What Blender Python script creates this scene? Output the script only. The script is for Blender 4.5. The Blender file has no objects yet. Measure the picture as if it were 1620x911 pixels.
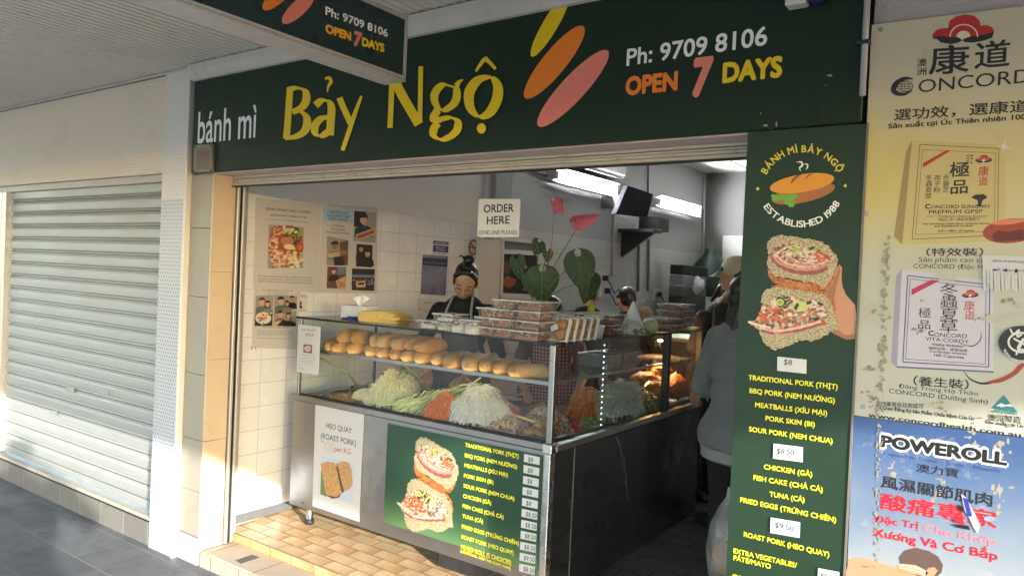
import bpy, bmesh, math, random
from mathutils import Vector, Matrix, noise
random.seed(7)
sc = bpy.context.scene
COL = sc.collection
R_ = math.radians

# ---------------------------------------------------------------- camera
F_PX, CX, CY = 1169.94, 810.0, 455.5
YAW, PITCH, ROLL, CAM_H = R_(35.0767), R_(-0.8856), R_(2.5678), 1.75
_fw = Vector((-math.sin(YAW)*math.cos(PITCH), math.cos(YAW)*math.cos(PITCH), math.sin(PITCH)))
_r0 = Vector((math.cos(YAW), math.sin(YAW), 0))
_u0 = _r0.cross(_fw)
_rt = _r0*math.cos(ROLL) + _u0*math.sin(ROLL)
_up = -_r0*math.sin(ROLL) + _u0*math.cos(ROLL)
EYE = Vector((0, 0, CAM_H))
cam = bpy.data.cameras.new('camera')
cam.sensor_width = 36.0
cam.lens = F_PX/1620*36
cam.clip_start = 0.05
cam.clip_end = 2000
cam_o = bpy.data.objects.new('camera', cam)
COL.objects.link(cam_o)
cam_o.matrix_world = Matrix(((_rt.x, _up.x, -_fw.x, 0), (_rt.y, _up.y, -_fw.y, 0), (_rt.z, _up.z, -_fw.z, CAM_H), (0, 0, 0, 1)))
sc.camera = cam_o

# measured points of the photograph put back on the real planes they lie on
def ray(x, y): return _fw + ((x-CX)*_rt - (y-CY)*_up)/F_PX
def onz(x, y, z):
    d = ray(x, y); return EYE + d*((z-CAM_H)/d.z)
def ony(x, y, Y):
    d = ray(x, y); return EYE + d*(Y/d.y)
def onx(x, y, X):
    d = ray(x, y); return EYE + d*(X/d.x)
def crop(ox, oy, s): return lambda x, y: (ox+x/s, oy+y/s)

# ---------------------------------------------------------------- light
SUN = Vector((6.47, -2.7, 1.55)).normalized()       # towards the sun
EL = math.asin(SUN.z); ROT = math.atan2(SUN.x, SUN.y)
w = bpy.data.worlds.new('World'); sc.world = w; w.use_nodes = True
nt = w.node_tree; nt.nodes.clear()
sky = nt.nodes.new('ShaderNodeTexSky'); sky.sky_type = 'NISHITA'; sky.sun_disc = False
sky.sun_elevation = EL; sky.sun_rotation = ROT; sky.air_density = 1.0; sky.dust_density = 0.7; sky.ozone_density = 1.15
bg = nt.nodes.new('ShaderNodeBackground'); bg.inputs[1].default_value = 0.15
wo = nt.nodes.new('ShaderNodeOutputWorld')
nt.links.new(sky.outputs[0], bg.inputs[0]); nt.links.new(bg.outputs[0], wo.inputs[0])
sl = bpy.data.lights.new('sun', 'SUN'); sl.energy = 2.0; sl.angle = R_(0.7); sl.color = (1.0, 0.955, 0.90)
so = bpy.data.objects.new('sun', sl); COL.objects.link(so)
so.rotation_euler = SUN.to_track_quat('Z', 'Y').to_euler()
sc.view_settings.view_transform = 'Standard'; sc.view_settings.look = 'None'
sc.view_settings.exposure = 2.58; sc.view_settings.gamma = 1.0
sc.render.engine = 'CYCLES'
sc.cycles.max_bounces = 8; sc.cycles.diffuse_bounces = 4; sc.cycles.glossy_bounces = 4
sc.cycles.transparent_max_bounces = 24; sc.cycles.transmission_bounces = 6
sc.cycles.use_denoising = True
sc.cycles.caustics_reflective = False; sc.cycles.caustics_refractive = False
sc.cycles.sample_clamp_indirect = 6.0

# ---------------------------------------------------------------- materials
def lin(r, g, b):
    f = lambda c: c/12.92 if c <= .04045 else ((c+.055)/1.055)**2.4
    return (f(r/255), f(g/255), f(b/255))
_MATS = {}
class NT:
    """small node-graph helper"""
    def __init__(s, name):
        s.m = bpy.data.materials.new(name); s.m.use_nodes = True
        s.t = s.m.node_tree; s.b = s.t.nodes['Principled BSDF']
        s.co = None
    def n(s, typ, ins=None, **kw):
        nd = s.t.nodes.new('ShaderNode'+typ)
        for k, v in kw.items(): setattr(nd, k, v)
        for k, v in (ins or {}).items(): s.set(nd, k, v)
        return nd
    def set(s, nd, k, v):
        i = nd.inputs[k]
        if isinstance(v, bpy.types.NodeSocket): s.t.links.new(v, i)
        elif isinstance(v, (tuple, list, Vector)) and len(v) == 3 and i.type == 'RGBA': i.default_value = (*v, 1)
        else: i.default_value = v
    def pos(s):
        if s.co is None: s.co = s.n('NewGeometry').outputs['Position']
        return s.co
    def obj(s): return s.n('TexCoord').outputs['Object']
    def math(s, op, a, b=0.0, c=0.0, clamp=False):
        nd = s.n('Math', {0: a, 1: b, 2: c}, operation=op, use_clamp=clamp); return nd.outputs[0]
    def vm(s, op, a, b=(0, 0, 0), out=0):
        nd = s.n('VectorMath', {0: a, 1: b}, operation=op); return nd.outputs[out]
    def sep(s, v): return s.n('SeparateXYZ', {0: v}).outputs
    def comb(s, x, y, z=0.0): return s.n('CombineXYZ', {0: x, 1: y, 2: z}).outputs[0]
    def mapv(s, v, scale=(1, 1, 1), rot=(0, 0, 0)):
        return s.n('Mapping', {'Vector': v, 'Scale': scale, 'Rotation': rot}).outputs[0]
    def noise(s, v, scale=5., det=4., rough=.55, dist=0.):
        return s.n('TexNoise', {'Vector': v, 'Scale': scale, 'Detail': det, 'Roughness': rough, 'Distortion': dist}).outputs[0]
    def ramp(s, f, stops):
        nd = s.n('ValToRGB', {0: f}); e = nd.color_ramp.elements
        while len(e) < len(stops): e.new(0.5)
        for el, (p, c) in zip(e, stops):
            el.position = p; el.color = (*c, 1) if len(c) == 3 else c
        return nd.outputs[0]
    def rng(s, f, a, b, c, d): return s.n('MapRange', {0: f, 1: a, 2: b, 3: c, 4: d}).outputs[0]
    def mix(s, f, a, b, mode='MIX'):
        nd = s.n('Mix', data_type='RGBA', blend_type=mode)
        s.set(nd, 0, f); s.set(nd, 6, a); s.set(nd, 7, b); return nd.outputs[2]
    def bump(s, h, st=.3, d=.01):
        o = s.n('Bump', {'Strength': st, 'Distance': d, 'Height': h}).outputs[0]; s.set(s.b, 'Normal', o); return o
    def done(s, col=None, rough=.5, metal=0., spec=.5, **kw):
        if col is not None: s.set(s.b, 'Base Color', col)
        s.set(s.b, 'Roughness', rough); s.set(s.b, 'Metallic', metal); s.set(s.b, 'Specular IOR Level', spec)
        for k, v in kw.items(): s.set(s.b, k.replace('_', ' '), v)
        return s.m

def M(name, col, rough=.5, metal=0., var=.12, vs=6., bump=0., bs=60., bd=.003, dirt=0., spec=.5, **kw):
    """plain painted / solid surface with slight tonal variation, optional relief and grime"""
    if name in _MATS: return _MATS[name]
    k = NT(name); p = k.pos()
    c = tuple(col)
    if var > 0:
        n = k.noise(p, vs, 5, .6)
        cc = k.mix(n, tuple(x*(1-var) for x in c), tuple(min(1, x*(1+var)) for x in c))
    else: cc = c
    if dirt > 0:
        d = k.rng(k.noise(p, 9., 8, .72, .4), .56, .76, 0, dirt)
        cc = k.mix(d, cc, tuple(x*.3+.01 for x in c))
    if bump > 0: k.bump(k.noise(p, bs, 4, .6), bump, bd)
    rr = k.rng(k.noise(p, 14., 4), .3, .7, max(0, rough-.07), min(1, rough+.07)) if var > 0 else rough
    _MATS[name] = k.done(cc, rr, metal, spec, **kw)
    return _MATS[name]
def ink(name, rgb, rough=.45, k=1.0):
    """printed colour"""
    return M('ink_'+name, tuple(x*k for x in lin(*rgb)), rough, var=.05, vs=20)

def emit(name, col, st):
    if name in _MATS: return _MATS[name]
    k = NT(name); k.set(k.b, 'Emission Color', col); k.set(k.b, 'Emission Strength', st)
    _MATS[name] = k.done((.8, .8, .8), .4); return _MATS[name]

def glassmat(name, tint=(.93, .96, .95), refl=1.0, rough=.02, dirt=.0, haze=0.0, hazecol=(.7, .72, .72), ior=1.5):
    """thin clear sheet: see-through plus fresnel reflection, with an optional smeary film"""
    if name in _MATS: return _MATS[name]
    k = NT(name); t = k.t
    tr = k.n('BsdfTransparent', {0: tint}); gl = k.n('BsdfGlossy', {0: (1, 1, 1), 'Roughness': rough})
    fc = k.n('LayerWeight', {'Blend': .5}).outputs['Facing']
    fr = k.math('ADD', .035, k.math('MULTIPLY', k.math('POWER', fc, 5.), .9))
    f = k.math('MULTIPLY', fr, refl*.6, clamp=True)
    mx = k.n('MixShader', {0: f}); t.links.new(tr.outputs[0], mx.inputs[1]); t.links.new(gl.outputs[0], mx.inputs[2])
    last = mx
    if haze > 0:
        df = k.n('BsdfDiffuse', {0: hazecol})
        h = k.rng(k.noise(k.pos(), 7., 6, .65), .35, .75, haze*.4, haze*1.5)
        m2 = k.n('MixShader', {0: h}); t.links.new(mx.outputs[0], m2.inputs[1]); t.links.new(df.outputs[0], m2.inputs[2]); last = m2
    t.links.new(last.outputs[0], t.nodes['Material Output'].inputs[0])
    _MATS[name] = k.m; return k.m

# ---------------------------------------------------------------- mesh building
class MB:
    def __init__(s): s.v = []; s.f = []; s.m = []; s.mats = []
    def mi(s, mat):
        if mat not in s.mats: s.mats.append(mat)
        return s.mats.index(mat)
    def add(s, vs, fs, mat):
        o = len(s.v); i = s.mi(mat); s.v += [tuple(v) for v in vs]
        for f in fs: s.f.append(tuple(o+j for j in f)); s.m.append(i)
    def poly(s, pts, mat): s.add(pts, [tuple(range(len(pts)))], mat)
    def box(s, x0, y0, z0, x1, y1, z1, mat, b=0.0, mtx=None):
        if x0 > x1: x0, x1 = x1, x0
        if y0 > y1: y0, y1 = y1, y0
        if z0 > z1: z0, z1 = z1, z0
        lo = (x0, y0, z0); hi = (x1, y1, z1)
        if b <= 0:
            vs = [(x, y, z) for x in (x0, x1) for y in (y0, y1) for z in (z0, z1)]
            fs = [(0, 1, 3, 2), (4, 6, 7, 5), (0, 4, 5, 1), (2, 3, 7, 6), (0, 2, 6, 4), (1, 5, 7, 3)]
        else:
            b = min(b, .49*min(hi[i]-lo[i] for i in range(3)))
            ix = {}; vs = []
            for sx in (0, 1):
                for sy in (0, 1):
                    for sz in (0, 1):
                        sg = (sx, sy, sz)
                        for a in range(3):
                            ix[(sg, a)] = len(vs)
                            vs.append(tuple((hi[i] if sg[i] else lo[i]) + (0 if i == a else (-b if sg[i] else b)) for i in range(3)))
            fs = []
            for a in range(3):
                p, q = [(1, 2), (0, 2), (0, 1)][a]
                for sa in (0, 1):
                    r = []
                    for (u, v2) in ((0, 0), (1, 0), (1, 1), (0, 1)):
                        g = [0, 0, 0]; g[a] = sa; g[p] = u; g[q] = v2; r.append(ix[(tuple(g), a)])
                    fs.append(tuple(r))
                for u in (0, 1):
                    for v2 in (0, 1):
                        g0 = [0, 0, 0]; g0[p] = u; g0[q] = v2; g1 = list(g0); g1[a] = 1
                        g0 = tuple(g0); g1 = tuple(g1)
                        fs.append((ix[(g0, p)], ix[(g1, p)], ix[(g1, q)], ix[(g0, q)]))
            for sx in (0, 1):
                for sy in (0, 1):
                    for sz in (0, 1): fs.append(tuple(ix[((sx, sy, sz), a)] for a in range(3)))
        if mtx is not None: vs = [mtx @ Vector(v) for v in vs]
        s.add(vs, fs, mat)
    def tube(s, pts, r, mat, n=8, cap=True):
        pts = [Vector(p) for p in pts]
        rs = r if isinstance(r, (list, tuple)) else [r]*len(pts)
        vs = []; fs = []; prev = None
        for i, p in enumerate(pts):
            t = (pts[min(i+1, len(pts)-1)]-pts[max(i-1, 0)]).normalized()
            if prev is None:
                a = t.orthogonal().normalized()
            else:
                a = prev - t*prev.dot(t)
                a = a.normalized() if a.length > 1e-6 else t.orthogonal().normalized()
            prev = a; bb = t.cross(a)
            for j in range(n):
                an = 2*math.pi*j/n; vs.append(p+(a*math.cos(an)+bb*math.sin(an))*rs[i])
        for i in range(len(pts)-1):
            for j in range(n): fs.append((i*n+j, i*n+(j+1) % n, (i+1)*n+(j+1) % n, (i+1)*n+j))
        if cap: fs += [tuple(range(n-1, -1, -1)), tuple(range((len(pts)-1)*n, len(pts)*n))]
        s.add(vs, fs, mat)
    def lathe(s, prof, c, mat, n=20, mtx=None):
        vs = []; fs = []
        for r, z in prof:
            for j in range(n):
                a = 2*math.pi*j/n; v = Vector((r*math.cos(a), r*math.sin(a), z))
                if mtx is not None: v = mtx @ v
                vs.append(v+Vector(c))
        for i in range(len(prof)-1):
            for j in range(n): fs.append((i*n+j, i*n+(j+1) % n, (i+1)*n+(j+1) % n, (i+1)*n+j))
        s.add(vs, fs, mat)
    def ell(s, c, r, mat, nu=14, nv=9, mtx=None, jit=0., js=6.):
        c = Vector(c); vs = []; fs = []
        for i in range(nv+1):
            th = math.pi*i/nv
            for j in range(nu):
                a = 2*math.pi*j/nu
                d = Vector((math.sin(th)*math.cos(a), math.sin(th)*math.sin(a), math.cos(th)))
                k = 1+jit*noise.noise(d*js*.4+c*37) if jit else 1
                v = Vector((d.x*r[0]*k, d.y*r[1]*k, d.z*r[2]*k))
                if mtx is not None: v = mtx @ v
                vs.append(v+c)
        for i in range(nv):
            for j in range(nu): fs.append((i*nu+j, (i+1)*nu+j, (i+1)*nu+(j+1) % nu, i*nu+(j+1) % nu))
        s.add(vs, fs, mat)
    def build(s, name, parent=None, smooth=False, loc=None, merge=0.0):
        me = bpy.data.meshes.new(name)
        o = Vector(loc) if loc is not None else Vector((0, 0, 0))
        me.from_pydata([tuple(Vector(v)-o) for v in s.v], [], s.f)
        for m in s.mats: me.materials.append(m)
        me.polygons.foreach_set('material_index', s.m)
        bm = bmesh.new(); bm.from_mesh(me)
        if merge > 0: bmesh.ops.remove_doubles(bm, verts=bm.verts, dist=merge)
        bmesh.ops.recalc_face_normals(bm, faces=bm.faces)
        bm.to_mesh(me); bm.free()
        if smooth: me.polygons.foreach_set('use_smooth', [True]*len(me.polygons))
        ob = bpy.data.objects.new(name, me); COL.objects.link(ob)
        ob.location = o
        if parent is not None:
            ob.parent = parent
            ob.matrix_parent_inverse = Matrix.Identity(4)
            ob.location = o-world_loc(parent)
        return ob
def world_loc(o):
    l = Vector(o.location); p = o.parent
    while p is not None: l = l+Vector(p.location); p = p.parent
    return l
def tag(o, label=None, cat=None, group=None, kind=None):
    if label: o['label'] = label
    if cat: o['category'] = cat
    if group: o['group'] = group
    if kind: o['kind'] = kind
    return o
def empty(name, loc, label, cat, group=None):
    o = bpy.data.objects.new(name, None); COL.objects.link(o); o.location = loc
    o.empty_display_size = .1
    return tag(o, label, cat, group)
def kids(o): return [c for c in COL.objects if c.parent == o]
def dup(o, loc=None, label=None, parent=None):
    c = o.copy(); COL.objects.link(c)
    if parent is not None: c.parent = parent
    if loc is not None: c.location = loc
    if label: c['label'] = label
    for ch in kids(o): dup(ch, parent=c)
    return c

def smooth_path(pts, k=6):
    P = [Vector(p) for p in pts]; out = []
    for i in range(len(P)-1):
        a = P[max(i-1, 0)]; b = P[i]; c = P[i+1]; d = P[min(i+2, len(P)-1)]
        for j in range(k):
            t = j/k; out.append(.5*((2*b)+(c-a)*t+(2*a-5*b+4*c-d)*t*t+(3*b-a-3*c+d)*t**3))
    return out+[P[-1]]

# ---------------------------------------------------------------- flat print on a plane
class Plane:
    """axis 'y' (faces -y) or 'x' (faces +x); lay k lifts a print k/10 mm*? off the board"""
    def __init__(s, axis, val, lift=.0004):
        s.a = axis; s.v = val; s.l = lift; s.k = 0
    def at(s, x, y, lay=1):
        p = ony(x, y, s.v) if s.a == 'y' else onx(x, y, s.v)
        d = s.l*lay
        return Vector((p.x, s.v-d, p.z)) if s.a == 'y' else Vector((s.v+d, p.y, p.z))
    def uv(s, x, y):
        p = s.at(x, y, 0); return Vector((p.x, p.z)) if s.a == 'y' else Vector((p.y, p.z))
    def p3(s, u, v, lay=1):
        d = s.l*lay
        return Vector((u, s.v-d, v)) if s.a == 'y' else Vector((s.v+d, u, v))
    def poly(s, mb, pts, mat, lay=1):
        fill(mb, [s.at(x, y, lay) for x, y in pts], mat)
    def slab(s, mb, pts, mat, t, lay=0):
        """a board with thickness t standing behind its printed front"""
        fr = [s.at(x, y, lay) for x, y in pts]
        bk = [p+(Vector((0, t, 0)) if s.a == 'y' else Vector((-t, 0, 0))) for p in fr]
        n = len(fr)
        mb.add(fr+bk, [tuple(range(n)), tuple(range(2*n-1, n-1, -1))]+[(i, (i+1) % n, n+(i+1) % n, n+i) for i in range(n)], mat)
def fill(mb, pts, mat):
    if len(pts) <= 4: mb.poly(pts, mat); return
    from mathutils.geometry import tessellate_polygon
    t = tessellate_polygon([[Vector(p) for p in pts]])
    mb.add(pts, [tuple(x) for x in t], mat)

import unicodedata
_TXT = {}
def dehorn(s):
    out = ''; at = []
    for ch in s:
        d = unicodedata.normalize('NFD', ch)
        if '\u031b' in d: at.append(len(out)); ch = unicodedata.normalize('NFC', d.replace('\u031b', ''))
        out += ch
    return out, at
def text_geo(s, bold=0., res=3):
    key = (s, bold)
    if key in _TXT: return _TXT[key]
    plain, horns = dehorn(s)
    if horns:
        v0, f0 = text_geo(plain, bold, res); V, Fc = list(v0), list(f0)
        for i in horns:
            pv = text_geo(plain[:i+1], 0., res)[0]; xm = max(v[0] for v in pv); up = plain[i].isupper(); y = (.70 if up else .53); x = xm-(.07 if plain[i] in 'uUúÚùÙũŨủỦụỤ' else .13); o = len(V)
            w_ = .045+bold
            V += [(x, y-.075-bold, .31), (x+.10+w_, y-.01, .31), (x+.155+w_, y+.10+bold, .31), (x+.085, y+.10+bold, .31), (x+.05, y+.015+bold*.5, .31), (x, y-.0+bold*.5, .31)]; Fc += [(o, o+1, o+4), (o, o+4, o+5), (o+1, o+2, o+3), (o+1, o+3, o+4)]
        _TXT[key] = (V, Fc); return V, Fc
    cu = bpy.data.curves.new('t', 'FONT'); cu.body = s; cu.size = 1.0; cu.resolution_u = res
    cu.fill_mode = 'FRONT'
    ob = bpy.data.objects.new('t', cu); COL.objects.link(ob)
    dg = bpy.context.evaluated_depsgraph_get(); dg.update()
    me = bpy.data.meshes.new_from_object(ob.evaluated_get(dg))
    vs = [(v.co.x, v.co.y) for v in me.vertices]; fs = [tuple(p.vertices) for p in me.polygons]
    bpy.data.objects.remove(ob); bpy.data.curves.remove(cu); bpy.data.meshes.remove(me)
    base = vs
    if bold > 0:            # heavier weight: copies shifted round the outline
        n = 4 if bold < .05 else 8; V = []; Fc = []
        for i in range(n):
            a = 2*math.pi*(i+.5)/n; o = len(V)
            V += [(x+bold*math.cos(a), y+bold*math.sin(a), i*.07) for x, y in base]; Fc += [tuple(o+j for j in f) for f in fs]
        vs, fs = V, Fc
    else: vs = [(x, y, 0.) for x, y in base]
    _TXT[key] = (vs, fs); return vs, fs
CAPH = .73
def text_uv(mb, pl, s, P0, P1, h, mat, bold=0., lay=2, shear=0., caph=None):
    """lettering whose bounding width runs from P0 to P1 (u, v) with capitals h high"""
    vs, fs = text_geo(s, bold)
    if not vs: return
    x0 = min(v[0] for v in vs); x1 = max(v[0] for v in vs)
    d = P1-P0; L = d.length; ux = d/L; uy = Vector((-ux.y, ux.x))
    if abs(ux.y) < .2: uy = Vector((0, 1))
    out = []
    for x, y, zl in vs:
        a = (x-x0)/(x1-x0)*L + shear*y*h; b = y/(caph or CAPH)*h
        q = P0+ux*a+uy*b; out.append(pl.p3(q.x, q.y, lay+zl))
    mb.add(out, fs, mat)
def text_px(mb, pl, s, p0, p1, top, mat, bold=0., lay=2, shear=0., caph=None):
    """p0, p1: baseline ends in photo pixels; top: pixel row of the tops of the capitals at p0"""
    P0 = pl.uv(*p0); P1 = pl.uv(*p1); h = pl.uv(p0[0], top).y-P0.y
    text_uv(mb, pl, s, P0, P1, h, mat, bold, lay, shear, caph)
def arc_text(mb, pl, s, c, r, a0, a1, h, mat, bold=0., lay=2, inside=False):
    """letters set round a circle (pixels); angles in degrees, 90 = up"""
    ws = []
    for ch in s:
        if ch == ' ': ws.append((.3, None)); continue
        g = text_geo(ch, bold); xs = [v[0] for v in g[0]]
        ws.append((max(xs)-min(xs)+.08, g))
    tot = sum(x for x, _ in ws); acc = 0
    for wd, g in ws:
        f = (acc+wd/2)/tot; acc += wd
        if g is None: continue
        an = R_(a0+(a1-a0)*f)
        xs = [v[0] for v in g[0]]; mx = (max(xs)+min(xs))/2
        k = abs(R_(a1-a0))*r/tot
        rad = Vector((math.cos(an), -math.sin(an)))
        up = rad if not inside else -rad
        rt = Vector((-up.y, up.x))
        o = Vector(c)+rad*r
        out = []
        for x, y, zl in g[0]:
            q = o+rt*((x-mx)*k)+up*(y/CAPH*h); out.append(pl.at(q.x, q.y, lay+zl))
        mb.add(out, g[1], mat)
def ribbon(mb, pl, pts, w, mat, lay=2, nib=None, mn=0., closed=False):
    """brush stroke through pixel points"""
    P = [Vector(p) for p in pts]
    if closed: P = P+[P[0]]
    sm = []
    n = len(P)
    for i in range(n-1):
        a = P[i-1] if i > 0 else (P[-2] if closed else P[0]); b = P[i]; c = P[i+1]
        d = P[i+2] if i+2 < n else (P[1] if closed else P[-1])
        for k in range(6):
            t = k/6
            sm.append(.5*((2*b)+(c-a)*t+(2*a-5*b+4*c-d)*t*t+(3*b-a-3*c+d)*t**3))
    sm.append(P[-1])
    L = []; Rr = []
    for i, p in enumerate(sm):
        t = sm[min(i+1, len(sm)-1)]-sm[max(i-1, 0)]
        if t.length < 1e-9: t = Vector((1, 0))
        t.normalize(); nn = Vector((-t.y, t.x))
        if nib is not None: hw = abs(nib[0]*t.y-nib[1]*t.x)/2+mn
        elif isinstance(w, (list, tuple)):
            f = i/(len(sm)-1)*(len(w)-1); j = min(int(f), len(w)-2); hw = (w[j]*(1-(f-j))+w[j+1]*(f-j))/2
        else: hw = w/2
        L.append(p+nn*hw); Rr.append(p-nn*hw)
    vs = [pl.at(p.x, p.y, lay) for p in L]+[pl.at(p.x, p.y, lay+.3) for p in Rr]
    m = len(L)
    mb.add(vs, [(i, i+1, m+i+1, m+i) for i in range(m-1)], mat)
def ellpts(cx, cy, ax, ay, b, n=28):
    """ellipse: centre, half long axis vector (ax, ay), half width b (pixels)"""
    A = Vector((ax, ay)); B = Vector((-ay, ax)).normalized()*b
    return [(cx+A.x*math.cos(t)+B.x*math.sin(t), cy+A.y*math.cos(t)+B.y*math.sin(t)) for t in [2*math.pi*i/n for i in range(n)]]
def blobpts(cx, cy, rx, ry, n=12, j=.25):
    o = random.random()*9
    return [(cx+rx*math.cos(t)*(1+j*(random.random()-.5)), cy+ry*math.sin(t)*(1+j*(random.random()-.5))) for t in [2*math.pi*i/n+o for i in range(n)]]
# ================================================================ setting materials
def tile_mat(name, u, v, w, h, col, grout, gw=.0025, rough=.25, stagger=0., var=.06, off=(0, 0), grad=None, bump=.25, dirt=.25, dcol=None, spots=0.):
    """rectangular tiles on the plane of world axes u, v (0,1,2); stagger = shift of alternate rows"""
    k = NT(name); p = k.sep(k.pos())
    a = k.math('DIVIDE', k.math('SUBTRACT', p[u], off[0]), w); b = k.math('DIVIDE', k.math('SUBTRACT', p[v], off[1]), h)
    row = k.math('FLOOR', b)
    if stagger: a = k.math('ADD', a, k.math('MULTIPLY', k.math('FLOORED_MODULO', row, 2.), stagger))
    cl = k.math('FLOOR', a)
    fa = k.math('FRACT', a); fb = k.math('FRACT', b)
    ea = k.math('MULTIPLY', k.math('MINIMUM', fa, k.math('SUBTRACT', 1., fa)), w)
    eb = k.math('MULTIPLY', k.math('MINIMUM', fb, k.math('SUBTRACT', 1., fb)), h)
    e = k.math('MINIMUM', ea, eb)
    mask = k.rng(e, gw*.7, gw*1.3, 0., 1.)
    rnd = k.n('TexWhiteNoise', {0: k.comb(cl, row, 3.1)}, noise_dimensions='3D').outputs[0]
    base = k.mix(rnd, tuple(c*(1-var) for c in col), tuple(min(1, c*(1+var)) for c in col))
    if grad is not None:
        g = k.math('ADD', k.math('ADD', fa, k.math('MULTIPLY', k.math('SUBTRACT', rnd, .5), .9)), k.math('MULTIPLY', k.math('SUBTRACT', k.noise(k.pos(), 16., 5, .6), .5), .5))
        g2_ = k.math('MAXIMUM', g, k.math('ADD', k.math('SUBTRACT', 1., k.math('MULTIPLY', fb, 3.)), k.math('MULTIPLY', rnd, .3)))
        base = k.mix(k.rng(g2_, .5, 1.3, 0., .62), base, grad)
    n = k.noise(k.pos(), 5., 7, .65)
    if spots > 0:
        vd = k.n('TexVoronoi', {'Vector': k.pos(), 'Scale': 4.}).outputs[0]
        base = k.mix(k.rng(vd, .07, .11, spots, 0.), base, tuple(c*.4 for c in col))
        base = k.mix(k.rng(k.noise(k.pos(), 1.3, 8, .75, 1.2), .5, .68, 0., .45), base, tuple(min(1, c*1.6) for c in col))
    if dirt > 0: base = k.mix(k.rng(n, .5, .8, 0., dirt), base, dcol or tuple(c*.35 for c in col))
    g2 = k.mix(k.noise(k.pos(), 30., 3), tuple(c*.7 for c in grout), grout)
    col2 = k.mix(mask, g2, base)
    k.bump(k.math('ADD', k.math('MULTIPLY', mask, .6), k.math('MULTIPLY', k.noise(k.pos(), 9., 3), .5)), bump, .004)
    rr = k.math('ADD', k.math('MULTIPLY', k.math('SUBTRACT', 1., mask), .5), k.rng(n, .3, .8, rough*.8, rough+.25))
    _MATS[name] = k.done(col2, rr); return k.m

def hex_mat(name, u, v, size, cell, grout, frac=.40, rough=.3, bump=.3, soft=.03):
    k = NT(name); p = k.sep(k.pos())
    q = k.comb(k.math('DIVIDE', p[u], size), k.math('DIVIDE', p[v], size))
    r = (1., 1.7320508, 1.); h = (.5, .8660254, .5)
    A = k.vm('SUBTRACT', k.vm('MODULO', k.vm('ADD', q, (200., 346.41016, 0)), r), h)
    B = k.vm('SUBTRACT', k.vm('MODULO', k.vm('ADD', q, (200.5, 347.27618, 0)), r), h)
    def hd(X):
        s = k.sep(k.vm('ABSOLUTE', X))
        return k.math('MAXIMUM', s[0], k.math('ADD', k.math('MULTIPLY', s[0], .5), k.math('MULTIPLY', s[1], .8660254)))
    d = k.math('MINIMUM', hd(A), hd(B))
    m = k.rng(d, frac-soft, frac+soft, 1., 0.)
    n = k.noise(k.pos(), 45., 3); n2 = k.noise(k.pos(), 2.5, 7, .7)
    c1 = k.mix(n, tuple(c*.82 for c in cell), tuple(c*1.1 for c in cell))
    col = k.mix(m, grout, c1)
    col = k.mix(k.rng(n2, .52, .8, 0, .3), col, tuple(c*.45 for c in cell))
    k.bump(m, bump, .003)
    _MATS[name] = k.done(col, k.rng(m, 0, 1, .7, rough)); return k.m

M_pave = tile_mat('paving', 0, 1, .62, .31, (.135, .138, .146), (.30, .28, .25), .003, .55, .5, .14, (-4.2, 2.4), bump=.3, dirt=.55, dcol=(.06, .06, .064), spots=.6)
M_floor = tile_mat('floor_tile', 0, 1, .19, .095, (.74, .53, .29), (.14, .105, .075), .0022, .22, .5, .12, (-3.66, 2.708), grad=(.44, .17, .05), bump=.3, dirt=.35, dcol=(.16, .1, .05))
M_floorin = tile_mat('floor_inner', 0, 1, .30, .15, (.11, .10, .095), (.03, .03, .03), .003, .35, .5, .2, bump=.3, dirt=.5)
M_riser = tile_mat('riser_tile', 0, 2, .19, .2, (.60, .40, .19), (.12, .09, .06), .002, .25, 0, .1, (-3.70, -.02), grad=(.38, .14, .035), dirt=.3)
M_step = tile_mat('step_stone', 0, 1, .42, .6, (.52, .43, .34), (.16, .12, .09), .003, .5, 0, .06, (-3.80, 2.3), bump=.2, dirt=.5, dcol=(.30, .22, .17))
M_stepf = tile_mat('step_front', 0, 2, .26, .3, (.46, .42, .34), (.12, .1, .08), .003, .45, 0, .08, (-3.75, -.05), dirt=.5)
M_wtile = tile_mat('wall_tile', 1, 2, .2, .148, (.74, .79, .85), (.48, .49, .50), .0017, .16, 0, .02, (2.725, 2.19-.148*14), bump=.22, dirt=.12, dcol=(.5, .48, .43))
M_btile = tile_mat('block_wall', 0, 2, .4, .2, (.44, .45, .45), (.3, .3, .3), .0025, .4, .5, .03, bump=.3, dirt=.3)
M_kick = tile_mat('plinth_tile', 0, 2, .29, .3, (.19, .175, .155), (.42, .40, .36), .003, .35, 0, .08, (-6.12, -.1), dirt=.3)
M_hexc = hex_mat('hex_column', 0, 2, .0262, (.38, .385, .44), (.66, .66, .665), .385)
M_hexs = hex_mat('hex_column_side', 1, 2, .0262, (.50, .50, .55), (.80, .80, .80), .385)
M_hexw = hex_mat('mosaic_fascia', 0, 2, .0240, (.82, .715, .56), (.74, .64, .50), .40, .45, .8, .05)
M_hexu = hex_mat('hex_column_top', 0, 2, .0250, (.72, .68, .62), (.80, .76, .70), .39, .4, .7)
M_soffit = M('soffit_paint', (.66, .625, .55), .5, var=.10, vs=3, dirt=.35)
M_trim = M('trim_paint', (.55, .52, .46), .5, var=.14, vs=4, dirt=.45)
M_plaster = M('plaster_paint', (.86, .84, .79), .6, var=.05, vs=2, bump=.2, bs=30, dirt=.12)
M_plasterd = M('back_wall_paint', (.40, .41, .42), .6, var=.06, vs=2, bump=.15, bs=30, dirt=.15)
M_white = M('white_paint', (.72, .72, .70), .4, var=.05, dirt=.12)
M_cream = M('cream_stone', (.60, .49, .35), .35, var=.10, vs=3.5, dirt=.35, bump=.15, bs=40)
M_grey_stone = M('grey_stone', (.35, .315, .25), .45, var=.10, vs=4, dirt=.5, bump=.2, bs=40)
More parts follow.
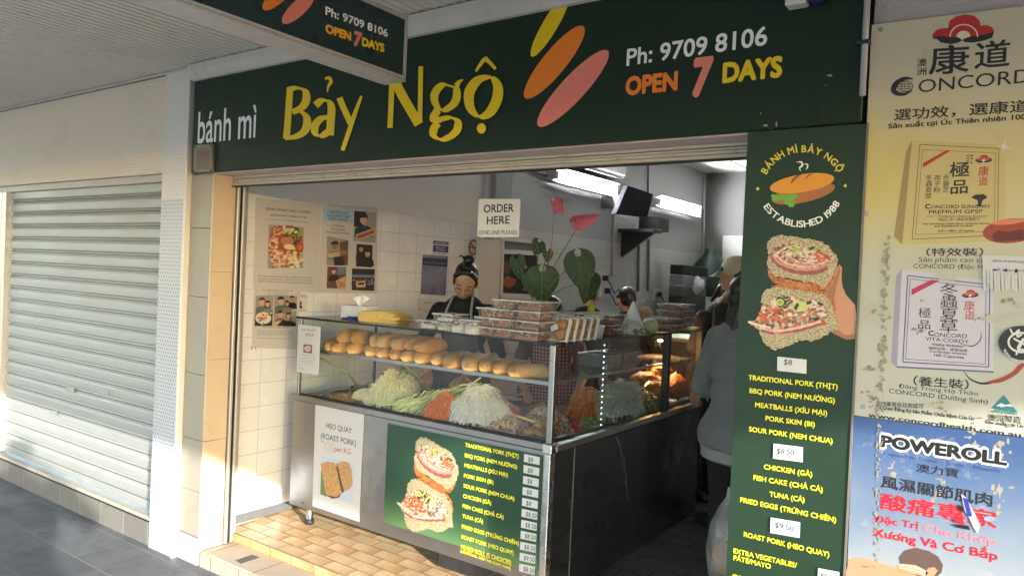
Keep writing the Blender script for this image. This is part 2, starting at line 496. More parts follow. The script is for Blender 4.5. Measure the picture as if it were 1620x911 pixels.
M_white_stone = M('white_stone', (.38, .38, .395), .4, var=.06, dirt=.3)
M_conc = M('render_concrete', (.34, .33, .33), .8, var=.2, vs=7, bump=.7, bs=26, bd=.01, dirt=.4)
M_alu = M('aluminium', (.58, .55, .50), .42, .75, var=.1, vs=10, dirt=.35)
M_alu_pale = M('anodised_lath', (.50, .455, .39), .5, .25, var=.12, vs=8, dirt=.5)
M_steel = M('brushed_steel', (.33, .325, .325), .34, 1.0, var=.06, vs=4, bump=.06, bs=140, dirt=.12)
M_steel_d = M('dull_steel', (.36, .35, .34), .4, .9, var=.12, vs=6, dirt=.3)
M_black = M('black_rubber', (.016, .016, .018), .55, var=.15)
M_dark = M('dark_gap', (.012, .012, .012), .8, var=0)
M_skirt = M('skirting_grey', (.11, .115, .12), .5, var=.25, vs=12, dirt=.5)
M_screw = M('screw_heads', (.05, .045, .04), .5, .6, var=0)

# shutter steel with scratches, blotches
k = NT('shutter_steel'); p = k.pos()
n1 = k.noise(k.mapv(p, (3, 3, 40)), 6., 6, .7); n2 = k.noise(p, 3.5, 6, .6); n3 = k.noise(k.mapv(p, (2., 1, 9.)), 9., 8, .8)
c = k.mix(n2, (.345, .345, .325), (.435, .43, .405))
c = k.mix(k.rng(n3, .60, .72, 0, .55), c, (.62, .62, .62))
c = k.mix(k.rng(n1, .60, .78, 0, .5), c, (.16, .15, .13))
k.bump(n2, .2, .01)
M_shutter = k.done(c, k.rng(n2, .3, .7, .42, .6), .25)

def place_tree(o): return o

# ================================================================ ground
FY = 2.456                     # shop front plane
def sheet(name, x0, y0, x1, y1, z, mat, lab=None):
    b = MB(); b.poly([(x0, y0, z), (x1, y0, z), (x1, y1, z), (x0, y1, z)], mat)
    return tag(b.build(name), lab, None, None, 'structure')
M_ground = M('far_ground', (.28, .26, .23), .9, var=.2, vs=.3)
M_road = M('concrete_road', (.24, .235, .23), .85, var=.2, vs=8, bump=.5, bs=160)
M_bounce = M('bounce_pale', (.50, .485, .46), .85, var=.12, vs=2)
sheet('bounce_strip', -40, -1.99, 40, .15, .004, M_bounce)  # unseen pale strip added to bounce sunlight up to fascia and soffit
sheet('ground', -600, -600, 600, 600, -.16, M_ground)
sheet('road', -300, -10, 300, -2.2, -.152, M_road)
b = MB(); b.box(-40, -2.0, -.3, 40, 2.70, 0, M_pave); tag(b.build('pavement'), kind='structure')
b = MB(); b.box(-40, -2.2, -.3, 40, -2.003, -.004, M('kerb_stone', (.34, .33, .31), .8, bump=.3), .012); tag(b.build('kerb'), kind='structure')
b = MB()
for i in range(-12, 13): b.box(i*6, -6.1, -.1515, i*6+2.5, -5.98, -.147, M_white)
tag(b.build('road_marking'), kind='structure')

# tiled shop floor, its stone step
b = MB()
b.box(-3.985, 2.706, -.2, .9, 3.46, .14, M_floor)
b.v = [(x, y, (z if z < 0 else (.134 if y < 3 else .146))) for x, y, z in b.v]
tag(b.build('shop_floor'), kind='structure')
b = MB(); b.box(-3.985, 2.702, -.02, .9, 2.7058, .122, M_riser); b.box(-3.985, 2.694, .1225, .9, 2.7056, .1335, M_riser, .004)
tag(b.build('floor_riser'), kind='structure')
b = MB(); b.box(-3.985, 3.4605, -.2, .9, 12.2, .142, M_floorin); tag(b.build('inner_floor'), kind='structure')
b = MB(); b.box(-3.86, 2.484, -.1, -.43, 2.7015, .086, M_step, .006); b.box(-3.858, 2.4790, -.05, -.43, 2.4838, .076, M_stepf)
# worn patch of bare mortar
M_patch = M('mortar_patch', (.14, .12, .10), .9, var=.35, vs=40, bump=.6)
q = [onz(x, y, .0867) for x, y in ((372, 885.5), (381, 891), (411, 881), (399, 876.5))]
b.poly(q, M_patch)
tag(b.build('step'), kind='structure')

# ================================================================ neighbouring closed shop (left)
nb = empty('closed_shop_front', (-5.6, 2.5, 0), 'closed shop front with a grey ribbed roller shutter below a cream mosaic fascia', 'shop front')
SX0, SX1 = -6.62, -4.395
b = MB(); b.box(-9.5, FY+.005, 2.285, -4.345, FY+.30, 2.875, M_hexw); b.build('fascia', nb)
b = MB(); b.box(-9.5, FY-.004, 2.874, -4.10, FY+.02, 2.889, M('mosaic_edge', (.10, .09, .075), .8, var=.3, vs=30)); b.build('fascia_edge', nb)
b = MB(); b.box(-9.5, FY+.03, 2.235, -4.345, FY+.2, 2.284, M('shutter_box_paint', (.46, .43, .38), .5, var=.1, dirt=.5), .004); b.build('shutter_box', nb)
M_groove = M('shutter_groove', (.10, .098, .09), .7, var=.3, vs=20)
def shutter(x0, x1, z0, z1, y, name='roller_shutter'):
    b = MB(); pitch = .096; nz = int((z1-z0)/pitch)+1
    prof = []
    z = z0
    while z < z1-.01:
        for dy, dz in ((0.013, 0), (.015, .006), (.011, .0085), (-.001, .014), (-.003, .022), (-.0035, .045), (-.0025, .064), (.002, .076), (.009, .082), (.013, .0955)):
            prof.append((y+dy, min(z+dz, z1)))
        z += pitch
    vs = [(x, a, c) for x in (x0, x1) for a, c in prof]; n = len(prof)
    b.add(vs, [(i, i+1, n+i+1, n+i) for i in range(n-1)], M_shutter)
    z = z0+.0875
    while z < z1-.01:
        b.box(x0, y+.006, z, x1, y+.0075, z+.0055, M_groove); z += pitch
    b.box(x0, y-.006, z0-.05, x1, y+.012, z0, M_shutter, .004)
    return b.build(name, nb)
shutter(SX0, SX1, .245, 2.236, 2.505)
shutter(-9.3, -6.80, .245, 2.236, 2.505)
b = MB()
for x0, x1 in ((-6.785, -6.715), (-6.705, -6.635)): b.box(x0, 2.466, .18, x1, 2.53, 2.236, M_alu, .004)
b.build('mullion', nb)
b = MB(); b.box(-4.394, 2.475, .18, -4.352, 2.53, 2.236, M_alu, .003); b.build('guide_rail', nb)
b = MB(); b.box(-9.5, 2.452, .152, -4.352, 2.56, .176, M('sill_stone', (.42, .38, .31), .5, var=.2, dirt=.6), .004); b.box(-9.5, 2.449, .146, -4.352, 2.47, .1515, M_dark); b.build('sill', nb)
b = MB(); b.box(-9.5, 2.455, -.05, -4.352, 2.6, .1455, M_kick); b.build('plinth', nb)
for cx, cy in ((105, 612), (78, 648), (160, 615), (133, 755)):
    b = MB(); q = Plane('y', 2.497)
    q.poly(b, [(cx, cy), (cx+13, cy+2), (cx+12, cy+9), (cx-1, cy+7)], M('sticker_film', (.38, .37, .36), .4, var=.3, vs=90), 1)
    b.build('sticker', nb)

# mosaic column between the two shops
pc = empty('mosaic_column', (-4.2, FY, 0), 'white column clad in small hexagonal mosaic tiles beside the green shop sign', 'column')
b = MB(); b.box(-4.345, FY-.012, -.05, -4.104, FY+.30, 2.12, M_hexc); b.build('shaft', pc)
b = MB(); b.box(-4.345, FY-.012, 2.12, -4.104, FY+.30, 2.888, M_hexu); b.build('upper_shaft', pc)
b = MB(); b.box(-4.104, FY-.016, -.05, -4.082, FY+.30, 2.865, M('column_edge', (.72, .70, .66), .4, var=.1, dirt=.4), .004); b.build('edge_strip', pc)

# stone pier left of the opening
sp = empty('stone_pier', (-3.96, FY, 0), 'stone clad pier left of the opening, grey front and sunlit cream reveal', 'pier')
zz = [.016, .16, .42, .72, 1.10, 1.55, 1.95, 2.262]
b = MB()
for i in range(1, len(zz)-1): b.box(-4.080, FY+.020, zz[i]+.0012, -3.874, FY+.20, zz[i+1]-.0012, M_grey_stone, .002)
b.build('front_slab', sp)
b = MB(); b.box(-4.080, FY+.012, .0, -3.874, FY+.19, .158, M_white_stone, .002); b.build('base_slab', sp)
b = MB()
for i, (z0, z1) in enumerate(((.09, .40), (.402, .72), (.722, 1.19), (1.192, 1.70), (1.702, 2.262))): b.box(-3.8735, FY+.022, z0, -3.860, 2.624, z1, M_cream, .0015)
b.build('reveal_slab', sp)
b = MB(); b.box(-4.079, FY+.20, 0, -3.8745, 2.72, 2.262, M_conc); b.build('core', sp)
b = MB()
b.box(-3.9, 2.628, .09, -3.842, 2.646, 2.225, M_alu, .003); b.box(-3.9, 2.6465, .09, -3.856, 2.6675, 2.225, M_dark); b.box(-3.9, 2.668, .09, -3.846, 2.684, 2.225, M_alu, .003)
b.build('guide_rail', sp)

# header over the opening: soffit lip, rolled-up shutter lath
hd = empty('rolled_shutter', (-2.3, 2.63, 2.22), 'rolled up aluminium shutter edge across the top of the shop opening', 'roller shutter')
M_pink = M('lip_paint', (.55, .47, .42), .55, var=.1, dirt=.5)
b = MB(); b.box(-4.04, FY+.03, 2.262, -.46, 2.70, 2.276, M_pink); b.build('soffit_strip', hd)
b = MB()
for i, (z0, z1, y) in enumerate(((2.262, 2.248, 2.596), (2.246, 2.236, 2.600), (2.235, 2.222, 2.594), (2.2215, 2.206, 2.598))): b.box(-3.86, y, z1, -.735, y+.025, z0, M_alu_pale, .002)
b.build('bottom_lath', hd)
b = MB(); b.box(-3.86, 2.592, 2.2005, -.735, 2.626, 2.2055, M_black); b.build('rubber_seal', hd)
x = -3.8
while x < -.8:
    b = MB(); b.lathe([(0, -.0025), (.006, -.002), (.0065, 0)], (x, 2.5925, 2.2275), M_screw, 8, Matrix.Rotation(R_(90), 4, 'X')); b.build('screw', hd); x += .23+random.random()*.05
b = MB(); b.box(-4.04, 2.632, 2.207, -.46, 2.66, 2.90, M_conc); b.box(-4.04, 2.6605, 2.45, -.46, 2.95, 2.90, M_conc); b.build('lintel', hd)

# ================================================================ right-hand wall with the posters
rw = empty('rendered_wall', (1.0, FY, 0), 'rough grey rendered wall behind the two posters', 'wall')
b = MB(); b.box(-.43, FY+.012, -.1, 6, FY+.35, 3.2, M_conc); b.build('wall_face', rw)
b = MB(); b.box(-.735, FY+.022, -.1, -.4305, FY+.30, 2.262, M_conc); b.build('door_post', rw)

# ================================================================ awning over the footpath
aw = empty('awning', (-2, .9, 2.9), 'flat awning over the footpath, lined with ribbed cream metal sheeting', 'awning')
b = MB(); prof = []
x = -9.5
while x < 6.0:
    for dx, dz in ((0, 0), (.010, 0), (.0125, -.006), (.0195, -.006), (.022, 0)): prof.append((x+dx, 2.893+dz))
    x += .052
vs = [(x, y, z) for y in (-.62, FY-.002) for x, z in prof]; n = len(prof)
b.add(vs, [(i, i+1, n+i+1, n+i) for i in range(n-1)], M_soffit)
b.build('ribbed_soffit', aw)
b = MB(); b.box(-9.5, -.62, 2.95, 6, FY+.3, 3.05, M('roof_sheet', (.35, .35, .36), .5, .5)); b.build('roof', aw)
b = MB(); b.box(-9.5, -.68, 2.44, 6, -.62, 3.12, M('awning_edge', (.30, .31, .32), .5)); b.build('edge_board', aw)
b = MB()
b.box(-4.05, 2.428, 2.838, 6, FY-.001, 2.884, M_trim, .006)
pr = [(2.452, 2.842), (2.428, 2.818), (2.404, 2.842), (2.396, 2.862), (2.392, 2.886)]
pr = [(FY-.004, 2.800), (2.432, 2.802), (2.412, 2.822), (2.404, 2.850), (2.400, 2.884)]
vs = [(x, y, z) for x in (-4.05, 6) for y, z in pr]
b.add(vs, [(i, i+1, 5+i+1, 5+i) for i in range(4)], M_trim)
b.box(-9.5, 2.436, 2.876, -4.06, FY-.006, 2.8865, M_trim)
b.build('cornice_strip', aw)

# ================================================================ shop interior shell
WX = -3.97
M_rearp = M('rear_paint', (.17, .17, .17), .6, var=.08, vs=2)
b = MB()
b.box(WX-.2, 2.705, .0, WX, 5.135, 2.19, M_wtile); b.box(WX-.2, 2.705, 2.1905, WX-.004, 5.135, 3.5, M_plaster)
tag(b.build('tiled_wall'), 'white tiled side wall of the shop, plastered above the tiles', 'wall', kind='structure')
b = MB(); b.box(WX, 2.705, .142, WX+.012, 5.135, .198, M_skirt, .003); tag(b.build('skirting'), kind='structure')
b = MB()
b.box(WX-.2, 5.1355, .0, WX+.05, 5.19, 3.5, M_white)
tag(b.build('wall_pilaster'), kind='structure')
b = MB(); BX = -3.86
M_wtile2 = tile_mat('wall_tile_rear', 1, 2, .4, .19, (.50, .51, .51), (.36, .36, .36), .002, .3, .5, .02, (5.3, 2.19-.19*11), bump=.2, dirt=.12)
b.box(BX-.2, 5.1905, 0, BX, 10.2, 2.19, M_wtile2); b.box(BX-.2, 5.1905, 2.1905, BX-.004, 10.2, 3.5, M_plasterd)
tag(b.build('rear_side_wall'), kind='structure')
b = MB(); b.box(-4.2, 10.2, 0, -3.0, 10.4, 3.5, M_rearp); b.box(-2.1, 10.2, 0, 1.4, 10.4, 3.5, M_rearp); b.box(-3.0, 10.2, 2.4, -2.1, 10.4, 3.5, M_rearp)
tag(b.build('back_wall'), kind='structure')
b = MB(); b.box(.9, 2.81, 0, 1.1, 10.4, 3.5, M('white_wall_paint', (.80, .79, .76), .6, var=.04)); tag(b.build('far_side_wall'), kind='structure')
b = MB(); b.box(-4.2, 2.96, 3.34, 1.1, 12.0, 3.45, M('ceiling_paint', (.76, .74, .68), .7, var=.05)); 
for x in (-3.2, -2.3, -1.4, -.5): b.box(x, 2.96, 3.334, x+.012, 10.2, 3.3395, M_dark)
for y in (4.2, 5.4, 6.6, 7.8, 9.0): b.box(-4.0, y, 3.335, .9, y+.012, 3.3385, M_dark)
tag(b.build('ceiling'), kind='structure')
b = MB(); b.box(-4.2, 2.9505, 2.5, 1.1, 2.9595, 3.45, M_plasterd); tag(b.build('front_bulkhead'), kind='structure')
b = MB(); b.box(-3.6, 11.6, 0, -1.4, 11.7, 2.6, M_plasterd); b.box(-3.6, 10.4, 0, -3.5, 11.6, 2.6, M_plasterd); b.box(-1.5, 10.4, 0, -1.4, 11.6, 2.6, M_plasterd); b.box(-3.6, 10.4, 2.6, -1.4, 11.7, 2.7, M_plasterd)
tag(b.build('rear_passage'), kind='structure')
# ================================================================ signs on the front
M_green = M('sign_green', (.0098, .0262, .0145), .5, var=.10, vs=1.5, dirt=.25, spec=.25)
M_green2 = M('menu_green', (.0145, .037, .0195), .45, var=.08, vs=2, dirt=.15, spec=.35)
M_blueg = M('blade_green', (.008, .030, .034), .3, var=.08, vs=2)
Y_ = ink('yellow', (232, 200, 20)); W_ = ink('white', (236, 236, 232)); O_ = ink('orange', (236, 130, 40)); S_ = ink('salmon', (226, 130, 112))
YL = ink('lemon', (244, 236, 40)); K_ = ink('black', (22, 22, 24)); OY = ink('amber', (240, 170, 30)); PAPER = M('paper', (.62, .62, .625), .7, var=0)
LAM = M('laminated_paper', (.53, .53, .545), .55, var=0)

fs = empty('fascia_sign', (-2.3, FY, 2.26), 'long dark green shop sign with large yellow lettering and three bread shapes above the opening', 'shop sign')
SY = FY-.006
b = MB(); b.box(-4.046, SY, 2.268, -.448, FY+.028, 2.836, M_green, .003); b.build('board', fs)
P = Plane('y', SY)
b = MB()
text_px(b, P, 'bánh mì', (312.5, 227), (404.5, 217), 173, W_, .012, caph=.76); b.build('white_lettering', fs)
c3 = crop(200, 0, 2.656); cB = crop(540, 120, 4.554); c4 = crop(800, 0, 2.68)
nib = (25/2.656, 7/2.656)
b = MB()
def st(cr, pts, w=None, lay=2, closed=False, nb_=nib): ribbon(b, P, [cr(*p) for p in pts], w or 1, Y_, lay, None if w else nb_, 1.6, closed)
st(c3, [(688, 374), (684, 430), (678, 520), (672, 583)], 28/2.656, 2)
st(c3, [(676, 381), (715, 371), (750, 383), (757, 420), (738, 452), (700, 472)], None, 3)
st(c3, [(698, 470), (735, 472), (760, 500), (752, 548), (715, 574), (667, 581)], None, 4)
st(c3, [(796, 444), (822, 424), (850, 428), (863, 455), (860, 510), (856, 570)], None, 5)
st(c3, [(860, 492), (820, 500), (794, 530), (797, 562), (822, 572), (858, 548)], None, 6)
st(c3, [(836, 334), (852, 328), (861, 345), (850, 364), (846, 388)], [3, 5, 6, 4, 2], 5)
st(c3, [(897, 412), (912, 450), (944, 520)], 26/2.656, 7)
st(c3, [(990, 405), (960, 485), (935, 560), (910, 633)], [4, 7, 7.5, 6.5], 8)
st(c3, [(1118, 305), (1116, 400), (1110, 539)], 8.5, 9)
st(c3, [(1116, 310), (1160, 400), (1232, 524)], 15, 10)
st(c3, [(1240, 281), (1238, 400), (1236, 512)], 7.5, 11)
st(cB, [(800, 80), (740, 68), (690, 110), (675, 170), (700, 230), (745, 250), (810, 210), (838, 150), (830, 95)], None, 12, True)
st(cB, [(835, 75), (855, 48), (885, 30)], [10, 6, 1], 13)
st(cB, [(700, 250), (672, 300), (680, 330), (740, 312), (800, 305), (845, 335), (838, 395), (790, 440), (725, 462), (672, 432), (675, 380), (705, 345)], None, 14)
st(cB, [(1060, 14), (985, 40), (930, 120), (930, 210), (960, 270), (1010, 298), (1075, 268), (1125, 180), (1135, 90), (1105, 30)], None, 15, True, (34/2.656, 10/2.656))
fill(b, [P.at(*cB(1016+33*math.cos(t*.35), 382+38*math.sin(t*.35)), 16) for t in range(18)], Y_)
st(c3, [(1472, 303), (1505, 256), (1522, 250)], [4, 6.5, 7], 17); st(c3, [(1514, 250), (1533, 268), (1556, 293)], [7, 6, 5], 18)
b.build('yellow_lettering', fs)
zt = 2.832
def bread(px, lay, mat):
    b = MB(); pts = [P.at(x, y, lay) for x, y in px]
    for p in pts: p.z = min(p.z, zt)
    fill(b, pts, mat); return b.build('bread_shape', fs)
bread([c4(*q) for q in ellpts(190, 106, 80, -136, 32)], 2, Y_)
bread([c4(*q) for q in ellpts(207, 265, 124, -152, 50)], 2, O_)
bread([c4(*q) for q in ellpts(286, 376, 148, -160, 52)], 2, S_)
b = MB(); text_px(b, P, 'Ph: 9709 8106', c4(512, 280), c4(1108, 190), c4(512, 207)[1], W_, .022); b.build('phone_lettering', fs)
b = MB(); text_px(b, P, 'OPEN', c4(507, 403), c4(728, 380), c4(507, 328)[1], O_, .05); b.build('open_lettering', fs)
b = MB(); text_px(b, P, '7', c4(784, 405), c4(868, 397), c4(784, 250)[1], S_, .055, shear=.08); b.build('numeral', fs)
b = MB(); text_px(b, P, 'DAYS', c4(918, 350), c4(1172, 323), c4(918, 268)[1], Y_, .05); b.build('days_lettering', fs)
# holes, drips and scars in the sheet
M_scar = M('paint_scar', (.30, .31, .29), .7, var=.4, vs=60)
cD = crop(1040, 100, 4.142)
for x, y, rx, ry in ((748, 322, 22, 20), (747, 420, 24, 20), (1000, 175, 20, 22), (1015, 355, 8, 5), (875, 398, 16, 10)): b = MB(); P.poly(b, [cD(*q) for q in blobpts(x, y, rx, ry)], M_dark, 3); b.build('hole', fs)
b = MB(); ribbon(b, P, [cD(*q) for q in ((1030, 215), (1042, 290), (1050, 340), (1040, 380))], [1, 2.2, 1.5, 3], M_dark, 3); b.build('drip_mark', fs)
for x, y, rx, ry in ((1130, 82, 20, 8), (708, 410, 16, 7), (780, 405, 6, 16), (1103, 146, 4, 4), (678, 330, 4, 5)): b = MB(); P.poly(b, [cD(*q) for q in blobpts(x, y, rx, ry, 9, .6)], M_scar, 3); b.build('paint_scar', fs)

# house number plate
npl = empty('number_plate', (-4.0, FY, 2.3), 'small weathered house number plate reading 49 at the corner of the green sign', 'number plate')
cA = crop(280, 60, 3.504); P2 = Plane('y', SY-.014)
M_plate = M('plate_bronze', (.20, .18, .125), .6, .3, var=.3, vs=30, dirt=.5); M_plate2 = M('plate_rim', (.25, .235, .17), .55, .3, var=.25, vs=40)
b = MB(); P2.slab(b, [cA(93, 594), cA(196, 588), cA(196, 742), cA(90, 748)], M_plate, .013); b.build('plate', npl)
b = MB()
for q in ([(96, 598), (193, 592), (193, 604), (96, 610)], [(94, 734), (193, 728), (193, 739), (93, 745)], [(96, 598), (106, 598), (104, 745), (93, 745)], [(184, 592), (193, 592), (193, 739), (183, 739)]): P2.poly(b, [cA(*z) for z in q], M_plate2, 2)
for x, y in ((101, 605), (188, 598), (187, 734), (98, 740)): P2.poly(b, [cA(*z) for z in ellpts(x, y, 5, 0, 5, 8)], M_screw, 4)
b.build('rim', npl)
b = MB(); text_px(b, P2, '49', cA(116, 700), cA(172, 696), cA(116, 632)[1], M('plate_digit', (.20, .13, .105), .6, var=.3, vs=40), .015, 3); b.build('number', npl)

# blade sign hung under the awning
BXF, BXB, BY0, BY1, BZ0, BZ1 = -2.020, -2.135, .25, 2.10, 2.484, 2.738
bs = empty('hanging_sign', (-2.08, 1.2, 2.6), 'dark teal double sided sign box hung on rods under the ribbed awning', 'hanging sign')
M_frame = M('sign_frame', (.46, .45, .43), .45, .2, var=.12, vs=6, dirt=.5)
b = MB(); b.box(BXB+.004, BY0+.01, BZ0+.01, BXF-.004, BY1-.010, BZ1-.01, M_blueg); b.build('panel', bs)
b = MB()
for z0, z1 in ((BZ0, BZ0+.0095), (BZ1-.0095, BZ1)): b.box(BXB, BY0, z0, BXF, BY1, z1, M_frame, .002)
for y0, y1 in ((BY0, BY0+.0095), (BY1-.0095, BY1)): b.box(BXB, y0, BZ0+.0097, BXF, y1, BZ1-.0097, M_frame, .002)
for xa in (BXF-.0038, BXB-.002):
    b.box(xa, BY0+.0095, BZ0+.0097, xa+.006, BY1-.0095, BZ0+.020, M_frame, .001); b.box(xa, BY0+.0095, BZ1-.020, xa+.006, BY1-.0095, BZ1-.0097, M_frame, .001)
    b.box(xa, BY1-.018, BZ0+.0202, xa+.006, BY1-.0097, BZ1-.0202, M_frame, .001)
b.build('frame', bs)
for y in (.7, 1.75):
    b = MB(); b.tube([(-2.077, y, BZ1-.002), (-2.077, y, 2.888)], .009, M_steel_d); b.build('hanger', bs)
PB = Plane('x', BXF-.004)
b = MB(); text_px(b, PB, 'Ph: 9709 8106', c3(835, 62), c3(1097, 157), c3(835, 26)[1], W_, .03); b.build('phone_lettering', bs)
b = MB(); text_px(b, PB, 'OPEN', c3(835, 136), c3(943, 172), c3(835, 100)[1], OY, .06); b.build('open_lettering', bs)
b = MB(); text_px(b, PB, '7', c3(952, 188), c3(985, 198), c3(952, 128)[1], S_, .06, shear=.1); b.build('numeral', bs)
b = MB(); text_px(b, PB, 'DAYS', c3(988, 191), c3(1083, 220), c3(988, 156)[1], Y_, .06); b.build('days_lettering', bs)
for (x, y, ax, ay, hw, mt) in ((722, 36, 66, -62, 32, S_), (640, -20, 66, -62, 32, O_), (560, -70, 60, -56, 28, Y_)):
    b = MB(); pts = [PB.at(*c3(*q), 2) for q in ellpts(x, y, ax, ay, hw)]
    for p in pts: p.z = min(p.z, BZ1-.022)
    fill(b, pts, mt); b.build('bread_shape', bs)

# ---------------------------------------------------------------- sandwich picture (shared by board and counter panel)
CRUMB = NT('print_bread'); _n = CRUMB.noise(CRUMB.pos(), 260., 3, .7); _v = CRUMB.n('TexVoronoi', {'Vector': CRUMB.pos(), 'Scale': 240.}).outputs[0]
CRUMB.b.inputs['Base Color'].default_value = (1, 1, 1, 1)
M_crumb = CRUMB.done(CRUMB.ramp(CRUMB.math('ADD', CRUMB.math('MULTIPLY', _n, .55), CRUMB.math('MULTIPLY', _v, .5)), [(.30, lin(86, 70, 48)), (.43, lin(146, 128, 94)), (.66, lin(204, 188, 150))]), .4)
CR2 = NT('print_crust'); _n = CR2.noise(CR2.pos(), 90., 5, .65)
M_crust = CR2.done(CR2.ramp(_n, [(.3, lin(132, 62, 34)), (.55, lin(190, 112, 58)), (.75, lin(222, 158, 88))]), .4)
FI = NT('print_filling'); _n = FI.n('TexVoronoi', {'Vector': FI.pos(), 'Scale': 95.}).outputs[1]; _s = FI.sep(_n)[0]
M_fill = FI.done(FI.ramp(_s, [(.0, lin(96, 70, 52)), (.22, lin(150, 108, 84)), (.45, lin(206, 186, 158)), (.62, lin(222, 206, 180)), (.78, lin(140, 116, 72)), (.93, lin(196, 110, 80))]), .4)
HAM = ink('ham', (205, 138, 124)); HAM2 = ink('ham_pale', (226, 184, 164)); HAM3 = ink('ham_dark', (150, 82, 74)); CAR = ink('carrot', (224, 112, 52)); CAR2 = ink('carrot_red', (200, 78, 52)); CUC = ink('cucumber', (150, 160, 72)); CUC2 = ink('cucumber_pale', (196, 200, 120)); HERB = ink('herb', (58, 74, 42)); ONI = ink('onion', (226, 212, 190)); DK = ink('gap_brown', (66, 44, 34))
def sandwich(mb, T, lay0=2):
    """T maps picture coordinates (crop of the tall board) to a 3D point, given a layer"""
    def pg(pts, m, l): fill(mb, [T(x, y, lay0+l) for x, y in pts], m)
    def rough(pts, j=7, sub=5):
        out = []
        for i, p in enumerate(pts):
            q = pts[(i+1) % len(pts)]
            for k in range(sub):
                t = k/sub; out.append((p[0]+(q[0]-p[0])*t+random.uniform(-j, j), p[1]+(q[1]-p[1])*t+random.uniform(-j, j)))
        return out
    def arc(pts, w, m, l):
        n = len(pts); vs = []
        Pn = [Vector(p) for p in pts]; sm = []
        for i in range(n-1):
            a = Pn[max(i-1, 0)]; bq = Pn[i]; c = Pn[i+1]; d = Pn[min(i+2, n-1)]
            for k in range(6):
                t = k/6; sm.append(.5*((2*bq)+(c-a)*t+(2*a-5*bq+4*c-d)*t*t+(3*bq-a-3*c+d)*t**3))
        sm.append(Pn[-1]); L = []; Rr = []
        for i, p in enumerate(sm):
            t = (sm[min(i+1, len(sm)-1)]-sm[max(i-1, 0)]).normalized(); nn = Vector((-t.y, t.x))*(w/2*(1+.25*math.sin(i*1.7)))
            L.append(p+nn); Rr.append(p-nn)
        vs = [T(p.x, p.y, lay0+l) for p in L]+[T(p.x, p.y, lay0+l) for p in Rr]; m_ = len(L)
        mb.add(vs, [(i, i+1, m_+i+1, m_+i) for i in range(m_-1)], m)
    L = [0]
    def bits(poly, mats, n, s0, s1, l):
        xs = [p[0] for p in poly]; ys = [p[1] for p in poly]; c = 0
        while c < n:
            x = random.uniform(min(xs), max(xs)); y = random.uniform(min(ys), max(ys)); ins = False
            for i in range(len(poly)):
                (x1, y1), (x2, y2) = poly[i], poly[i-1]
                if (y1 > y) != (y2 > y) and x < (x2-x1)*(y-y1)/(y2-y1)+x1: ins = not ins
            if not ins: continue
            a = random.uniform(0, 6.3); s = random.uniform(s0, s1); e = random.uniform(.3, .7)
            pts = [(x+s*math.cos(a+t)*1, y+s*e*math.sin(t)+s*math.sin(a)*.3*math.cos(t)) for t in (0, .9, 1.9, 3.1, 4.2, 5.2)]
            pg(pts, random.choice(mats), l+c*.06); c += 1
    # upper half
    pg(rough([(150, 330), (200, 372), (290, 400), (400, 420), (520, 420), (615, 330), (606, 400), (560, 470), (500, 470), (380, 462), (270, 440), (185, 420), (155, 375)], 3), M_crust, 0)
    pg(rough([(148, 150), (180, 108), (240, 95), (330, 105), (430, 122), (520, 140), (572, 172), (596, 215), (625, 240), (632, 290), (612, 350), (570, 420), (535, 452), (470, 425), (380, 412), (285, 385), (200, 378), (150, 320), (142, 285), (156, 245), (146, 195)], 6), M_crumb, 1)
    f1 = [(172, 225), (205, 170), (270, 148), (345, 150), (430, 192), (520, 216), (590, 240), (560, 292), (500, 330), (400, 345), (310, 335), (225, 290)]
    pg(rough(f1, 5), M_fill, 2)
    arc([(170, 222), (205, 280), (270, 322), (360, 348), (480, 350), (560, 318)], 30, HAM3, 3)
    arc([(182, 230), (220, 278), (290, 312), (390, 332), (500, 322), (560, 290)], 17, HAM, 4)
    arc([(212, 232), (250, 272), (320, 300), (420, 312), (540, 282)], 12, HAM2, 5)
    arc([(240, 205), (290, 255), (360, 292), (450, 302), (540, 268)], 13, HAM, 5.5)
    arc([(262, 195), (310, 250), (380, 280), (450, 290)], 8, HAM2, 6)
    bits([(200, 180), (270, 150), (330, 165), (320, 240), (240, 210)], [HAM2, ONI, M_fill, DK, HAM], 26, 9, 24, 7)
    bits([(290, 160), (370, 150), (390, 200), (320, 220)], [CUC, CUC2, CUC], 9, 14, 26, 9)
    bits([(410, 180), (480, 170), (560, 205), (480, 220)], [HERB, CUC, M_fill, DK], 12, 8, 20, 9)
    bits([(420, 222), (500, 212), (588, 232), (560, 272), (440, 272)], [CAR, CAR2, CAR, HAM2], 34, 8, 18, 10)
    bits([(330, 215), (410, 215), (520, 270), (470, 300), (340, 265)], [ONI, HAM2, ONI, HAM3], 22, 9, 22, 12)
    # lower half
    o = 14
    pg(rough([(180, 445), (240, 432), (330, 452), (440, 462), (540, 482), (600, 530), (622, 600), (600, 640), (560, 520)], 4), M_crust, o)
    pg(rough([(104, 560), (110, 510), (140, 470), (200, 446), (260, 452), (330, 470), (430, 482), (520, 500), (580, 545), (600, 600), (612, 650), (640, 745), (600, 740), (560, 780), (500, 810), (440, 820), (380, 815), (330, 840), (260, 870), (200, 880), (140, 850), (112, 800), (95, 750), (40, 710), (10, 685), (60, 680), (120, 700), (160, 600)], 7), M_crumb, o+1)
    f2 = [(110, 575), (180, 545), (250, 520), (330, 520), (420, 540), (500, 560), (560, 620), (560, 660), (520, 690), (400, 720), (260, 760), (160, 760), (60, 700), (90, 640)]
    pg(rough(f2, 6), M_fill, o+2)
    arc([(110, 745), (200, 765), (320, 755), (430, 728), (540, 690)], 24, HAM3, o+3)
    arc([(100, 728), (200, 752), (310, 740), (420, 715), (520, 685)], 17, HAM2, o+4)
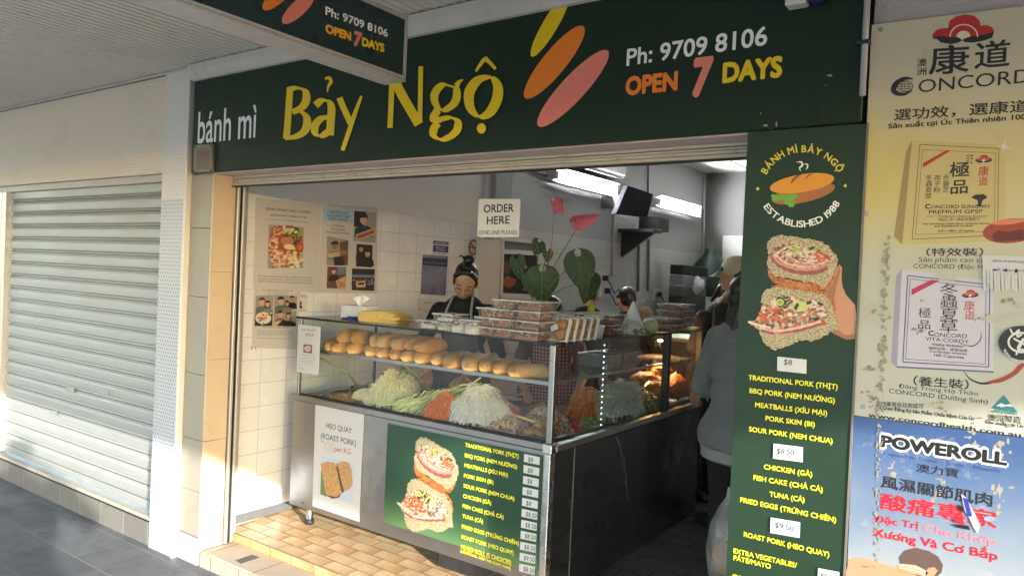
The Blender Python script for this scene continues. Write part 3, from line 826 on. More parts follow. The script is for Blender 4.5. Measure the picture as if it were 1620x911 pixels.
    arc([(20, 690), (90, 712), (170, 728)], 12, ONI, o+4)
    arc([(150, 740), (240, 775), (330, 765)], 12, HAM, o+5)
    bits([(120, 620), (190, 590), (330, 620), (320, 690), (200, 720), (60, 660)], [CAR, CAR2, CAR, HAM3, CAR2], 60, 9, 22, o+6)
    bits([(190, 540), (270, 500), (320, 550), (250, 610)], [HERB, DK, HERB, CUC], 22, 10, 24, o+9)
    bits([(400, 520), (520, 560), (580, 640), (470, 700), (400, 640), (300, 690), (300, 640)], [ONI, HAM2, M_fill, HAM3, DK, ONI], 54, 10, 26, o+9)
    pg(ellpts(238, 556, 27, 0, 24, 16), CUC2, o+13); pg(ellpts(238, 556, 15, 0, 13, 12), CUC, o+13.5)
    pg(rough([(318, 590), (350, 545), (420, 560), (428, 600), (370, 620)], 3, 3), CUC2, o+13); pg([(330, 596), (352, 560), (372, 568), (350, 612)], HERB, o+13.5)
    pg([(500, 720), (540, 676), (556, 706)], CAR2, o+13)

# ---------------------------------------------------------------- tall menu board
mb_ = empty('menu_board', (-.58, FY, .8), 'tall green menu board with bread emblem, sandwich photo and price notes right of the opening', 'menu board')
MY = FY-.004; PM = Plane('y', MY, .00022)
zb = .35
a0 = ony(1183, 211, MY); a1 = ony(1371, 197, MY)
b = MB(); b.box(a0.x, MY, zb, a1.x, FY+.0195, 2.2615, M_green2); b.build('board', mb_)
b = MB(); b.box(a1.x+.0005, MY-.004, zb, a1.x+.0065, FY+.02, 2.262, M('board_edge', (.16, .15, .13), .6, var=.3, vs=20)); b.build('edge', mb_)
cE = crop(1150, 180, 2.396)
b = MB(); arc_text(b, PM, 'BÁNH MÌ BẢY NGỘ', cE(288, 300), 154/2.396, 154, 29, 27/2.396, ink('logo_yellow', (222, 204, 66)), .025)
for x, y in ((117, 285), (449, 273)): PM.poly(b, [cE(x-7, y), cE(x, y-7), cE(x+7, y), cE(x, y+7)], ink('logo_yellow', (222, 204, 66)), 2)
b.build('arched_lettering', mb_)
b = MB(); arc_text(b, PM, 'ESTABLISHED 1988', cE(280, 262), 168/2.396, -148, -27, 26/2.396, W_, .02, inside=True); b.build('lower_lettering', mb_)
b = MB(); BR = ink('emblem_bread', (222, 150, 50)); BR2 = ink('emblem_bread_dark', (168, 104, 58)); BR3 = ink('emblem_slash', (140, 84, 44)); LE = ink('emblem_leaf', (110, 168, 62))
PM.poly(b, [cE(*q) for q in ellpts(290, 302, 120, -26, 34, 30)], BR2, 2)
PM.poly(b, [cE(*q) for q in ellpts(285, 264, 122, -20, 34, 30)], BR, 3)
for q in ([(242, 268), (246, 250), (266, 232), (284, 230), (264, 246)], [(294, 254), (300, 240), (316, 228), (326, 230), (308, 240)]): PM.poly(b, [cE(*z) for z in q], BR3, 4)
for x, y, r in ((185, 322, 17), (206, 316, 16), (226, 330, 16), (240, 320, 18), (246, 345, 13), (256, 314, 13), (175, 312, 10)): PM.poly(b, [cE(*q) for q in blobpts(x, y, r, r*.8, 10, .7)], LE, 5+x*.002)
ribbon(b, PM, [cE(*q) for q in ((264, 184), (282, 184), (286, 196), (276, 206), (280, 218))], [.5, 2.6, 3.2, 2.6, .6], W_, 4); ribbon(b, PM, [cE(*q) for q in ((292, 192), (304, 192), (306, 202), (300, 212))], [.5, 2.2, 2.4, .6], W_, 4)
b.build('bread_emblem', mb_)
cS = crop(1180, 350, 4.337)
b = MB(); SKIN = ink('print_skin', (196, 140, 108)); SKIN2 = ink('print_skin_shade', (160, 108, 82))
PM.poly(b, [cS(*q) for q in ((560, 470), (620, 330), (640, 296), (660, 318), (656, 400), (664, 450), (688, 505), (750, 575), (758, 640), (748, 806), (690, 812), (600, 770), (560, 700), (590, 600))], SKIN, 1)
PM.poly(b, [cS(*q) for q in ((600, 770), (690, 812), (748, 806), (750, 770), (680, 780), (630, 740), (610, 690), (590, 720))], SKIN2, 1.5)
PM.poly(b, [cS(*q) for q in ((540, 480), (590, 440), (622, 360), (640, 300), (650, 340), (620, 450), (600, 560))], SKIN2, 1.6)
sandwich(b, lambda x, y, l: PM.at(*cS(x, y), l))
b.build('sandwich_photo', mb_)
cM = crop(1140, 540, 2.456)
b = MB()
for s, x0, y0, x1, y1 in (('TRADITIONAL PORK (THỊT)', 108, 148, 455, 186), ('BBQ PORK (NEM NƯỚNG)', 112, 199, 444, 239), ('MEATBALLS (XÍU MẠI)', 134, 254, 414, 288), ('PORK SKIN (BI)', 174, 306, 366, 331), ('SOUR PORK (NEM CHUA)', 110, 348, 435, 396), ('CHICKEN (GÀ)', 168, 494, 356, 525), ('FISH CAKE (CHẢ CÁ)', 127, 536, 397, 584), ('TUNA (CÁ)', 190, 600, 326, 624), ('FRIED EGGS (TRỨNG CHIÊN)', 76, 622, 449, 702), ('ROAST PORK (HEO QUAY)', 90, 756, 422, 836), ('EXTRA VEGETABLES/', 50, 820, 296, 878), ('PÂTÉ/MAYO', 50, 847, 195, 882), ('EXTRA MEAT', 47, 920, 200, 960)):
    text_px(b, PM, s, cM(x0, y0), cM(x1, y1), cM(x0, y0-19.5)[1], YL, .028)
b.build('menu_lettering', mb_)
def note(par, P, cr, quad, s, p0, p1, top, lay=3, name='price_note'):
    b = MB(); P.poly(b, [cr(*q) for q in quad], PAPER, lay)
    if s: text_px(b, P, s, cr(*p0), cr(*p1), cr(p0[0], top)[1], K_, -.004, lay+2, .12)
    return b.build(name, par)
note(mb_, PM, cM, [(222, 58), (336, 70), (335, 125), (221, 113)], '$8', (246, 88), (278, 92), 66, 20)
note(mb_, PM, cM, [(207, 395), (322, 409), (321, 468), (205, 453)], '$8.50', (219, 434), (286, 441), 412, 20)
note(mb_, PM, cM, [(196, 681), (311, 700), (309, 761), (194, 741)], '$9.50', (212, 718), (284, 736), 698, 20)
note(mb_, PM, cM, [(380, 877), (463, 893), (461, 950), (378, 935)], '$0.50', (388, 915), (450, 926), 895, 20)
b = MB(); M_smear = M('paint_smear', (.012, .03, .02), .6, var=.5, vs=60)
random.seed(3)
for i in range(26): PM.poly(b, [cM(*q) for q in blobpts(random.gauss(290, 26), random.gauss(340, 34), random.uniform(2, 8), random.uniform(2, 9), 8, .8)], M_smear, 1.2+i*.01)
for i in range(10): PM.poly(b, [cM(*q) for q in blobpts(random.gauss(440, 20), random.gauss(260, 25), random.uniform(2, 6), random.uniform(3, 9), 8, .8)], M_smear, 1.6+i*.01)
b.build('paint_smear', mb_)

# ---------------------------------------------------------------- advertising posters on the right
PY = FY-.002; PP = Plane('y', PY, .00025)
cp = empty('health_poster', (.0, FY, 1.4), 'torn cream and yellow poster with a red emblem, Chinese lettering and two medicine boxes', 'poster')
k = NT('poster_cream'); p = k.sep(k.pos())
n = k.noise(k.pos(), 6., 7, .7); n2 = k.noise(k.pos(), 2.2, 5, .6, .8)
band = k.math('MULTIPLY', k.rng(p[2], 1.85, 2.06, 0, 1), k.rng(p[2], 2.16, 2.36, 1, 0)); band = k.math('MULTIPLY', band, k.rng(p[0], -.46, -.05, .9, .5))
low = k.rng(p[2], 1.75, 1.95, 0, 1)
c = k.mix(low, (.45, .45, .385), (.48, .455, .33)); c = k.mix(band, c, (.56, .46, .12))
c = k.mix(k.rng(n2, .52, .7, 0, .45), c, (.50, .49, .43)); c = k.mix(k.rng(n, .56, .72, 0, .4), c, (.34, .30, .18))
M_pcream = k.done(c, k.rng(n, .3, .7, .35, .55)); k.bump(n2, .25, .01)
b = MB(); PP.slab(b, [(1379, 40), (1720, -2), (1720, 704), (1350, 656)], M_pcream, .003); b.build('sheet', cp)
cF = crop(1380, 0, 4.1417); cG = crop(1340, 380, 3.036); cH = crop(1350, 0, 2.2777)
RED = ink('emblem_red', (176, 42, 44)); NAVY = ink('emblem_black', (34, 32, 38)); CRM = ink('poster_pale', (214, 206, 176)); GREY_I = ink('text_grey', (60, 56, 54))
b = MB()
def emblem(cr, cx, cy, s, P=PP, lay=2):
    def pg(pts, m, l): P.poly(b, [cr(cx+x*s, cy+y*s) for x, y in pts], m, lay+l)
    pg([(-200, 60), (-205, 30), (-180, 0), (-140, -12), (-102, -14), (-90, -62), (-50, -90), (10, -104), (70, -94), (104, -62), (112, -30), (150, -34), (190, -18), (202, 10), (190, 44)], RED, 0)
    pg([(-202, 36), (-100, 44), (-60, 46), (-30, 50), (-10, 66), (10, 54), (40, 40), (100, 36), (198, 12), (186, 50), (130, 70), (60, 82), (10, 78), (-8, 66), (-30, 80), (-80, 92), (-150, 80)], NAVY, 1)
    ar = [(x*90, -y*80) for x, y in [(math.cos(t), math.sin(t)) for t in [math.pi*i/14 for i in range(15)]]]
    ribbon(b, P, [cr(cx+(x+2)*s, cy+(y+44)*s) for x, y in ar], 8*s/4.14 if cr is cF else 8*s/3, CRM, lay+2)
    pg([(-46, 44)]+[(x*.52, y*.52+46) for x, y in ar[::-1]]+[(46, 42), (10, 52), (-8, 64), (-20, 54)], CRM, 2)
emblem(cF, 598, 200, 1.0)
b.build('red_emblem', cp)
b = MB()
def T(s, cr, p0, p1, top, m=None, bold=.0, lay=3, P=PP, **kw): text_px(b, P, s, cr(*p0), cr(*p1), cr(p0[0], top)[1], m or NAVY, bold, lay, **kw)
CJ = .86
def CJK(s, cr, p0, p1, top, m=None, bold=.02, lay=3, P=PP):
    text_px(b, P, s, cr(*p0), cr(*p1), cr(p0[0], top)[1], m or NAVY, bold*.55, lay, caph=.80)
CJK('康', cF, (370, 474), (632, 462), 318, None, .03); CJK('道', cF, (668, 440), (900, 420), 290, None, .03)
CJK('澳', cF, (292, 436), (356, 430), 392); CJK('洲', cF, (290, 494), (354, 488), 452)
T('ONCORD', cF, (300, 610), (1040, 540), 522, None, -.004)
ribbon(b, PP, [cF(*q) for q in ((268, 520), (215, 516), (160, 545), (140, 590), (165, 615), (215, 618), (262, 592))], [1.2, 5.5, 8, 9, 7, 4, 1.5], NAVY, 3)
for rx in (50, 24): ribbon(b, PP, [cF(216+rx*math.cos(t), 568+36*math.sin(t)) for t in [math.pi*2*i/16 for i in range(16)]], 1.0, NAVY, 3, closed=True)
for dy in (-14, 14): ribbon(b, PP, [cF(170, 570+dy), cF(262, 566+dy)], .9, NAVY, 3)
ribbon(b, PP, [cF(214, 532), cF(216, 606)], .9, NAVY, 3); ribbon(b, PP, [cF(168, 570), cF(266, 566)], .9, NAVY, 3)
CJK('選功效，選康道', cF, (142, 786), (1030, 726), 722, None, .03)
T('Sản xuất tại Úc Thiên nhiên 100%', cF, (104, 844), (1060, 778), 812, None, .03)
b.build('heading_lettering', cp)
# upper box picture
GOLD = ink('box_gold', (188, 172, 118)); GOLD2 = ink('box_side', (150, 132, 84)); GOLDL = ink('box_line', (120, 104, 62)); LIL = ink('box_lilac', (188, 184, 196)); LIL2 = ink('box_lilac_side', (150, 148, 166)); LILL = ink('box_lilac_line', (96, 96, 124))
b = MB()
PP.poly(b, [cH(*q) for q in ((212, 506), (548, 524), (546, 870), (176, 882))], GOLD, 2)
PP.poly(b, [cH(*q) for q in ((212, 506), (176, 882), (146, 852), (190, 546))], GOLD2, 2)
def frame(cr, q, w, m, lay):
    for i in range(4): ribbon(b, PP, [cr(*q[i]), cr(*q[(i+1) % 4])], w, m, lay)
frame(cH, [(240, 522), (524, 536), (520, 848), (212, 862)], 1.3, GOLDL, 3); frame(cH, [(250, 540), (512, 552), (508, 834), (224, 846)], .8, GOLDL, 3)
PP.poly(b, [cH(*q) for q in ((252, 588), (336, 542), (352, 543), (250, 604))], RED, 4)
CJK('極', cH, (346, 634), (418, 632), 588, None, .03, 4); CJK('品', cH, (350, 696), (412, 692), 652, None, .03, 4)
for s, x, y in (('冬', 260, 650), ('蟲', 260, 671), ('夏', 259, 693), ('草', 258, 716), ('孢', 290, 650), ('子', 290, 672), ('粉', 289, 694), ('赤', 322, 648), ('靈', 322, 671), ('芝', 321, 693)): CJK(s, cH, (x, y), (x+24, y-1), y-18, GREY_I, 0, 4)
CJK('康', cH, (450, 632), (488, 630), 602, RED, .01, 4); CJK('道', cH, (450, 668), (484, 666), 640, RED, .01, 4); CJK('浮芝', cH, (404, 590), (432, 588), 560, NAVY, 0, 4)
emblem(cH, 470, 574, .15, lay=4)
PP.poly(b, [cH(*q) for q in ((424, 712), (440, 702), (470, 700), (484, 712), (466, 722), (460, 740), (470, 744), (440, 744), (450, 736), (448, 722))], NAVY, 4)
T('ONCORD SUNCHIH', cH, (280, 752), (490, 750), 739, NAVY, .01, 4); T('C', cH, (258, 752), (278, 752), 735, NAVY, .04, 4)
T('PREMIUM GPSP', cH, (272, 770), (466, 768), 757, NAVY, .01, 4)
T('3 in 1 Therapeutic Immune Activator', cH, (266, 783), (484, 782), 775, GREY_I, 0, 4); CJK('特級三合一極品保健配方', cH, (306, 796), (456, 794), 786, GREY_I, 0, 4)
T('from Ganoderma Lucidum Spore, Cordyceps Sinensis', cH, (250, 810), (490, 808), 803, GREY_I, .02, 4); T('and Ganoderma Lucidum', cH, (292, 818), (430, 817), 811, GREY_I, .02, 4); T('AUST L 98652 / 60 Capsules', cH, (304, 836), (436, 834), 829, GREY_I, .02, 4)
# mushroom
MU = ink('mushroom', (150, 62, 40)); MU2 = ink('mushroom_dark', (96, 34, 26))
PP.poly(b, [cH(*q) for q in ellpts(570, 832, 104, -10, 44, 24)], MU, 4); PP.poly(b, [cH(*q) for q in ((500, 850), (520, 830), (560, 836), (600, 826), (640, 838), (640, 862), (560, 868), (510, 872))], MU2, 5)
PP.poly(b, [cH(*q) for q in ellpts(560, 800, 60, -6, 9, 20)], ink('mushroom_light', (206, 122, 84)), 5)
b.build('gold_box_picture', cp)
b = MB()
CJK('（特效裝）', cG, (380, 72), (654, 72), 40, NAVY, .03); T('Sản phẩm cao cấp', cG, (344, 104), (690, 106), 80, GREY_I); T('CONCORD (Đặc Hiệu)', cG, (318, 134), (720, 140), 112, GREY_I)
CJK('（養生裝）', cG, (318, 690), (584, 712), 652, NAVY, .03); T('Đông Trùng Hạ Thảo', cG, (248, 708), (630, 746), 688, GREY_I); T('CONCORD (Dưỡng Sinh)', cG, (202, 732), (676, 786), 710, GREY_I)
CJK('澳洲藥管局註冊認可', cG, (138, 792), (368, 806), 772, GREY_I, .02); T('Cơ Quan Đăng Ký Sản Phẩm Chữa Bệnh Của Úc', cG, (138, 806), (612, 864), 790, NAVY, .03)
T('www.concordhealth.com.au', cG, (102, 846), (836, 946), 824, NAVY, .03, caph=.76)
CJK('澳洲製造', cG, (672, 862), (836, 876), 834, GREY_I, .02); T('Sản xuất tại Úc', cG, (662, 878), (850, 900), 862, GREY_I, .03)
for y in (770, 796): ribbon(b, PP, [cG(104, y), cG(112, y+7), cG(130, y-8)], .9, RED, 3)
b.build('lower_lettering', cp)
b = MB()
PP.poly(b, [cG(*q) for q in ((264, 140), (704, 196), (704, 636), (240, 610))], LIL, 2); PP.poly(b, [cG(*q) for q in ((264, 140), (240, 610), (212, 584), (236, 172))], LIL2, 2)
PP.poly(b, [cG(*q) for q in ((240, 604), (704, 628), (704, 636), (240, 611))], LILL, 3)
frame(cG, [(292, 170), (686, 214), (680, 608), (268, 584)], 1.8, LILL, 3); frame(cG, [(304, 186), (668, 228), (664, 594), (282, 570)], 1.0, LILL, 3)
PP.poly(b, [cG(*q) for q in ((310, 236), (404, 190), (444, 194), (310, 264))], ink('box_magenta', (176, 44, 84)), 4)
for s, x, y in (('冬', 446, 262), ('蟲', 446, 318), ('夏', 446, 378), ('草', 444, 436)): CJK(s, cG, (x, y), (x+86, y+2), y-52, NAVY, .0, 4)
CJK('極', cG, (342, 366), (402, 370), 324, NAVY, 0, 4); CJK('品', cG, (342, 420), (400, 424), 382, NAVY, 0, 4); CJK('康', cG, (562, 332), (612, 334), 292, RED, 0, 4); CJK('道', cG, (566, 376), (612, 380), 338, RED, 0, 4)
emblem(cG, 592, 258, .2, lay=4)
T('C', cG, (390, 456), (416, 458), 432, NAVY, .04, 4); T('ONCORD', cG, (418, 462), (576, 470), 442, NAVY, -.003, 4); T('VITA-CORDY', cG, (376, 480), (584, 496), 462, NAVY, 0, 4)
T('Vitality Activator', cG, (406, 504), (564, 514), 492, GREY_I, .02, 4); CJK('補肺益腎，修復強健', cG, (392, 522), (578, 536), 510, GREY_I, .01, 4); T('Cordyceps sinensis', cG, (396, 536), (576, 550), 526, GREY_I, .02, 4); T('100 Capsules', cG, (418, 556), (562, 568), 544, GREY_I, .02, 4)
b.build('lilac_box_picture', cp)
b = MB()
ribbon(b, PP, [cG(*q) for q in ((560, 626), (590, 664), (640, 686), (690, 684))], [.5, 2, 3, 4], NAVY, 4); ribbon(b, PP, [cG(*q) for q in ((680, 682), (740, 670), (800, 640), (830, 610), (852, 590))], [4, 7, 7, 8, 6], MU, 4.5)
ribbon(b, PP, [cG(*q) for q in ((540, 494), (600, 508), (640, 480), (644, 440))], [.5, 1.6, 1.2, .5], MU2, 5)
b.build('root_picture', cp)
b = MB(); TEAL = ink('triangle_teal', (46, 122, 128))
PP.poly(b, [cG(*q) for q in ((752, 742), (820, 826), (692, 806))], TEAL, 3); PP.poly(b, [cG(*q) for q in ((716, 794), (740, 780), (760, 790), (784, 784), (800, 800), (770, 796), (744, 800))], PAPER, 4)
T('AUSTRALIAN', cG, (706, 818), (806, 828), 808, TEAL, .03); T('MADE & OWNED', cG, (690, 826), (818, 838), 816, TEAL, .03)
b.build('triangle_mark', cp)
# round black sticker
b = MB(); PP.poly(b, [cG(*q) for q in ellpts(842, 492, 114, 6, 82, 40)], NAVY, 20); 
ribbon(b, PP, [cG(*q) for q in ellpts(838, 490, 62, 4, 46, 24)], 3.2, PAPER, 22, closed=True); ribbon(b, PP, [cG(*q) for q in ((784, 424), (800, 450), (826, 430), (818, 462), (840, 452))], 3, PAPER, 22); ribbon(b, PP, [cG(*q) for q in ((800, 470), (880, 520), (820, 520), (850, 470), (812, 550))], 3, PAPER, 22)
arc_text(b, PP, 'NURSE WESTLINE', cG(842, 492), 32, -160, -80, 4.5, PAPER, .03, 22, inside=True)
b.build('round_sticker', cp)
# fringe of a tear-off notice, torn paper and tape
b = MB(); PP.poly(b, [cG(*q) for q in ((650, 72), (852, 78), (852, 160), (652, 140))], LAM, 24)
for s, y in (('room for rent near the station', 104), ('call after five', 146)): T(s, cG, (700, y), (850, y+6), y-14, ink('biro', (70, 80, 130)), 0, 26)
for i in range(12):
    x = 652+i*17; PP.poly(b, [cG(*q) for q in ((x, 140), (x+15, 142), (x+16+random.uniform(-4, 4), 244+random.uniform(-12, 8)), (x+3+random.uniform(-4, 4), 240+random.uniform(-12, 8)))], LAM, 24+.3*(i % 3))
b.build('tear_off_notice', cp)
M_tape = M('old_tape', (.30, .28, .22), .5, var=.4, vs=60, dirt=.6); M_torn = M('torn_paper', (.46, .45, .40), .8, var=.25, vs=30); M_tape2 = M('tape_residue', (.26, .24, .17), .6, var=.5, vs=80)
b = MB(); random.seed(11)
for i in range(120):
    y = random.uniform(-40, 840); x = 190-(y-100)*.045+random.gauss(0, 9)
    PP.poly(b, [cG(*q) for q in blobpts(x, y, random.uniform(3, 12), random.uniform(3, 14), 8, .9)], random.choice([M_tape, M_tape2, M_tape]), 6+i*.02)
for i in range(48):
    x, y = random.choice([(100, 605), (130, 740), (440, 790), (620, 870), (640, 370), (350, 290), (360, 430), (820, 300), (120, 330), (740, 855)])
    PP.poly(b, [cG(*q) for q in blobpts(random.gauss(x, 22), random.gauss(y, 14), random.uniform(3, 18), random.uniform(3, 11), 9, .9)], random.choice([M_tape, M_tape2, M_tape2, M_torn]), 9+i*.02)
PP.poly(b, [cG(*q) for q in ((640, 380), (700, 350), (760, 362), (852, 340), (852, 388), (770, 392), (690, 400))], M_torn, 12)
PP.poly(b, [cG(*q) for q in ((442, 156), (520, 164), (516, 196), (440, 188))], M_torn, 12)
b.build('torn_scrap', cp)
for x, y in ((1393, 47), (1370, 338), (1365, 643)): b = MB(); b.lathe([(0, -.004), (.005, -.003), (.006, 0)], PP.at(x, y, 2), M_screw, 10, Matrix.Rotation(R_(90), 4, 'X')); PP.poly(b, ellpts(x, y, 4.5, 0, 4.5, 10), M_steel_d, 1.5); b.build('screw', cp)
b = MB()
for a in range(8):
    an = a*math.pi/4+.2; L = 14 if a % 2 == 0 else 7
    x, y = cH(543, 530); PP.poly(b, [(x+1.2*math.cos(an+1.57), y+1.2*math.sin(an+1.57)), (x+L*math.cos(an), y+L*math.sin(an)), (x-1.2*math.cos(an+1.57), y-1.2*math.sin(an+1.57))], PAPER, 6+a*.1)
b.build('sparkle_print', cp)

pp = empty('ointment_poster', (.0, FY, .9), 'sky blue poster with bold black heading and red Chinese lettering above a bent man', 'poster')
k = NT('poster_sky'); p = k.sep(k.pos()); n = k.noise(k.pos(), 3.0, 5, .6); n2 = k.noise(k.pos(), 9., 7, .7)
t = k.math('ADD', k.rng(p[2], .80, 1.34, 0, 1), k.math('MULTIPLY', k.math('SUBTRACT', n, .5), .5))
c = k.ramp(t, [(.12, lin(168, 167, 164)), (.45, lin(130, 142, 156)), (.78, lin(80, 104, 142)), (.98, lin(54, 80, 126))])
c = k.mix(k.rng(n2, .58, .72, 0, .5), c, (.5, .5, .5))
M_psky = k.done(c, .4)
b = MB(); PP.slab(b, [(1350, 657.5), (1720, 705.5), (1720, 1190), (1331, 1140)], M_psky, .003); b.build('sheet', pp)
cP = crop(1330, 640, 3.3621); b = MB()
text_px(b, PP, 'POWEROLL', cP(204, 222), cP(892, 325), cP(204, 150)[1], PAPER, .13, 2.5); text_px(b, PP, 'POWEROLL', cP(212, 219), cP(886, 320), cP(212, 158)[1], K_, .055, 4)
b.build('heading', pp)
b = MB(); T('Expert in Bone - Joint - Muscle', cP, (230, 266), (850, 362), 246, ink('text_blue', (40, 66, 130))); CJK('澳力寶', cP, (400, 352), (626, 384), 312, NAVY, .02)
CJK('風濕關節肌肉', cP, (214, 432), (806, 536), 376, NAVY, .04); b.build('subheading', pp)
DR = ink('text_red', (196, 30, 44)); PKR = ink('text_pink', (196, 120, 130)); b = MB()
CJK('酸痛專家', cP, (208, 544), (830, 650), 470, DR, .05); T('Đặc Trị', cP, (178, 620), (412, 660), 584, DR, .03); T('Cho Khớp', cP, (440, 672), (826, 748), 632, PKR, .03); T('Xương Và Cơ Bắp', cP, (170, 694), (834, 826), 650, DR, .03)
b.build('red_lettering', pp)
b = MB(); HAIRP = ink('print_hair', (92, 72, 66)); SK3 = ink('print_skin_pale', (216, 172, 146))
PP.poly(b, [cP(*q) for q in ((46, 820), (90, 812), (140, 816), (210, 840), (300, 862), (330, 850), (420, 870), (470, 900), (470, 1100), (20, 1100), (30, 880))], SKIN, 3)
PP.poly(b, [cP(*q) for q in ((316, 840), (312, 810), (340, 774), (400, 758), (470, 776), (520, 806), (544, 850), (536, 890), (490, 930), (430, 930), (380, 880))], HAIRP, 4)
PP.poly(b, [cP(*q) for q in ((300, 852), (330, 844), (400, 852), (440, 872), (466, 890), (450, 911), (390, 893), (320, 872))], SK3, 5); PP.poly(b, [cP(*q) for q in ((466, 866), (500, 862), (516, 880), (480, 930), (450, 930), (452, 890))], SKIN, 5)
for y in (858, 872, 886): ribbon(b, PP, [cP(310, y), cP(380, y+10), cP(440, y+30)], .8, SKIN2, 6)
PP.poly(b, [cP(*q) for q in ((110, 852), (150, 856), (150, 864), (112, 862))], SKIN2, 5)
b.build('man_picture', pp)
b = MB(); random.seed(5)
for i in range(70):
    y = random.uniform(100, 880); PP.poly(b, [cP(*q) for q in blobpts(206-(y-200)*.03+random.gauss(0, 9), y, random.uniform(1.5, 7), random.uniform(2, 14), 7, .9)], random.choice([M_tape2, M_tape, M_tape2]), 8+i*.02)
for i in range(50):
    x, y = random.choice([(510, 210), (700, 210), (860, 220), (530, 440), (860, 470), (270, 330)]); PP.poly(b, [cP(*q) for q in blobpts(random.gauss(x, 18), random.gauss(y, 40), random.uniform(4, 20), random.uniform(4, 22), 9, .8)], M_tapec if 'M_tapec' in globals() else M_tape, 1.2+i*.01)
b.build('torn_scrap', pp)
b = MB(); PP.poly(b, [cP(*q) for q in ((640, 470), (662, 486), (690, 530), (716, 580), (744, 640), (730, 684), (706, 650), (684, 600), (660, 560))], M('torn_backing', (.42, .42, .44), .8, var=.25, vs=20), 12)
for q in ((790, 604, 30, 14),): PP.poly(b, [cP(*z) for z in blobpts(*q, 14, .25)], _MATS['ink_scuffed_blue'] if 'ink_scuffed_blue' in _MATS else ink('scuffed_blue', (132, 150, 176)), 11)
PP.poly(b, [cP(*q) for q in ((650, 490), (676, 500), (700, 590), (676, 592))], ink('scrap_blue', (44, 50, 150)), 14); PP.poly(b, [cP(*q) for q in ((590, 632), (680, 640), (690, 664), (620, 650))], K_, 14); PP.poly(b, [cP(*q) for q in ((620, 526), (648, 540), (656, 574), (630, 556))], K_, 14.5); PP.poly(b, [cP(*q) for q in ((600, 596), (650, 606), (664, 640), (610, 624))], DR, 15)
b.build('peeled_patch', pp)

# sensor box, blue lamp and conduit at the top right
sb = empty('sensor_box', (-.64, FY, 2.62), 'small off white box with a dark blue dome at the top of the green sign', 'sensor')
b = MB(); q0 = ony(1241, 10, 2.40); q1 = ony(1274, 7, 2.40); b.box(q0.x, 2.40, q0.z, q1.x, SY-.001, q0.z+.12, M('sensor_plastic', (.62, .58, .54), .5), .004); b.build('case', sb)
q2 = ony(1294, 4, 2.42); b = MB(); b.ell((q2.x, 2.422, q2.z+.035), (.036, .03, .042), M('blue_dome', (.012, .012, .06), .25), 18, 12); b.build('dome', sb, True)
cd = empty('conduit', (-.447, FY-.02, 2.3), 'grey conduit pipe clipped down the right end of the green sign', 'pipe')
b = MB(); b.tube([(-.4475, FY-.014, 2.345), (-.4475, FY-.014, 2.80)], .0095, M('pvc_grey', (.36, .36, .38), .4), 12); b.build('pipe', cd, True)
b = MB(); b.box(-.472, FY-.026, 2.50, -.434, FY-.003, 2.513, M_black, .003); b.build('clip', cd)
# ================================================================ the glass display counter
CX0, CX1, CY0, CY1 = -3.815, -1.872, 3.052, 5.05
GT = 1.432                                    # underside of the glass top
dc = empty('display_counter', (-2.85, 3.4, .14), 'stainless steel counter with a glass food display on top, turning back into the shop', 'food counter')
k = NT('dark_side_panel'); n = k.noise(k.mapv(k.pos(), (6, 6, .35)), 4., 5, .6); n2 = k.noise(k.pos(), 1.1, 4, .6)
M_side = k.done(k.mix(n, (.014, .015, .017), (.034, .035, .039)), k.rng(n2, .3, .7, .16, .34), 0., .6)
b = MB(); b.box(CX0+.01, CY0+.004, .243, CX1-.035, CY0+.75, .908, M_steel, .003); b.build('front_panel', dc)
b = MB(); b.box(CX1-.0345, CY0+.002, .243, CX1-.002, CY0+.05, .895, M('bright_steel', (.72, .72, .71), .28, 1., var=.05, vs=3, dirt=.1), .003); b.build('corner_strip', dc)
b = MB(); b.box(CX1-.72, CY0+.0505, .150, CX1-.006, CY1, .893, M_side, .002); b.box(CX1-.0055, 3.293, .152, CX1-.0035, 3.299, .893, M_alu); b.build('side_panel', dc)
b = MB(); M_scr = M('scuff', (.20, .21, .22), .5, var=.5, vs=30)
q = Plane('x', CX1-.0055); ribbon(b, q, [(974, 690), (979, 702), (986, 730), (990, 760), (992, 790)], [3.5, 2.2, 1.6, 1.1, .6], M_scr, 3); b.build('scuff_mark', dc)
b = MB()                                       # rim all round and bed
b.box(CX0, CY0-.006, .910, CX1+.002, CY0+.052, .946, M_steel, .004)
b.box(CX1-.052, CY0+.0525, .897, CX1+.004, CY1+.01, .932, M_steel_d, .004)
b.box(CX0, CY0+.0525, .910, CX0+.05, CY0+.75, .944, M_steel, .004)
b.build('rim', dc)
b = MB(); b.box(CX0+.0505, CY0+.0525, .895, CX1-.0525, CY0+.752, .926, M_steel_d); b.box(CX1-.62, CY0+.7525, .895, CX1-.0525, CY1, .926, M_steel_d); b.build('bed', dc)
b = MB()
b.box(CX0+.05, CY0+.010, .947, CX1-.04, CY0+.016, .953, M_black); b.box(CX0+.05, CY0+.030, .947, CX1-.04, CY0+.036, .952, M_black); b.box(CX1-.045, CY0+.06, .933, CX1-.040, CY1-.05, .940, M_black); b.build('glass_channel', dc)
for x, y in ((-3.655, 3.10), (-3.655, 3.70), (-2.05, 3.12), (-2.0, 4.9), (-2.45, 4.9)):
    b = MB(); b.lathe([(0, .142), (.024, .142), (.026, .150), (.026, .166), (.019, .170), (.019, .245)], (x, y, 0), M_steel, 16)
    lg = b.build('leg', dc, True); b = MB(); b.lathe([(0, .1405), (.027, .1408), (.029, .152), (.027, .170), (.019, .1702)], (x, y, 0), M_black, 16); b.build('rubber_foot', lg, True)
def post(x, y, z0, z1, s, mat, name='post'):
    b = MB(); b.box(x-s, y-s, z0, x+s, y+s, z1, mat, .003); return b.build(name, dc)
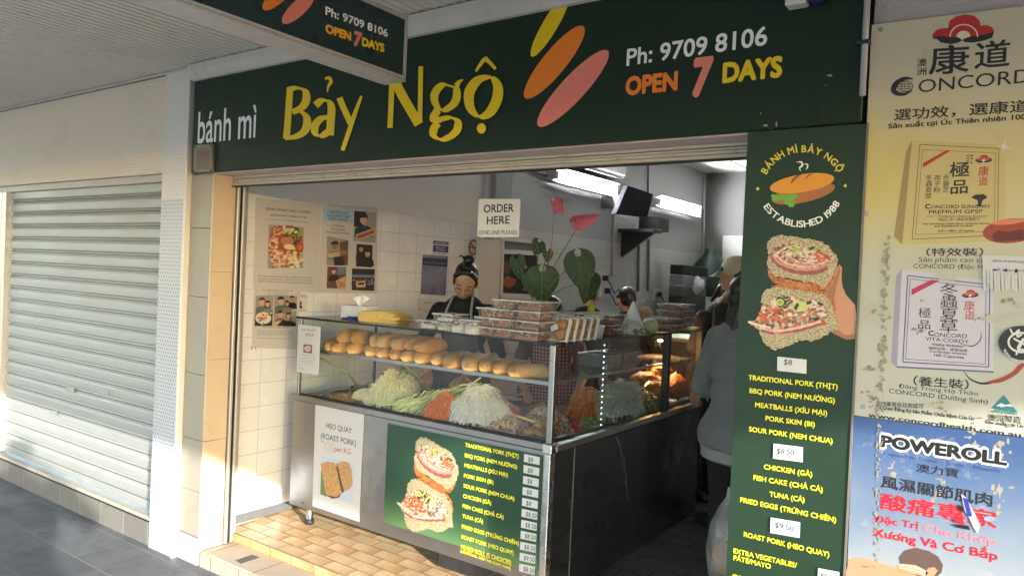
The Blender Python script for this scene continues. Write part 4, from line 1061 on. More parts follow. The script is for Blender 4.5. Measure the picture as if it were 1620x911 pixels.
p1 = post(CX1-.016, CY0+.017, .947, GT-.006, .0155, M_steel)
b = MB(); b.box(CX1-.052, CY0-.008, GT-.007, CX1+.012, CY0+.038, GT-.001, M_steel, .002); b.build('cap_plate', dc)
b = MB(); b.box(CX1-.042, CY0-.010, .898, CX1+.010, CY0+.038, .9465, M('bracket_steel', (.66, .65, .62), .3, 1., var=.08, dirt=.3), .004); b.build('corner_bracket', dc)
post(CX0+.045, CY0+.017, .947, GT-.003, .011, M_steel)
M_postd = M('dark_post', (.06, .06, .062), .35, .6, var=.1)
post(CX1-.022, 4.455, .933, GT-.003, .0215, M_postd); post(CX1-.022, 5.03, .933, GT-.003, .02, M_postd)
post(CX1-.30, CY0+.46, .928, GT-.003, .011, M_steel_d); post(CX0+.30, CY0+.42, .928, GT-.003, .008, M_postd)
G_front = glassmat('front_glass', (.95, .97, .96), .9, .015, haze=.012)
G_top = glassmat('top_glass', (.62, .68, .66), 1.0, .03, haze=.03)
G_shelf = glassmat('shelf_glass', (.84, .90, .88), 1.0, .03, haze=.03)
b = MB(); b.box(CX0+.058, CY0+.019, .9465, CX1-.033, CY0+.024, GT-.002, G_front); b.build('front_glass', dc)
b = MB(); b.box(CX1-.018, CY0+.034, .9325, CX1-.013, 5.0, GT-.002, G_front); b.build('side_glass', dc)
b = MB(); b.box(CX0+.034, CY0+.03, .9465, CX0+.039, CY0+.44, GT-.002, G_front); b.build('end_glass', dc)
M_edge = M('glass_edge', (.008, .014, .013), .2, var=0)
b = MB(); b.box(CX0+.03, CY0-.012, GT, CX1+.006, CY0+.47, GT+.006, G_top)
b.box(CX0+.03, CY0-.0155, GT-.005, CX1+.006, CY0-.0125, GT+.0075, M_edge); b.build('glass_top', dc)
b = MB(); b.box(CX1-.45, CY0+.4705, GT, CX1+.006, 5.06, GT+.006, G_top); b.box(CX1+.0065, CY0-.0155, GT-.002, CX1+.0095, 5.06, GT+.007, M_edge); b.build('side_glass_top', dc)
SZ = 1.238
b = MB(); b.box(CX0+.06, CY0+.034, SZ-.006, CX1-.04, CY0+.36, SZ, G_shelf); b.box(CX1-.36, CY0+.37, SZ-.006, CX1-.04, 4.98, SZ, G_shelf); sh = b.build('shelf', dc)
b = MB(); b.box(CX0+.06, CY0+.028, SZ-.016, CX1-.035, CY0+.0335, SZ+.004, M_steel, .001); b.box(CX1-.0365, CY0+.05, SZ-.012, CX1-.032, 4.98, SZ+.003, M_steel, .001); b.build('shelf_trim', dc)
M_led = emit('led_warm', (1.0, .70, .36), 4.)
b = MB(); b.box(-3.55, CY0+.0345, SZ-.0155, -2.10, CY0+.040, SZ-.0075, M_led); b.build('light_strip', dc)
b = MB()
for x in (-3.62, -2.93): b.tube([(x, CY0+.42, .93), (x-.02, CY0+.30, 1.08), (x-.16 if x < -3.2 else x+.03, CY0+.06, SZ-.018)], .007, M('bracket_green', (.22, .28, .10), .4), 8)
b.build('shelf_bracket', dc)
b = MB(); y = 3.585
for i in range(15): b.ell((CX1-.022, 3.60, .962+i*.0312), (.0026, .0026, .0026), emit('reflection_cold', (.75, .88, 1.), 2.5), 6, 4)  # glowing dots imitate the light strip's reflection in the glass
b.build('reflection_dots', dc)
# warm lamp over the roast meat
hl = empty('heat_lamp', (-2.12, 4.86, 1.36), 'warm heat lamp glowing over the roast pork in the counter', 'lamp')
b = MB(); b.lathe([(.0, .05), (.02, .05), (.06, .0), (.055, .0), (.018, .045)], (-2.12, 4.86, 1.355), M_steel_d, 18); b.build('shade', hl, True)
b = MB(); b.ell((-2.12, 4.86, 1.365), (.022, .022, .026), emit('lamp_amber', (1., .48, .16), 60.), 12, 8); b.build('bulb', hl, True)
pl_ = bpy.data.lights.new('heat_glow', 'POINT'); pl_.energy = 3.2; pl_.color = (1., .46, .16); pl_.shadow_soft_size = .03
po = bpy.data.objects.new('heat_glow', pl_); COL.objects.link(po); po.parent = hl; po.location = (0, 0, -.03)

# printed menu stuck to the counter front
CPY = CY0-.001; PC = Plane('y', CPY, .00022); c6 = crop(450, 610, 3.0256)
cm = empty('counter_menu', (-2.43, CY0, .3), 'green printed menu on the counter front with sandwich photo and eleven price notes', 'menu panel')
k = NT('counter_menu_green'); p = k.sep(k.pos()); g = k.math('ADD', k.rng(p[2], .33, .52, 1, 0), k.rng(p[0], -2.95, -2.55, .25, 0), clamp=True)  # reflection painted into the green: lighter towards the bottom and left
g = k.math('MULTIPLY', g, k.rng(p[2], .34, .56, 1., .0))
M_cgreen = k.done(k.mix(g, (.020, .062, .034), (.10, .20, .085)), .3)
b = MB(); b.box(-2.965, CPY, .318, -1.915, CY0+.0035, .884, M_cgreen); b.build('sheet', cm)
b = MB()
for s, x0, y0, x1, y1, cp_ in (('TRADITIONAL PORK (THỊT)', 865, 290, 1121, 346, 19), ('BBQ PORK (NEM NƯỚNG)', 863, 340, 1114, 397, 19), ('MEATBALLS (XÍU MẠI)', 861, 388, 1070, 436, 19), ('PORK SKIN (BI)', 859, 437, 1001, 470, 19), ('SOUR PORK (NEM CHUA)', 857, 485, 1101, 549, 19), ('CHICKEN (GÀ)', 855, 534, 990, 569, 19), ('FISH CAKE (CHẢ CÁ)', 853, 582, 1049, 637, 19), ('TUNA (CÁ)', 851, 630, 950, 657, 19), ('FRIED EGGS (TRỨNG CHIÊN)', 849, 680, 1122, 763, 19), ('ROAST PORK (HEO QUAY)', 847, 729, 1097, 808, 19), ('MIXED ROLL (2 CHOICES)', 845, 779, 1086, 857, 22), ('(ADDITIONAL COST FOR ROAST PORK)', 842, 795, 1085, 880, 13)):
    text_px(b, PC, s, c6(x0, y0), c6(x1, y1), c6(x0, y0-cp_)[1], YL, .03)
b.build('menu_lettering', cm)
for i, s in enumerate(['$8']*5+['$8.50']*4+['$9.50', '$8.50']):
    x = 1148-i*2.3; y = 325+i*52.4
    w_ = 24 if len(s) < 3 else 52
    note(cm, PC, c6, [(x, y), (x+75, y+16), (x+73, y+54), (x-2, y+38)], s, (x+18, y+35), (x+18+w_, y+35+w_*.21), y+12, 3)
# the same picture as on the tall board, in the counter panel's own perspective
import itertools
def affine(src, dst):
    A = [[a.x, a.y, 1] for a in src]; n = len(src)
    def solve(bv):
        N = Matrix([[sum(A[k][i]*A[k][j] for k in range(n)) for j in range(3)] for i in range(3)]); y = Vector([sum(A[k][i]*bv[k] for k in range(n)) for i in range(3)])
        return N.inverted() @ y
    X, Y = solve([d.x for d in dst]), solve([d.y for d in dst])
    return lambda q: Vector((X.x*q.x+X.y*q.y+X.z, Y.x*q.x+Y.y*q.y+Y.z))
c7 = crop(610, 670, 4.793)
pairs = [((240, 95), (290, 88)), ((630, 270), (550, 360)), ((150, 240), (240, 235)), ((540, 460), (470, 545)), ((10, 685), (78, 560)), ((200, 880), (185, 815)), ((390, 820), (365, 850)), ((200, 446), (215, 400)), ((630, 740), (490, 720))]
AF = affine([PM.uv(*cS(*a)) for a, _ in pairs], [PC.uv(*c7(*q)) for _, q in pairs])
def TC(x, y, l):
    q = AF(PM.uv(*cS(x, y))); return PC.p3(q.x, q.y, l)
random.seed(21); b = MB(); sandwich(b, TC); b.build('sandwich_photo', cm)

# roast pork notice
rp = empty('roast_pork_notice', (-3.37, CY0, .3), 'white sheet advertising roast pork by weight taped to the steel counter front', 'notice')
PR = Plane('y', CY0+.0005, .0004); b = MB(); PR.slab(b, [c6(148, 90), c6(381, 137), c6(357, 650), c6(134, 575)], LAM, .003); b.build('sheet', rp)
b = MB(); text_px(b, PR, 'HEO QUAY', c6(200, 201), c6(322, 228), c6(200, 174)[1], K_, -.01, 2); text_px(b, PR, '(ROAST PORK)', c6(174, 250), c6(343, 289), c6(174, 222)[1], K_, -.01, 2)
text_px(b, PR, 'per KG', c6(240, 312), c6(318, 328), c6(240, 286)[1], ink('red_print', (190, 60, 70)), -.006, 2); b.build('lettering', rp)
b = MB(); PR.poly(b, [c6(189, 262), c6(238, 272), c6(236, 328), c6(188, 316)], M('blank_patch', (.52, .49, .48), .6, var=.1, vs=50), 3); PR.poly(b, [c6(178, 262), c6(188, 262), c6(187, 268), c6(178, 268)], S_, 2); b.build('covered_price', rp)
b = MB(); PR.poly(b, [c6(178, 333), c6(333, 372), c6(326, 563), c6(170, 518)], ink('photo_blue', (178, 188, 206)), 2)
PR.poly(b, [c6(176, 400), c6(196, 410), c6(204, 530), c6(172, 518)], ink('photo_green', (92, 120, 62)), 3)
k = NT('crackling_print'); v = k.n('TexVoronoi', {'Vector': k.pos(), 'Scale': 150.}).outputs[0]
M_crack = k.done(k.ramp(k.math('ADD', v, k.math('MULTIPLY', k.noise(k.pos(), 60., 4), .5)), [(.25, lin(70, 42, 26)), (.5, lin(132, 92, 54)), (.8, lin(190, 148, 92))]), .4)
PR.poly(b, [c6(*q) for q in ((174, 372), (200, 362), (236, 366), (250, 384), (272, 480), (274, 512), (250, 532), (200, 522))], M_crack, 4)
PR.poly(b, [c6(*q) for q in ((246, 372), (280, 360), (308, 366), (322, 400), (328, 470), (310, 496), (284, 506), (268, 450))], M_crack, 4.5)
PR.poly(b, [c6(*q) for q in ((200, 522), (250, 532), (274, 512), (262, 534), (230, 540))], DK, 4.6); PR.poly(b, [c6(*q) for q in ((248, 384), (256, 384), (286, 506), (276, 512))], DK, 4.7)
b.build('photo', rp)
# little notice on the glass end
sn = empty('small_notice', (-3.70, CY0, 1.0), 'small white price notice on the left end of the display glass', 'notice')
PS = Plane('y', CY0-.003, .0004); c8 = crop(455, 490, 5.695); b = MB(); PS.slab(b, [c8(96, 130), c8(298, 155), c8(278, 586), c8(80, 556)], LAM, .002); b.build('sheet', sn)
b = MB(); text_px(b, PS, 'New Meat Roll', c8(130, 184), c8(256, 192), c8(130, 166)[1], GREY_I, 0); text_px(b, PS, '$12.5', c8(166, 232), c8(230, 238), c8(166, 208)[1], GREY_I, .01, shear=.1)
for y, x0, x1 in ((266, 160, 212), (292, 152, 218)): text_px(b, PS, 'special of the day', c8(x0, y), c8(x1, y+4), c8(x0, y-10)[1], S_, 0)
for y, x0, x1 in ((408, 116, 246), (436, 106, 252), (462, 112, 240), (480, 150, 226), (526, 96, 150)): text_px(b, PS, 'pork, pate, pickles and fresh herbs', c8(x0, y), c8(x1, y+7), c8(x0, y-7)[1], GREY_I, 0)
b.build('lettering', sn)
b = MB(); PS.poly(b, [c8(144, 308), c8(222, 316), c8(220, 394), c8(142, 384)], ink('photo_slate', (92, 98, 112)), 2); PS.poly(b, [c8(*q) for q in ellpts(182, 350, 30, 4, 26, 14)], ink('photo_food', (206, 172, 150)), 3); 
for i in range(14): PS.poly(b, [c8(*q) for q in blobpts(182+random.gauss(0, 14), 350+random.gauss(0, 12), 5, 4, 6)], random.choice([CAR2, ONI, HAM3]), 3.5+i*.05)
b.build('photo', sn)

# ================================================================ bread rolls on the glass shelf
k = NT('bread_crust'); p = k.obj(); n = k.noise(p, 9., 5, .6); n2 = k.noise(p, 70., 4, .7); z = k.sep(p)[2]
c = k.ramp(k.math('ADD', k.math('MULTIPLY', n, .55), k.math('MULTIPLY', k.n('ObjectInfo').outputs['Random'], .22)), [(.2, (.58, .35, .15)), (.42, (.45, .225, .075)), (.7, (.26, .105, .03))])
c = k.mix(k.rng(n2, .5, .75, 0, .5), c, (.62, .44, .24)); k.bump(k.math('ADD', n2, k.math('MULTIPLY', n, 2.)), .55, .006)
M_bread = k.done(c, .55, 0., .35)
M_slash = M('bread_slash', (.62, .43, .21), .7, var=.25, vs=40, bump=.4, bs=120)
def roll_mesh(seed, L=.116, r=.048):
    rnd = random.Random(seed); b = MB(); nu, nv = 18, 22; vs = []; fs = []
    for i in range(nv+1):
        t = -1+2*i/nv; rr = r*max(0.001, (1-abs(t)**2.6))**.5; rr *= 1+.06*math.sin(t*4+seed)
        if abs(t) > .93: rr *= .9
        for j in range(nu):
            a = 2*math.pi*j/nu; s = 1+.10*noise.noise(Vector((math.cos(a)*1.3, math.sin(a)*1.3, t*2+seed*7)))+.045*noise.noise(Vector((math.cos(a)*3.5, math.sin(a)*3.5, t*7+seed*3)))
            x = math.cos(a)*rr*s*1.03; zz = math.sin(a)*rr*s
            if zz < -r*.62: zz = -r*.62-.1*(-r*.62-zz)
            sl = math.exp(-((a-math.pi/2+.25*t)/.22)**2)*(1 if abs(t) < .62 else max(0, 1-(abs(t)-.62)*5))
            zz += sl*(-.010+.012*math.exp(-((a-math.pi/2+.25*t-.13)/.06)**2))
            vs.append((x+.004*math.sin(t*2+seed), t*L, zz))
    for i in range(nv):
        for j in range(nu): fs.append((i*nu+j, i*nu+(j+1) % nu, (i+1)*nu+(j+1) % nu, (i+1)*nu+j))
    b.add(vs, fs, M_bread); return b
br_meshes = []
ROLLG = 'bread rolls heaped on the glass shelf'
def roll(x, y, z, yaw, pitch, seed, label, s=1.0):
    o = roll_mesh(seed).build('bread_roll', None, True)
    o.location = (x, y, z); o.rotation_euler = (R_(pitch), R_(random.Random(seed).uniform(-14, 14)), R_(yaw)); o.scale = (s, s, s)
    return tag(o, label, 'bread roll', ROLLG)
lo = [514, 532, 555, 577, 600, 621, 641, 661, 682, 707, 735, 762, 785, 806, 826]
names_lo = ['golden bread roll in the bottom row, ', ]
ordn = ['first', 'second', 'third', 'fourth', 'fifth', 'sixth', 'seventh', 'eighth', 'ninth', 'tenth', 'eleventh', 'twelfth', 'thirteenth', 'fourteenth', 'fifteenth']
for i, px in enumerate(lo[:14]):
    q = ony(px+9, 556+(px-514)*.116-12, 3.155)
    s = random.Random(i*5).uniform(.93, 1.06) if i not in (9, 10) else 1.12
    roll(q.x, 3.205+random.uniform(-.008, .012), SZ+.030*s, random.uniform(-6, 20), random.uniform(-2, 4), i+1, 'golden bread roll in the bottom row on the glass shelf, %s from the left' % ordn[i], s)
roll(-2.085, 3.185, SZ+.0255, -52, 0, 31, 'golden bread roll lying crossways at the right end of the glass shelf')
for i, (px, py) in enumerate(((548, 531), (566, 536), (594, 541), (611, 546), (635, 549), (653, 553), (672, 557))):
    q = ony(px+3, py-1, 3.155)
    roll(q.x, 3.20+random.uniform(-.01, .01), SZ+.028+.068, random.uniform(-8, 18), random.uniform(-5, 3), 40+i, 'golden bread roll in the upper layer of the heap, %s from the left' % ordn[i], 1.04)

# ================================================================ food in the display bed
def strand(b, p, d, L, r, mat, up=Vector((0, 0, 1)), curl=0., seg=6):
    pts = []; q = Vector(p); t = Vector(d).normalized(); side = t.cross(up).normalized() if abs(t.dot(up)) < .99 else Vector((1, 0, 0))
    w1 = random.uniform(-1, 1)*curl; w2 = random.uniform(-1, 1)*curl*.6
    for i in range(seg+1):
        pts.append(q.copy()); q = q+t*(L/seg); t = (t+side*w1*(L/seg)*22+up*w2*(L/seg)*14).normalized(); w1 += random.uniform(-.25, .25)*curl
    b.tube(pts, r, mat, 4, False)
def heap(name, c, rx, ry, h, mats, n, L, r, label, curl=1., base=None, lean=0., pw=.75, cat='food', flat=None, seg=6, spill=.03, jit=1.):
    """mound of shreds: a rough core with strands lying over it"""
    b = MB(); c = Vector(c)
    def surf(u, v):
        d = math.sqrt(u*u+v*v); hh = max(0, 1-min(1, d)**2)**pw
        k = 1+.34*noise.noise(Vector((u*2.1, v*2.1, c.x*9)))+.12*noise.noise(Vector((u*6, v*6, c.x*5)))
        return Vector((c.x+u*rx+lean*hh*h, c.y+v*ry, c.z+hh*h*k))
    N = 14; vs = []; fs = []
    for i in range(N+1):
        for j in range(N+1):
            u = -1+2*i/N; v = -1+2*j/N; s = max(abs(u), abs(v))/max(1e-6, math.hypot(u, v)); q = surf(u*s*.97, v*s*.97); vs.append(q-Vector((0, 0, .010)))
    for i in range(N):
        for j in range(N): fs.append((i*(N+1)+j, (i+1)*(N+1)+j, (i+1)*(N+1)+j+1, i*(N+1)+j+1))
    b.add(vs, fs, base or mats[0])
    sc_ = (rx+ry)/2
    for i in range(n):
        a = random.uniform(0, 2*math.pi); rr = math.sqrt(random.random())*.98
        u, v = rr*math.cos(a), rr*math.sin(a); ph = random.uniform(0, 6.283); l = L*random.uniform(.6, 1.3); st_ = l/seg/sc_
        k1 = random.uniform(-1, 1)*curl*.55; off = random.uniform(-.003, .009); lift = random.choice([0, 0, 0, .010, .018])*(L/.07); pts = []
        for q_ in range(seg+1):
            if u*u+v*v > 1.1: break
            e = .04; p = surf(u, v); nrm = (surf(u+e, v)-surf(u-e, v)).cross(surf(u, v+e)-surf(u, v-e)).normalized()
            if nrm.z < 0: nrm = -nrm
            slope = max(.35, abs(nrm.z))
            f = q_/seg; pts.append(p+nrm*(off+lift*f*f)+Vector((0, 0, .0015*math.sin(q_*2+i))))
            u += math.cos(ph)*st_*slope; v += math.sin(ph)*st_*slope; ph += k1+random.uniform(-.12, .12)*curl
        if len(pts) > 2: b.tube(pts, r*random.uniform(.8, 1.2), random.choice(mats), 4, False)
    o = b.build(name, None, False, loc=(c.x, c.y, c.z)); me = o.data
    me.polygons.foreach_set('use_smooth', [True]*len(me.polygons))
    return tag(o, label, cat)
BZ = .927
random.seed(77)
CAB = [M('cabbage_a', (.70, .68, .44), .5, var=.1), M('cabbage_b', (.58, .62, .38), .5, var=.1), M('cabbage_c', (.74, .72, .56), .5, var=.1)]
heap('cabbage_heap', (-3.125, 3.265, BZ), .165, .155, .195, CAB, 850, .09, .0019, 'tall heap of pale shredded cabbage left of the cucumber sticks', 1.5, CAB[1], pw=.52)
CARM = [M('carrot_a', (.66, .165, .018), .45, var=.15), M('carrot_b', (.78, .24, .03), .45, var=.15), M('carrot_c', (.52, .11, .012), .45, var=.15)]
heap('carrot_heap', (-2.655, 3.185, BZ), .12, .105, .140, CARM, 900, .055, .0017, 'bright orange heap of shredded carrot between the cucumber and the white radish', 1.4, CARM[2], pw=.55)
DAI = [M('radish_a', (.74, .745, .72), .4, var=.08), M('radish_b', (.62, .65, .66), .4, var=.08), M('radish_c', (.80, .79, .74), .4, var=.08)]
heap('radish_heap', (-2.455, 3.235, BZ), .18, .15, .185, DAI, 850, .095, .0021, 'large heap of shredded white radish right of the orange carrot', 1.4, DAI[1], pw=.5)
GAR = [M('garlic_a', (.68, .64, .46), .6, var=.15), M('garlic_b', (.60, .57, .40), .6, var=.15)]
cu = MB(); random.seed(5)
CUM = [M('cucumber_flesh', (.40, .47, .17), .4, var=.15), M('cucumber_pale', (.54, .58, .29), .4, var=.1), M('cucumber_skin', (.06, .14, .03), .4, var=.3)]
for i in range(150):
    u = random.random(); v = random.random(); lay = random.random()
    x = -2.955+u*.42; y = 3.095+u*.25+v*.06; z = BZ+.012+lay*(.065+.155*u)
    d = Vector((random.gauss(.66, .2), random.gauss(.46, .25), random.gauss(.34, .12))).normalized(); L = random.uniform(.09, .15)
    s = d.cross(Vector((0, 0, 1))).normalized(); nn = s.cross(d); w_ = random.uniform(.004, .0065); t_ = random.uniform(.003, .005); p0 = Vector((x, y, z))-d*L/2; p1 = p0+d*L
    vs = [p+s*a*w_+nn*b2*t_ for p in (p0, p1) for a, b2 in ((-1, -1), (1, -1), (1, 1), (-1, 1))]
    m = random.choice([CUM[0], CUM[1]])
    cu.add(vs, [(0, 1, 2, 3), (7, 6, 5, 4), (1, 5, 6, 2), (2, 6, 7, 3), (3, 7, 4, 0)], m); cu.add(vs, [(0, 4, 5, 1)], CUM[2])
    if i % 3 < 2: cu.add([q+nn*.0004 for q in vs], [(2, 6, 7, 3)], CUM[2])
cu.ell((-2.72, 3.30, BZ+.02), (.15, .10, .08), CUM[2], 12, 8)
tag(cu.build('cucumber_heap', None, loc=(-2.8, 3.24, BZ)), 'heap of green cucumber sticks between the cabbage and the shredded carrot', 'food')
# steel pans and small tubs
def pan(x0, y0, x1, y1, z0, z1, label, fillm=None, fz=.6, name='steel_pan', mat=None):
    b = MB(); m = mat or M_steel_d; t = .003; r = .010
    b.box(x0, y0, z0, x1, y1, z0+.003, m)
    for q in ((x0, y0, x1, y0+t), (x0, y1-t, x1, y1), (x0, y0+t, x0+t, y1-t), (x1-t, y0+t, x1, y1-t)): b.box(q[0], q[1], z0+.0031, q[2], q[3], z1-.0031, m)
    for q in ((x0-r, y0-r, x1+r, y0+t), (x0-r, y1-t, x1+r, y1+r), (x0-r, y0+t, x0+t, y1-t), (x1-t, y0+t, x1+r, y1-t)): b.box(q[0], q[1], z1-.003, q[2], q[3], z1, m)
    o = b.build(name, None, loc=((x0+x1)/2, (y0+y1)/2, z0)); return tag(o, label, 'pan')
def bits_heap(name, c, rx, ry, h, mats, n, size, label, rough=.5, el=.6, cat='food', jit=.3):
    b = MB(); c = Vector(c)
    b.ell((c.x, c.y, c.z), (rx*.95, ry*.95, h*.85), mats[0], 14, 8, None, .2)
    for i in range(n):
        a = random.uniform(0, 2*math.pi); rr = math.sqrt(random.random()); u, v = rr*math.cos(a), rr*math.sin(a)
        z = max(0, 1-rr*rr)**.6*h*(1+random.uniform(-.1, .15)); s = size*random.uniform(.6, 1.4)
        mt = Matrix.Rotation(random.uniform(0, 6.3), 4, 'Z') @ Matrix.Rotation(random.uniform(-.9, .9), 4, 'X') @ Matrix.Rotation(random.uniform(-.9, .9), 4, 'Y')
        b.ell((c.x+u*rx, c.y+v*ry, c.z+z), (s, s*el, s*el*.6), random.choice(mats), 7, 5, mt, jit, 9)
    return tag(b.build(name, None, True, loc=tuple(c)), label, cat)
MEAT = [M('meat_a', (.36, .25, .17), .45, var=.25, vs=60), M('meat_b', (.46, .35, .26), .45, var=.25, vs=60), M('meat_c', (.26, .16, .10), .45, var=.25, vs=60), M('meat_d', (.52, .42, .36), .45, var=.2, vs=60)]
PINK = [M('pink_a', (.50, .18, .17), .4, var=.2, vs=60), M('pink_b', (.58, .28, .24), .4, var=.2, vs=60), M('pink_c', (.40, .10, .10), .4, var=.2, vs=60)]
pan(-2.40, 3.115, -2.12, 3.34, BZ, .952, 'low steel pan holding sliced grey meat right of the white radish')
heap('sliced_meat', (-2.26, 3.225, .935), .135, .10, .055, [MEAT[1], MEAT[3], MEAT[0]], 260, .05, .0042, 'heap of thin sliced grey brown meat right of the white radish', 1.2, MEAT[2])
pan(-2.09, 3.115, -1.93, 3.36, BZ, .950, 'low steel pan of grilled patties beside the corner post')
b = MB(); random.seed(8)
for x, y, z, s in ((-2.055, 3.16, .965, .045), (-1.985, 3.15, .968, .043), (-1.96, 3.20, .985, .042), (-2.03, 3.22, .992, .046), (-2.0, 3.27, 1.01, .045), (-2.06, 3.29, .985, .044)): b.ell((x, y, z), (s, s*.8, s*.5), random.choice([M('patty_a', (.26, .12, .045), .45, var=.35, vs=50), M('patty_b', (.34, .18, .07), .45, var=.35, vs=50)]), 14, 9, Matrix.Rotation(random.uniform(-.6, .6), 4, 'Y') @ Matrix.Rotation(random.uniform(0, 3), 4, 'Z'), .35, 8)
tag(b.build('grilled_patties', None, True, loc=(-2, 3.2, .95)), 'pile of brown grilled meat patties beside the steel corner post', 'food')
b = MB(); b.tube([(-2.26, 3.28, 1.005), (-2.05, 3.22, .995)], .0045, M('tongs_wood', (.62, .46, .22), .5), 6); b.tube([(-2.255, 3.295, 1.003), (-2.05, 3.235, 1.0)], .0045, _MATS['tongs_wood'], 6)
tag(b.build('tongs', None, loc=(-2.15, 3.25, 1.0)), 'pale wooden tongs resting on the meat near the corner post', 'tongs')
heap('pale_shreds', (-2.17, 3.48, .94), .13, .09, .085, [M('skin_a', (.60, .46, .42), .4), M('skin_b', (.48, .30, .27), .4), M('skin_c', (.68, .58, .52), .4)], 240, .035, .003, 'pinkish heap of pork skin shreds behind the grilled patties', 1., MEAT[2])
b = MB(); b.ell((-2.50, 3.50, .985), (.085, .065, .05), PINK[1], 18, 10, Matrix.Rotation(.3, 4, 'Y'), .15); b.ell((-2.43, 3.47, .975), (.08, .06, .052), PINK[0], 18, 10, None, .2); b.ell((-2.55, 3.53, 1.01), (.07, .05, .04), M('ham_rind', (.60, .48, .40), .4, var=.15), 16, 9, None, .15)
tag(b.build('ham_joint', None, True, loc=(-2.5, 3.5, .94)), 'pink cooked ham pieces behind the heap of white radish', 'food')
# left end: tubs, spices and spoons
def tub(name, x, y, z, r, h, mat, label, cat='tub', fillm=None, taper=.9, n=20):
    b = MB(); b.lathe([(0, 0), (r*taper, 0), (r, h), (r+.004, h), (r+.004, h-.004)], (x, y, z), mat, n); b.lathe([(r*taper-.002, .004), (r-.002, h*.98)], (x, y, z), mat, n)
    if fillm: b.lathe([(0, h*.93), (r*.6, h*.9), (r*.97, h*.82)], (x, y, z), fillm, n)
    return tag(b.build(name, None, True, loc=(x, y, z)), label, cat)
tub('steel_tub', -3.30, 3.165, BZ, .050, .042, M_steel_d, 'small round steel tub at the front of the display, under the chopped garlic')
bits_heap('garlic_heap', (-3.29, 3.185, .968), .095, .062, .052, GAR, 260, .008, 'heap of chopped pale garlic at the front, left of the cabbage', cat='food')
bits_heap('spice_heap', (-3.50, 3.20, BZ), .12, .085, .035, [M('spice_a', (.36, .20, .08), .7, var=.2), M('spice_b', (.24, .11, .04), .7, var=.2), M('spice_c', (.44, .30, .14), .7)], 320, .006, 'spread of crushed brown nuts and spice at the left end of the display')
bits_heap('pepper_heap', (-3.66, 3.20, BZ), .09, .09, .03, [M('pepper_a', (.16, .13, .10), .7, var=.2), M('pepper_b', (.32, .28, .22), .7, var=.2)], 260, .005, 'grey spread of ground pepper in the far left corner of the display')
tub('glass_bowl', -3.56, 3.42, BZ, .085, .055, M('bowl_black', (.03, .03, .033), .3), 'dark bowl with a spoon behind the brown spices', 'bowl', M('sauce_dark', (.05, .045, .04), .2))
b = MB(); b.tube([(-3.60, 3.42, .985), (-3.52, 3.40, 1.0), (-3.44, 3.36, 1.03)], .006, M_steel, 6); b.ell((-3.62, 3.42, .982), (.03, .022, .01), M_steel, 12, 8)
tag(b.build('spoon', None, True, loc=(-3.56, 3.4, .98)), 'steel spoon resting in the dark bowl', 'spoon')
heap('pickle_heap', (-3.36, 3.36, BZ), .10, .07, .075, [PINK[1], ONI, GAR[0], M('onion_pink', (.5, .36, .38), .5)], 150, .03, .003, 'small heap of pinkish pickled onion behind the chopped garlic', 1., GAR[1])
tub('steel_canister', -3.52, 3.60, .93, .042, .14, M_steel, 'tall steel canister standing at the back left of the display', 'canister', None, 1.)
tub('steel_cup', -3.02, 3.62, .93, .045, .10, M_steel, 'short steel cup standing behind the cabbage heap', 'cup', None, 1.)
b = MB(); b.lathe([(0, 0), (.034, 0), (.036, .01), (.036, .14), (.018, .165), (.012, .19), (0, .19)], (-3.40, 3.62, .93), M('oil_green', (.20, .22, .03), .15), 18)
tag(b.build('oil_bottle', None, True, loc=(-3.4, 3.62, .93)), 'bottle of yellow green oil beside the tall steel canister', 'bottle')

# side wing: pickles, noodles, beans, roast pork
heap('pickled_carrot', (-2.12, 3.86, BZ), .10, .17, .165, [CARM[0], CARM[2], M('pickle_pale', (.70, .36, .12), .4)], 420, .06, .002, 'dull orange heap of pickled carrot behind the corner post', 1.4, CARM[2], pw=.6)
ND = [M('noodle_a', (.56, .585, .52), .3, var=.08), M('noodle_b', (.45, .48, .43), .3, var=.08), M('noodle_c', (.62, .63, .57), .3, var=.08)]
heap('noodle_heap', (-2.02, 4.07, BZ), .105, .27, .195, ND, 850, .15, .0017, 'large pale heap of glass noodles behind the side glass', 2.6, ND[1], pw=.55, seg=9)
bits_heap('red_chilli', (-2.20, 3.62, BZ), .10, .08, .06, [M('chilli_a', (.36, .02, .02), .35), M('chilli_b', (.48, .05, .03), .35)], 160, .012, 'heap of red chopped chilli behind the corner post', cat='food')
bits_heap('chilli_spoonful', (-1.99, 3.50, BZ+.005), .045, .04, .04, [_MATS['chilli_a'], _MATS['chilli_b']], 60, .009, 'small mound of red chilli beside the chopped green herbs', cat='food')
heap('herb_heap', (-1.965, 3.60, BZ), .05, .13, .05, [M('herb_a', (.22, .30, .07), .5, var=.2), M('herb_b', (.38, .46, .16), .5, var=.2), M('herb_c', (.10, .17, .04), .5)], 260, .03, .002, 'row of chopped pale green herbs along the side glass', 1.3, M('herb_c', (.10, .17, .04)))
heap('dark_pork_bits', (-1.975, 3.33, BZ), .05, .09, .05, [MEAT[0], MEAT[2], MEAT[1]], 130, .03, .004, 'small heap of brown shredded pork behind the corner post at the side glass', 1., MEAT[2])
heap('bean_heap', (-1.985, 4.40, BZ), .065, .14, .10, [M('bean_a', (.12, .15, .05), .4, var=.2), M('bean_b', (.20, .21, .09), .4, var=.2), M('bean_c', (.32, .31, .16), .4)], 130, .13, .0042, 'bundle of dark green spring onions right of the glass noodles', .6, M('bean_a', (.12, .15, .05)))
k = NT('roast_pork'); n = k.noise(k.pos(), 60., 5, .7); v = k.n('TexVoronoi', {'Vector': k.pos(), 'Scale': 120.}).outputs[0]
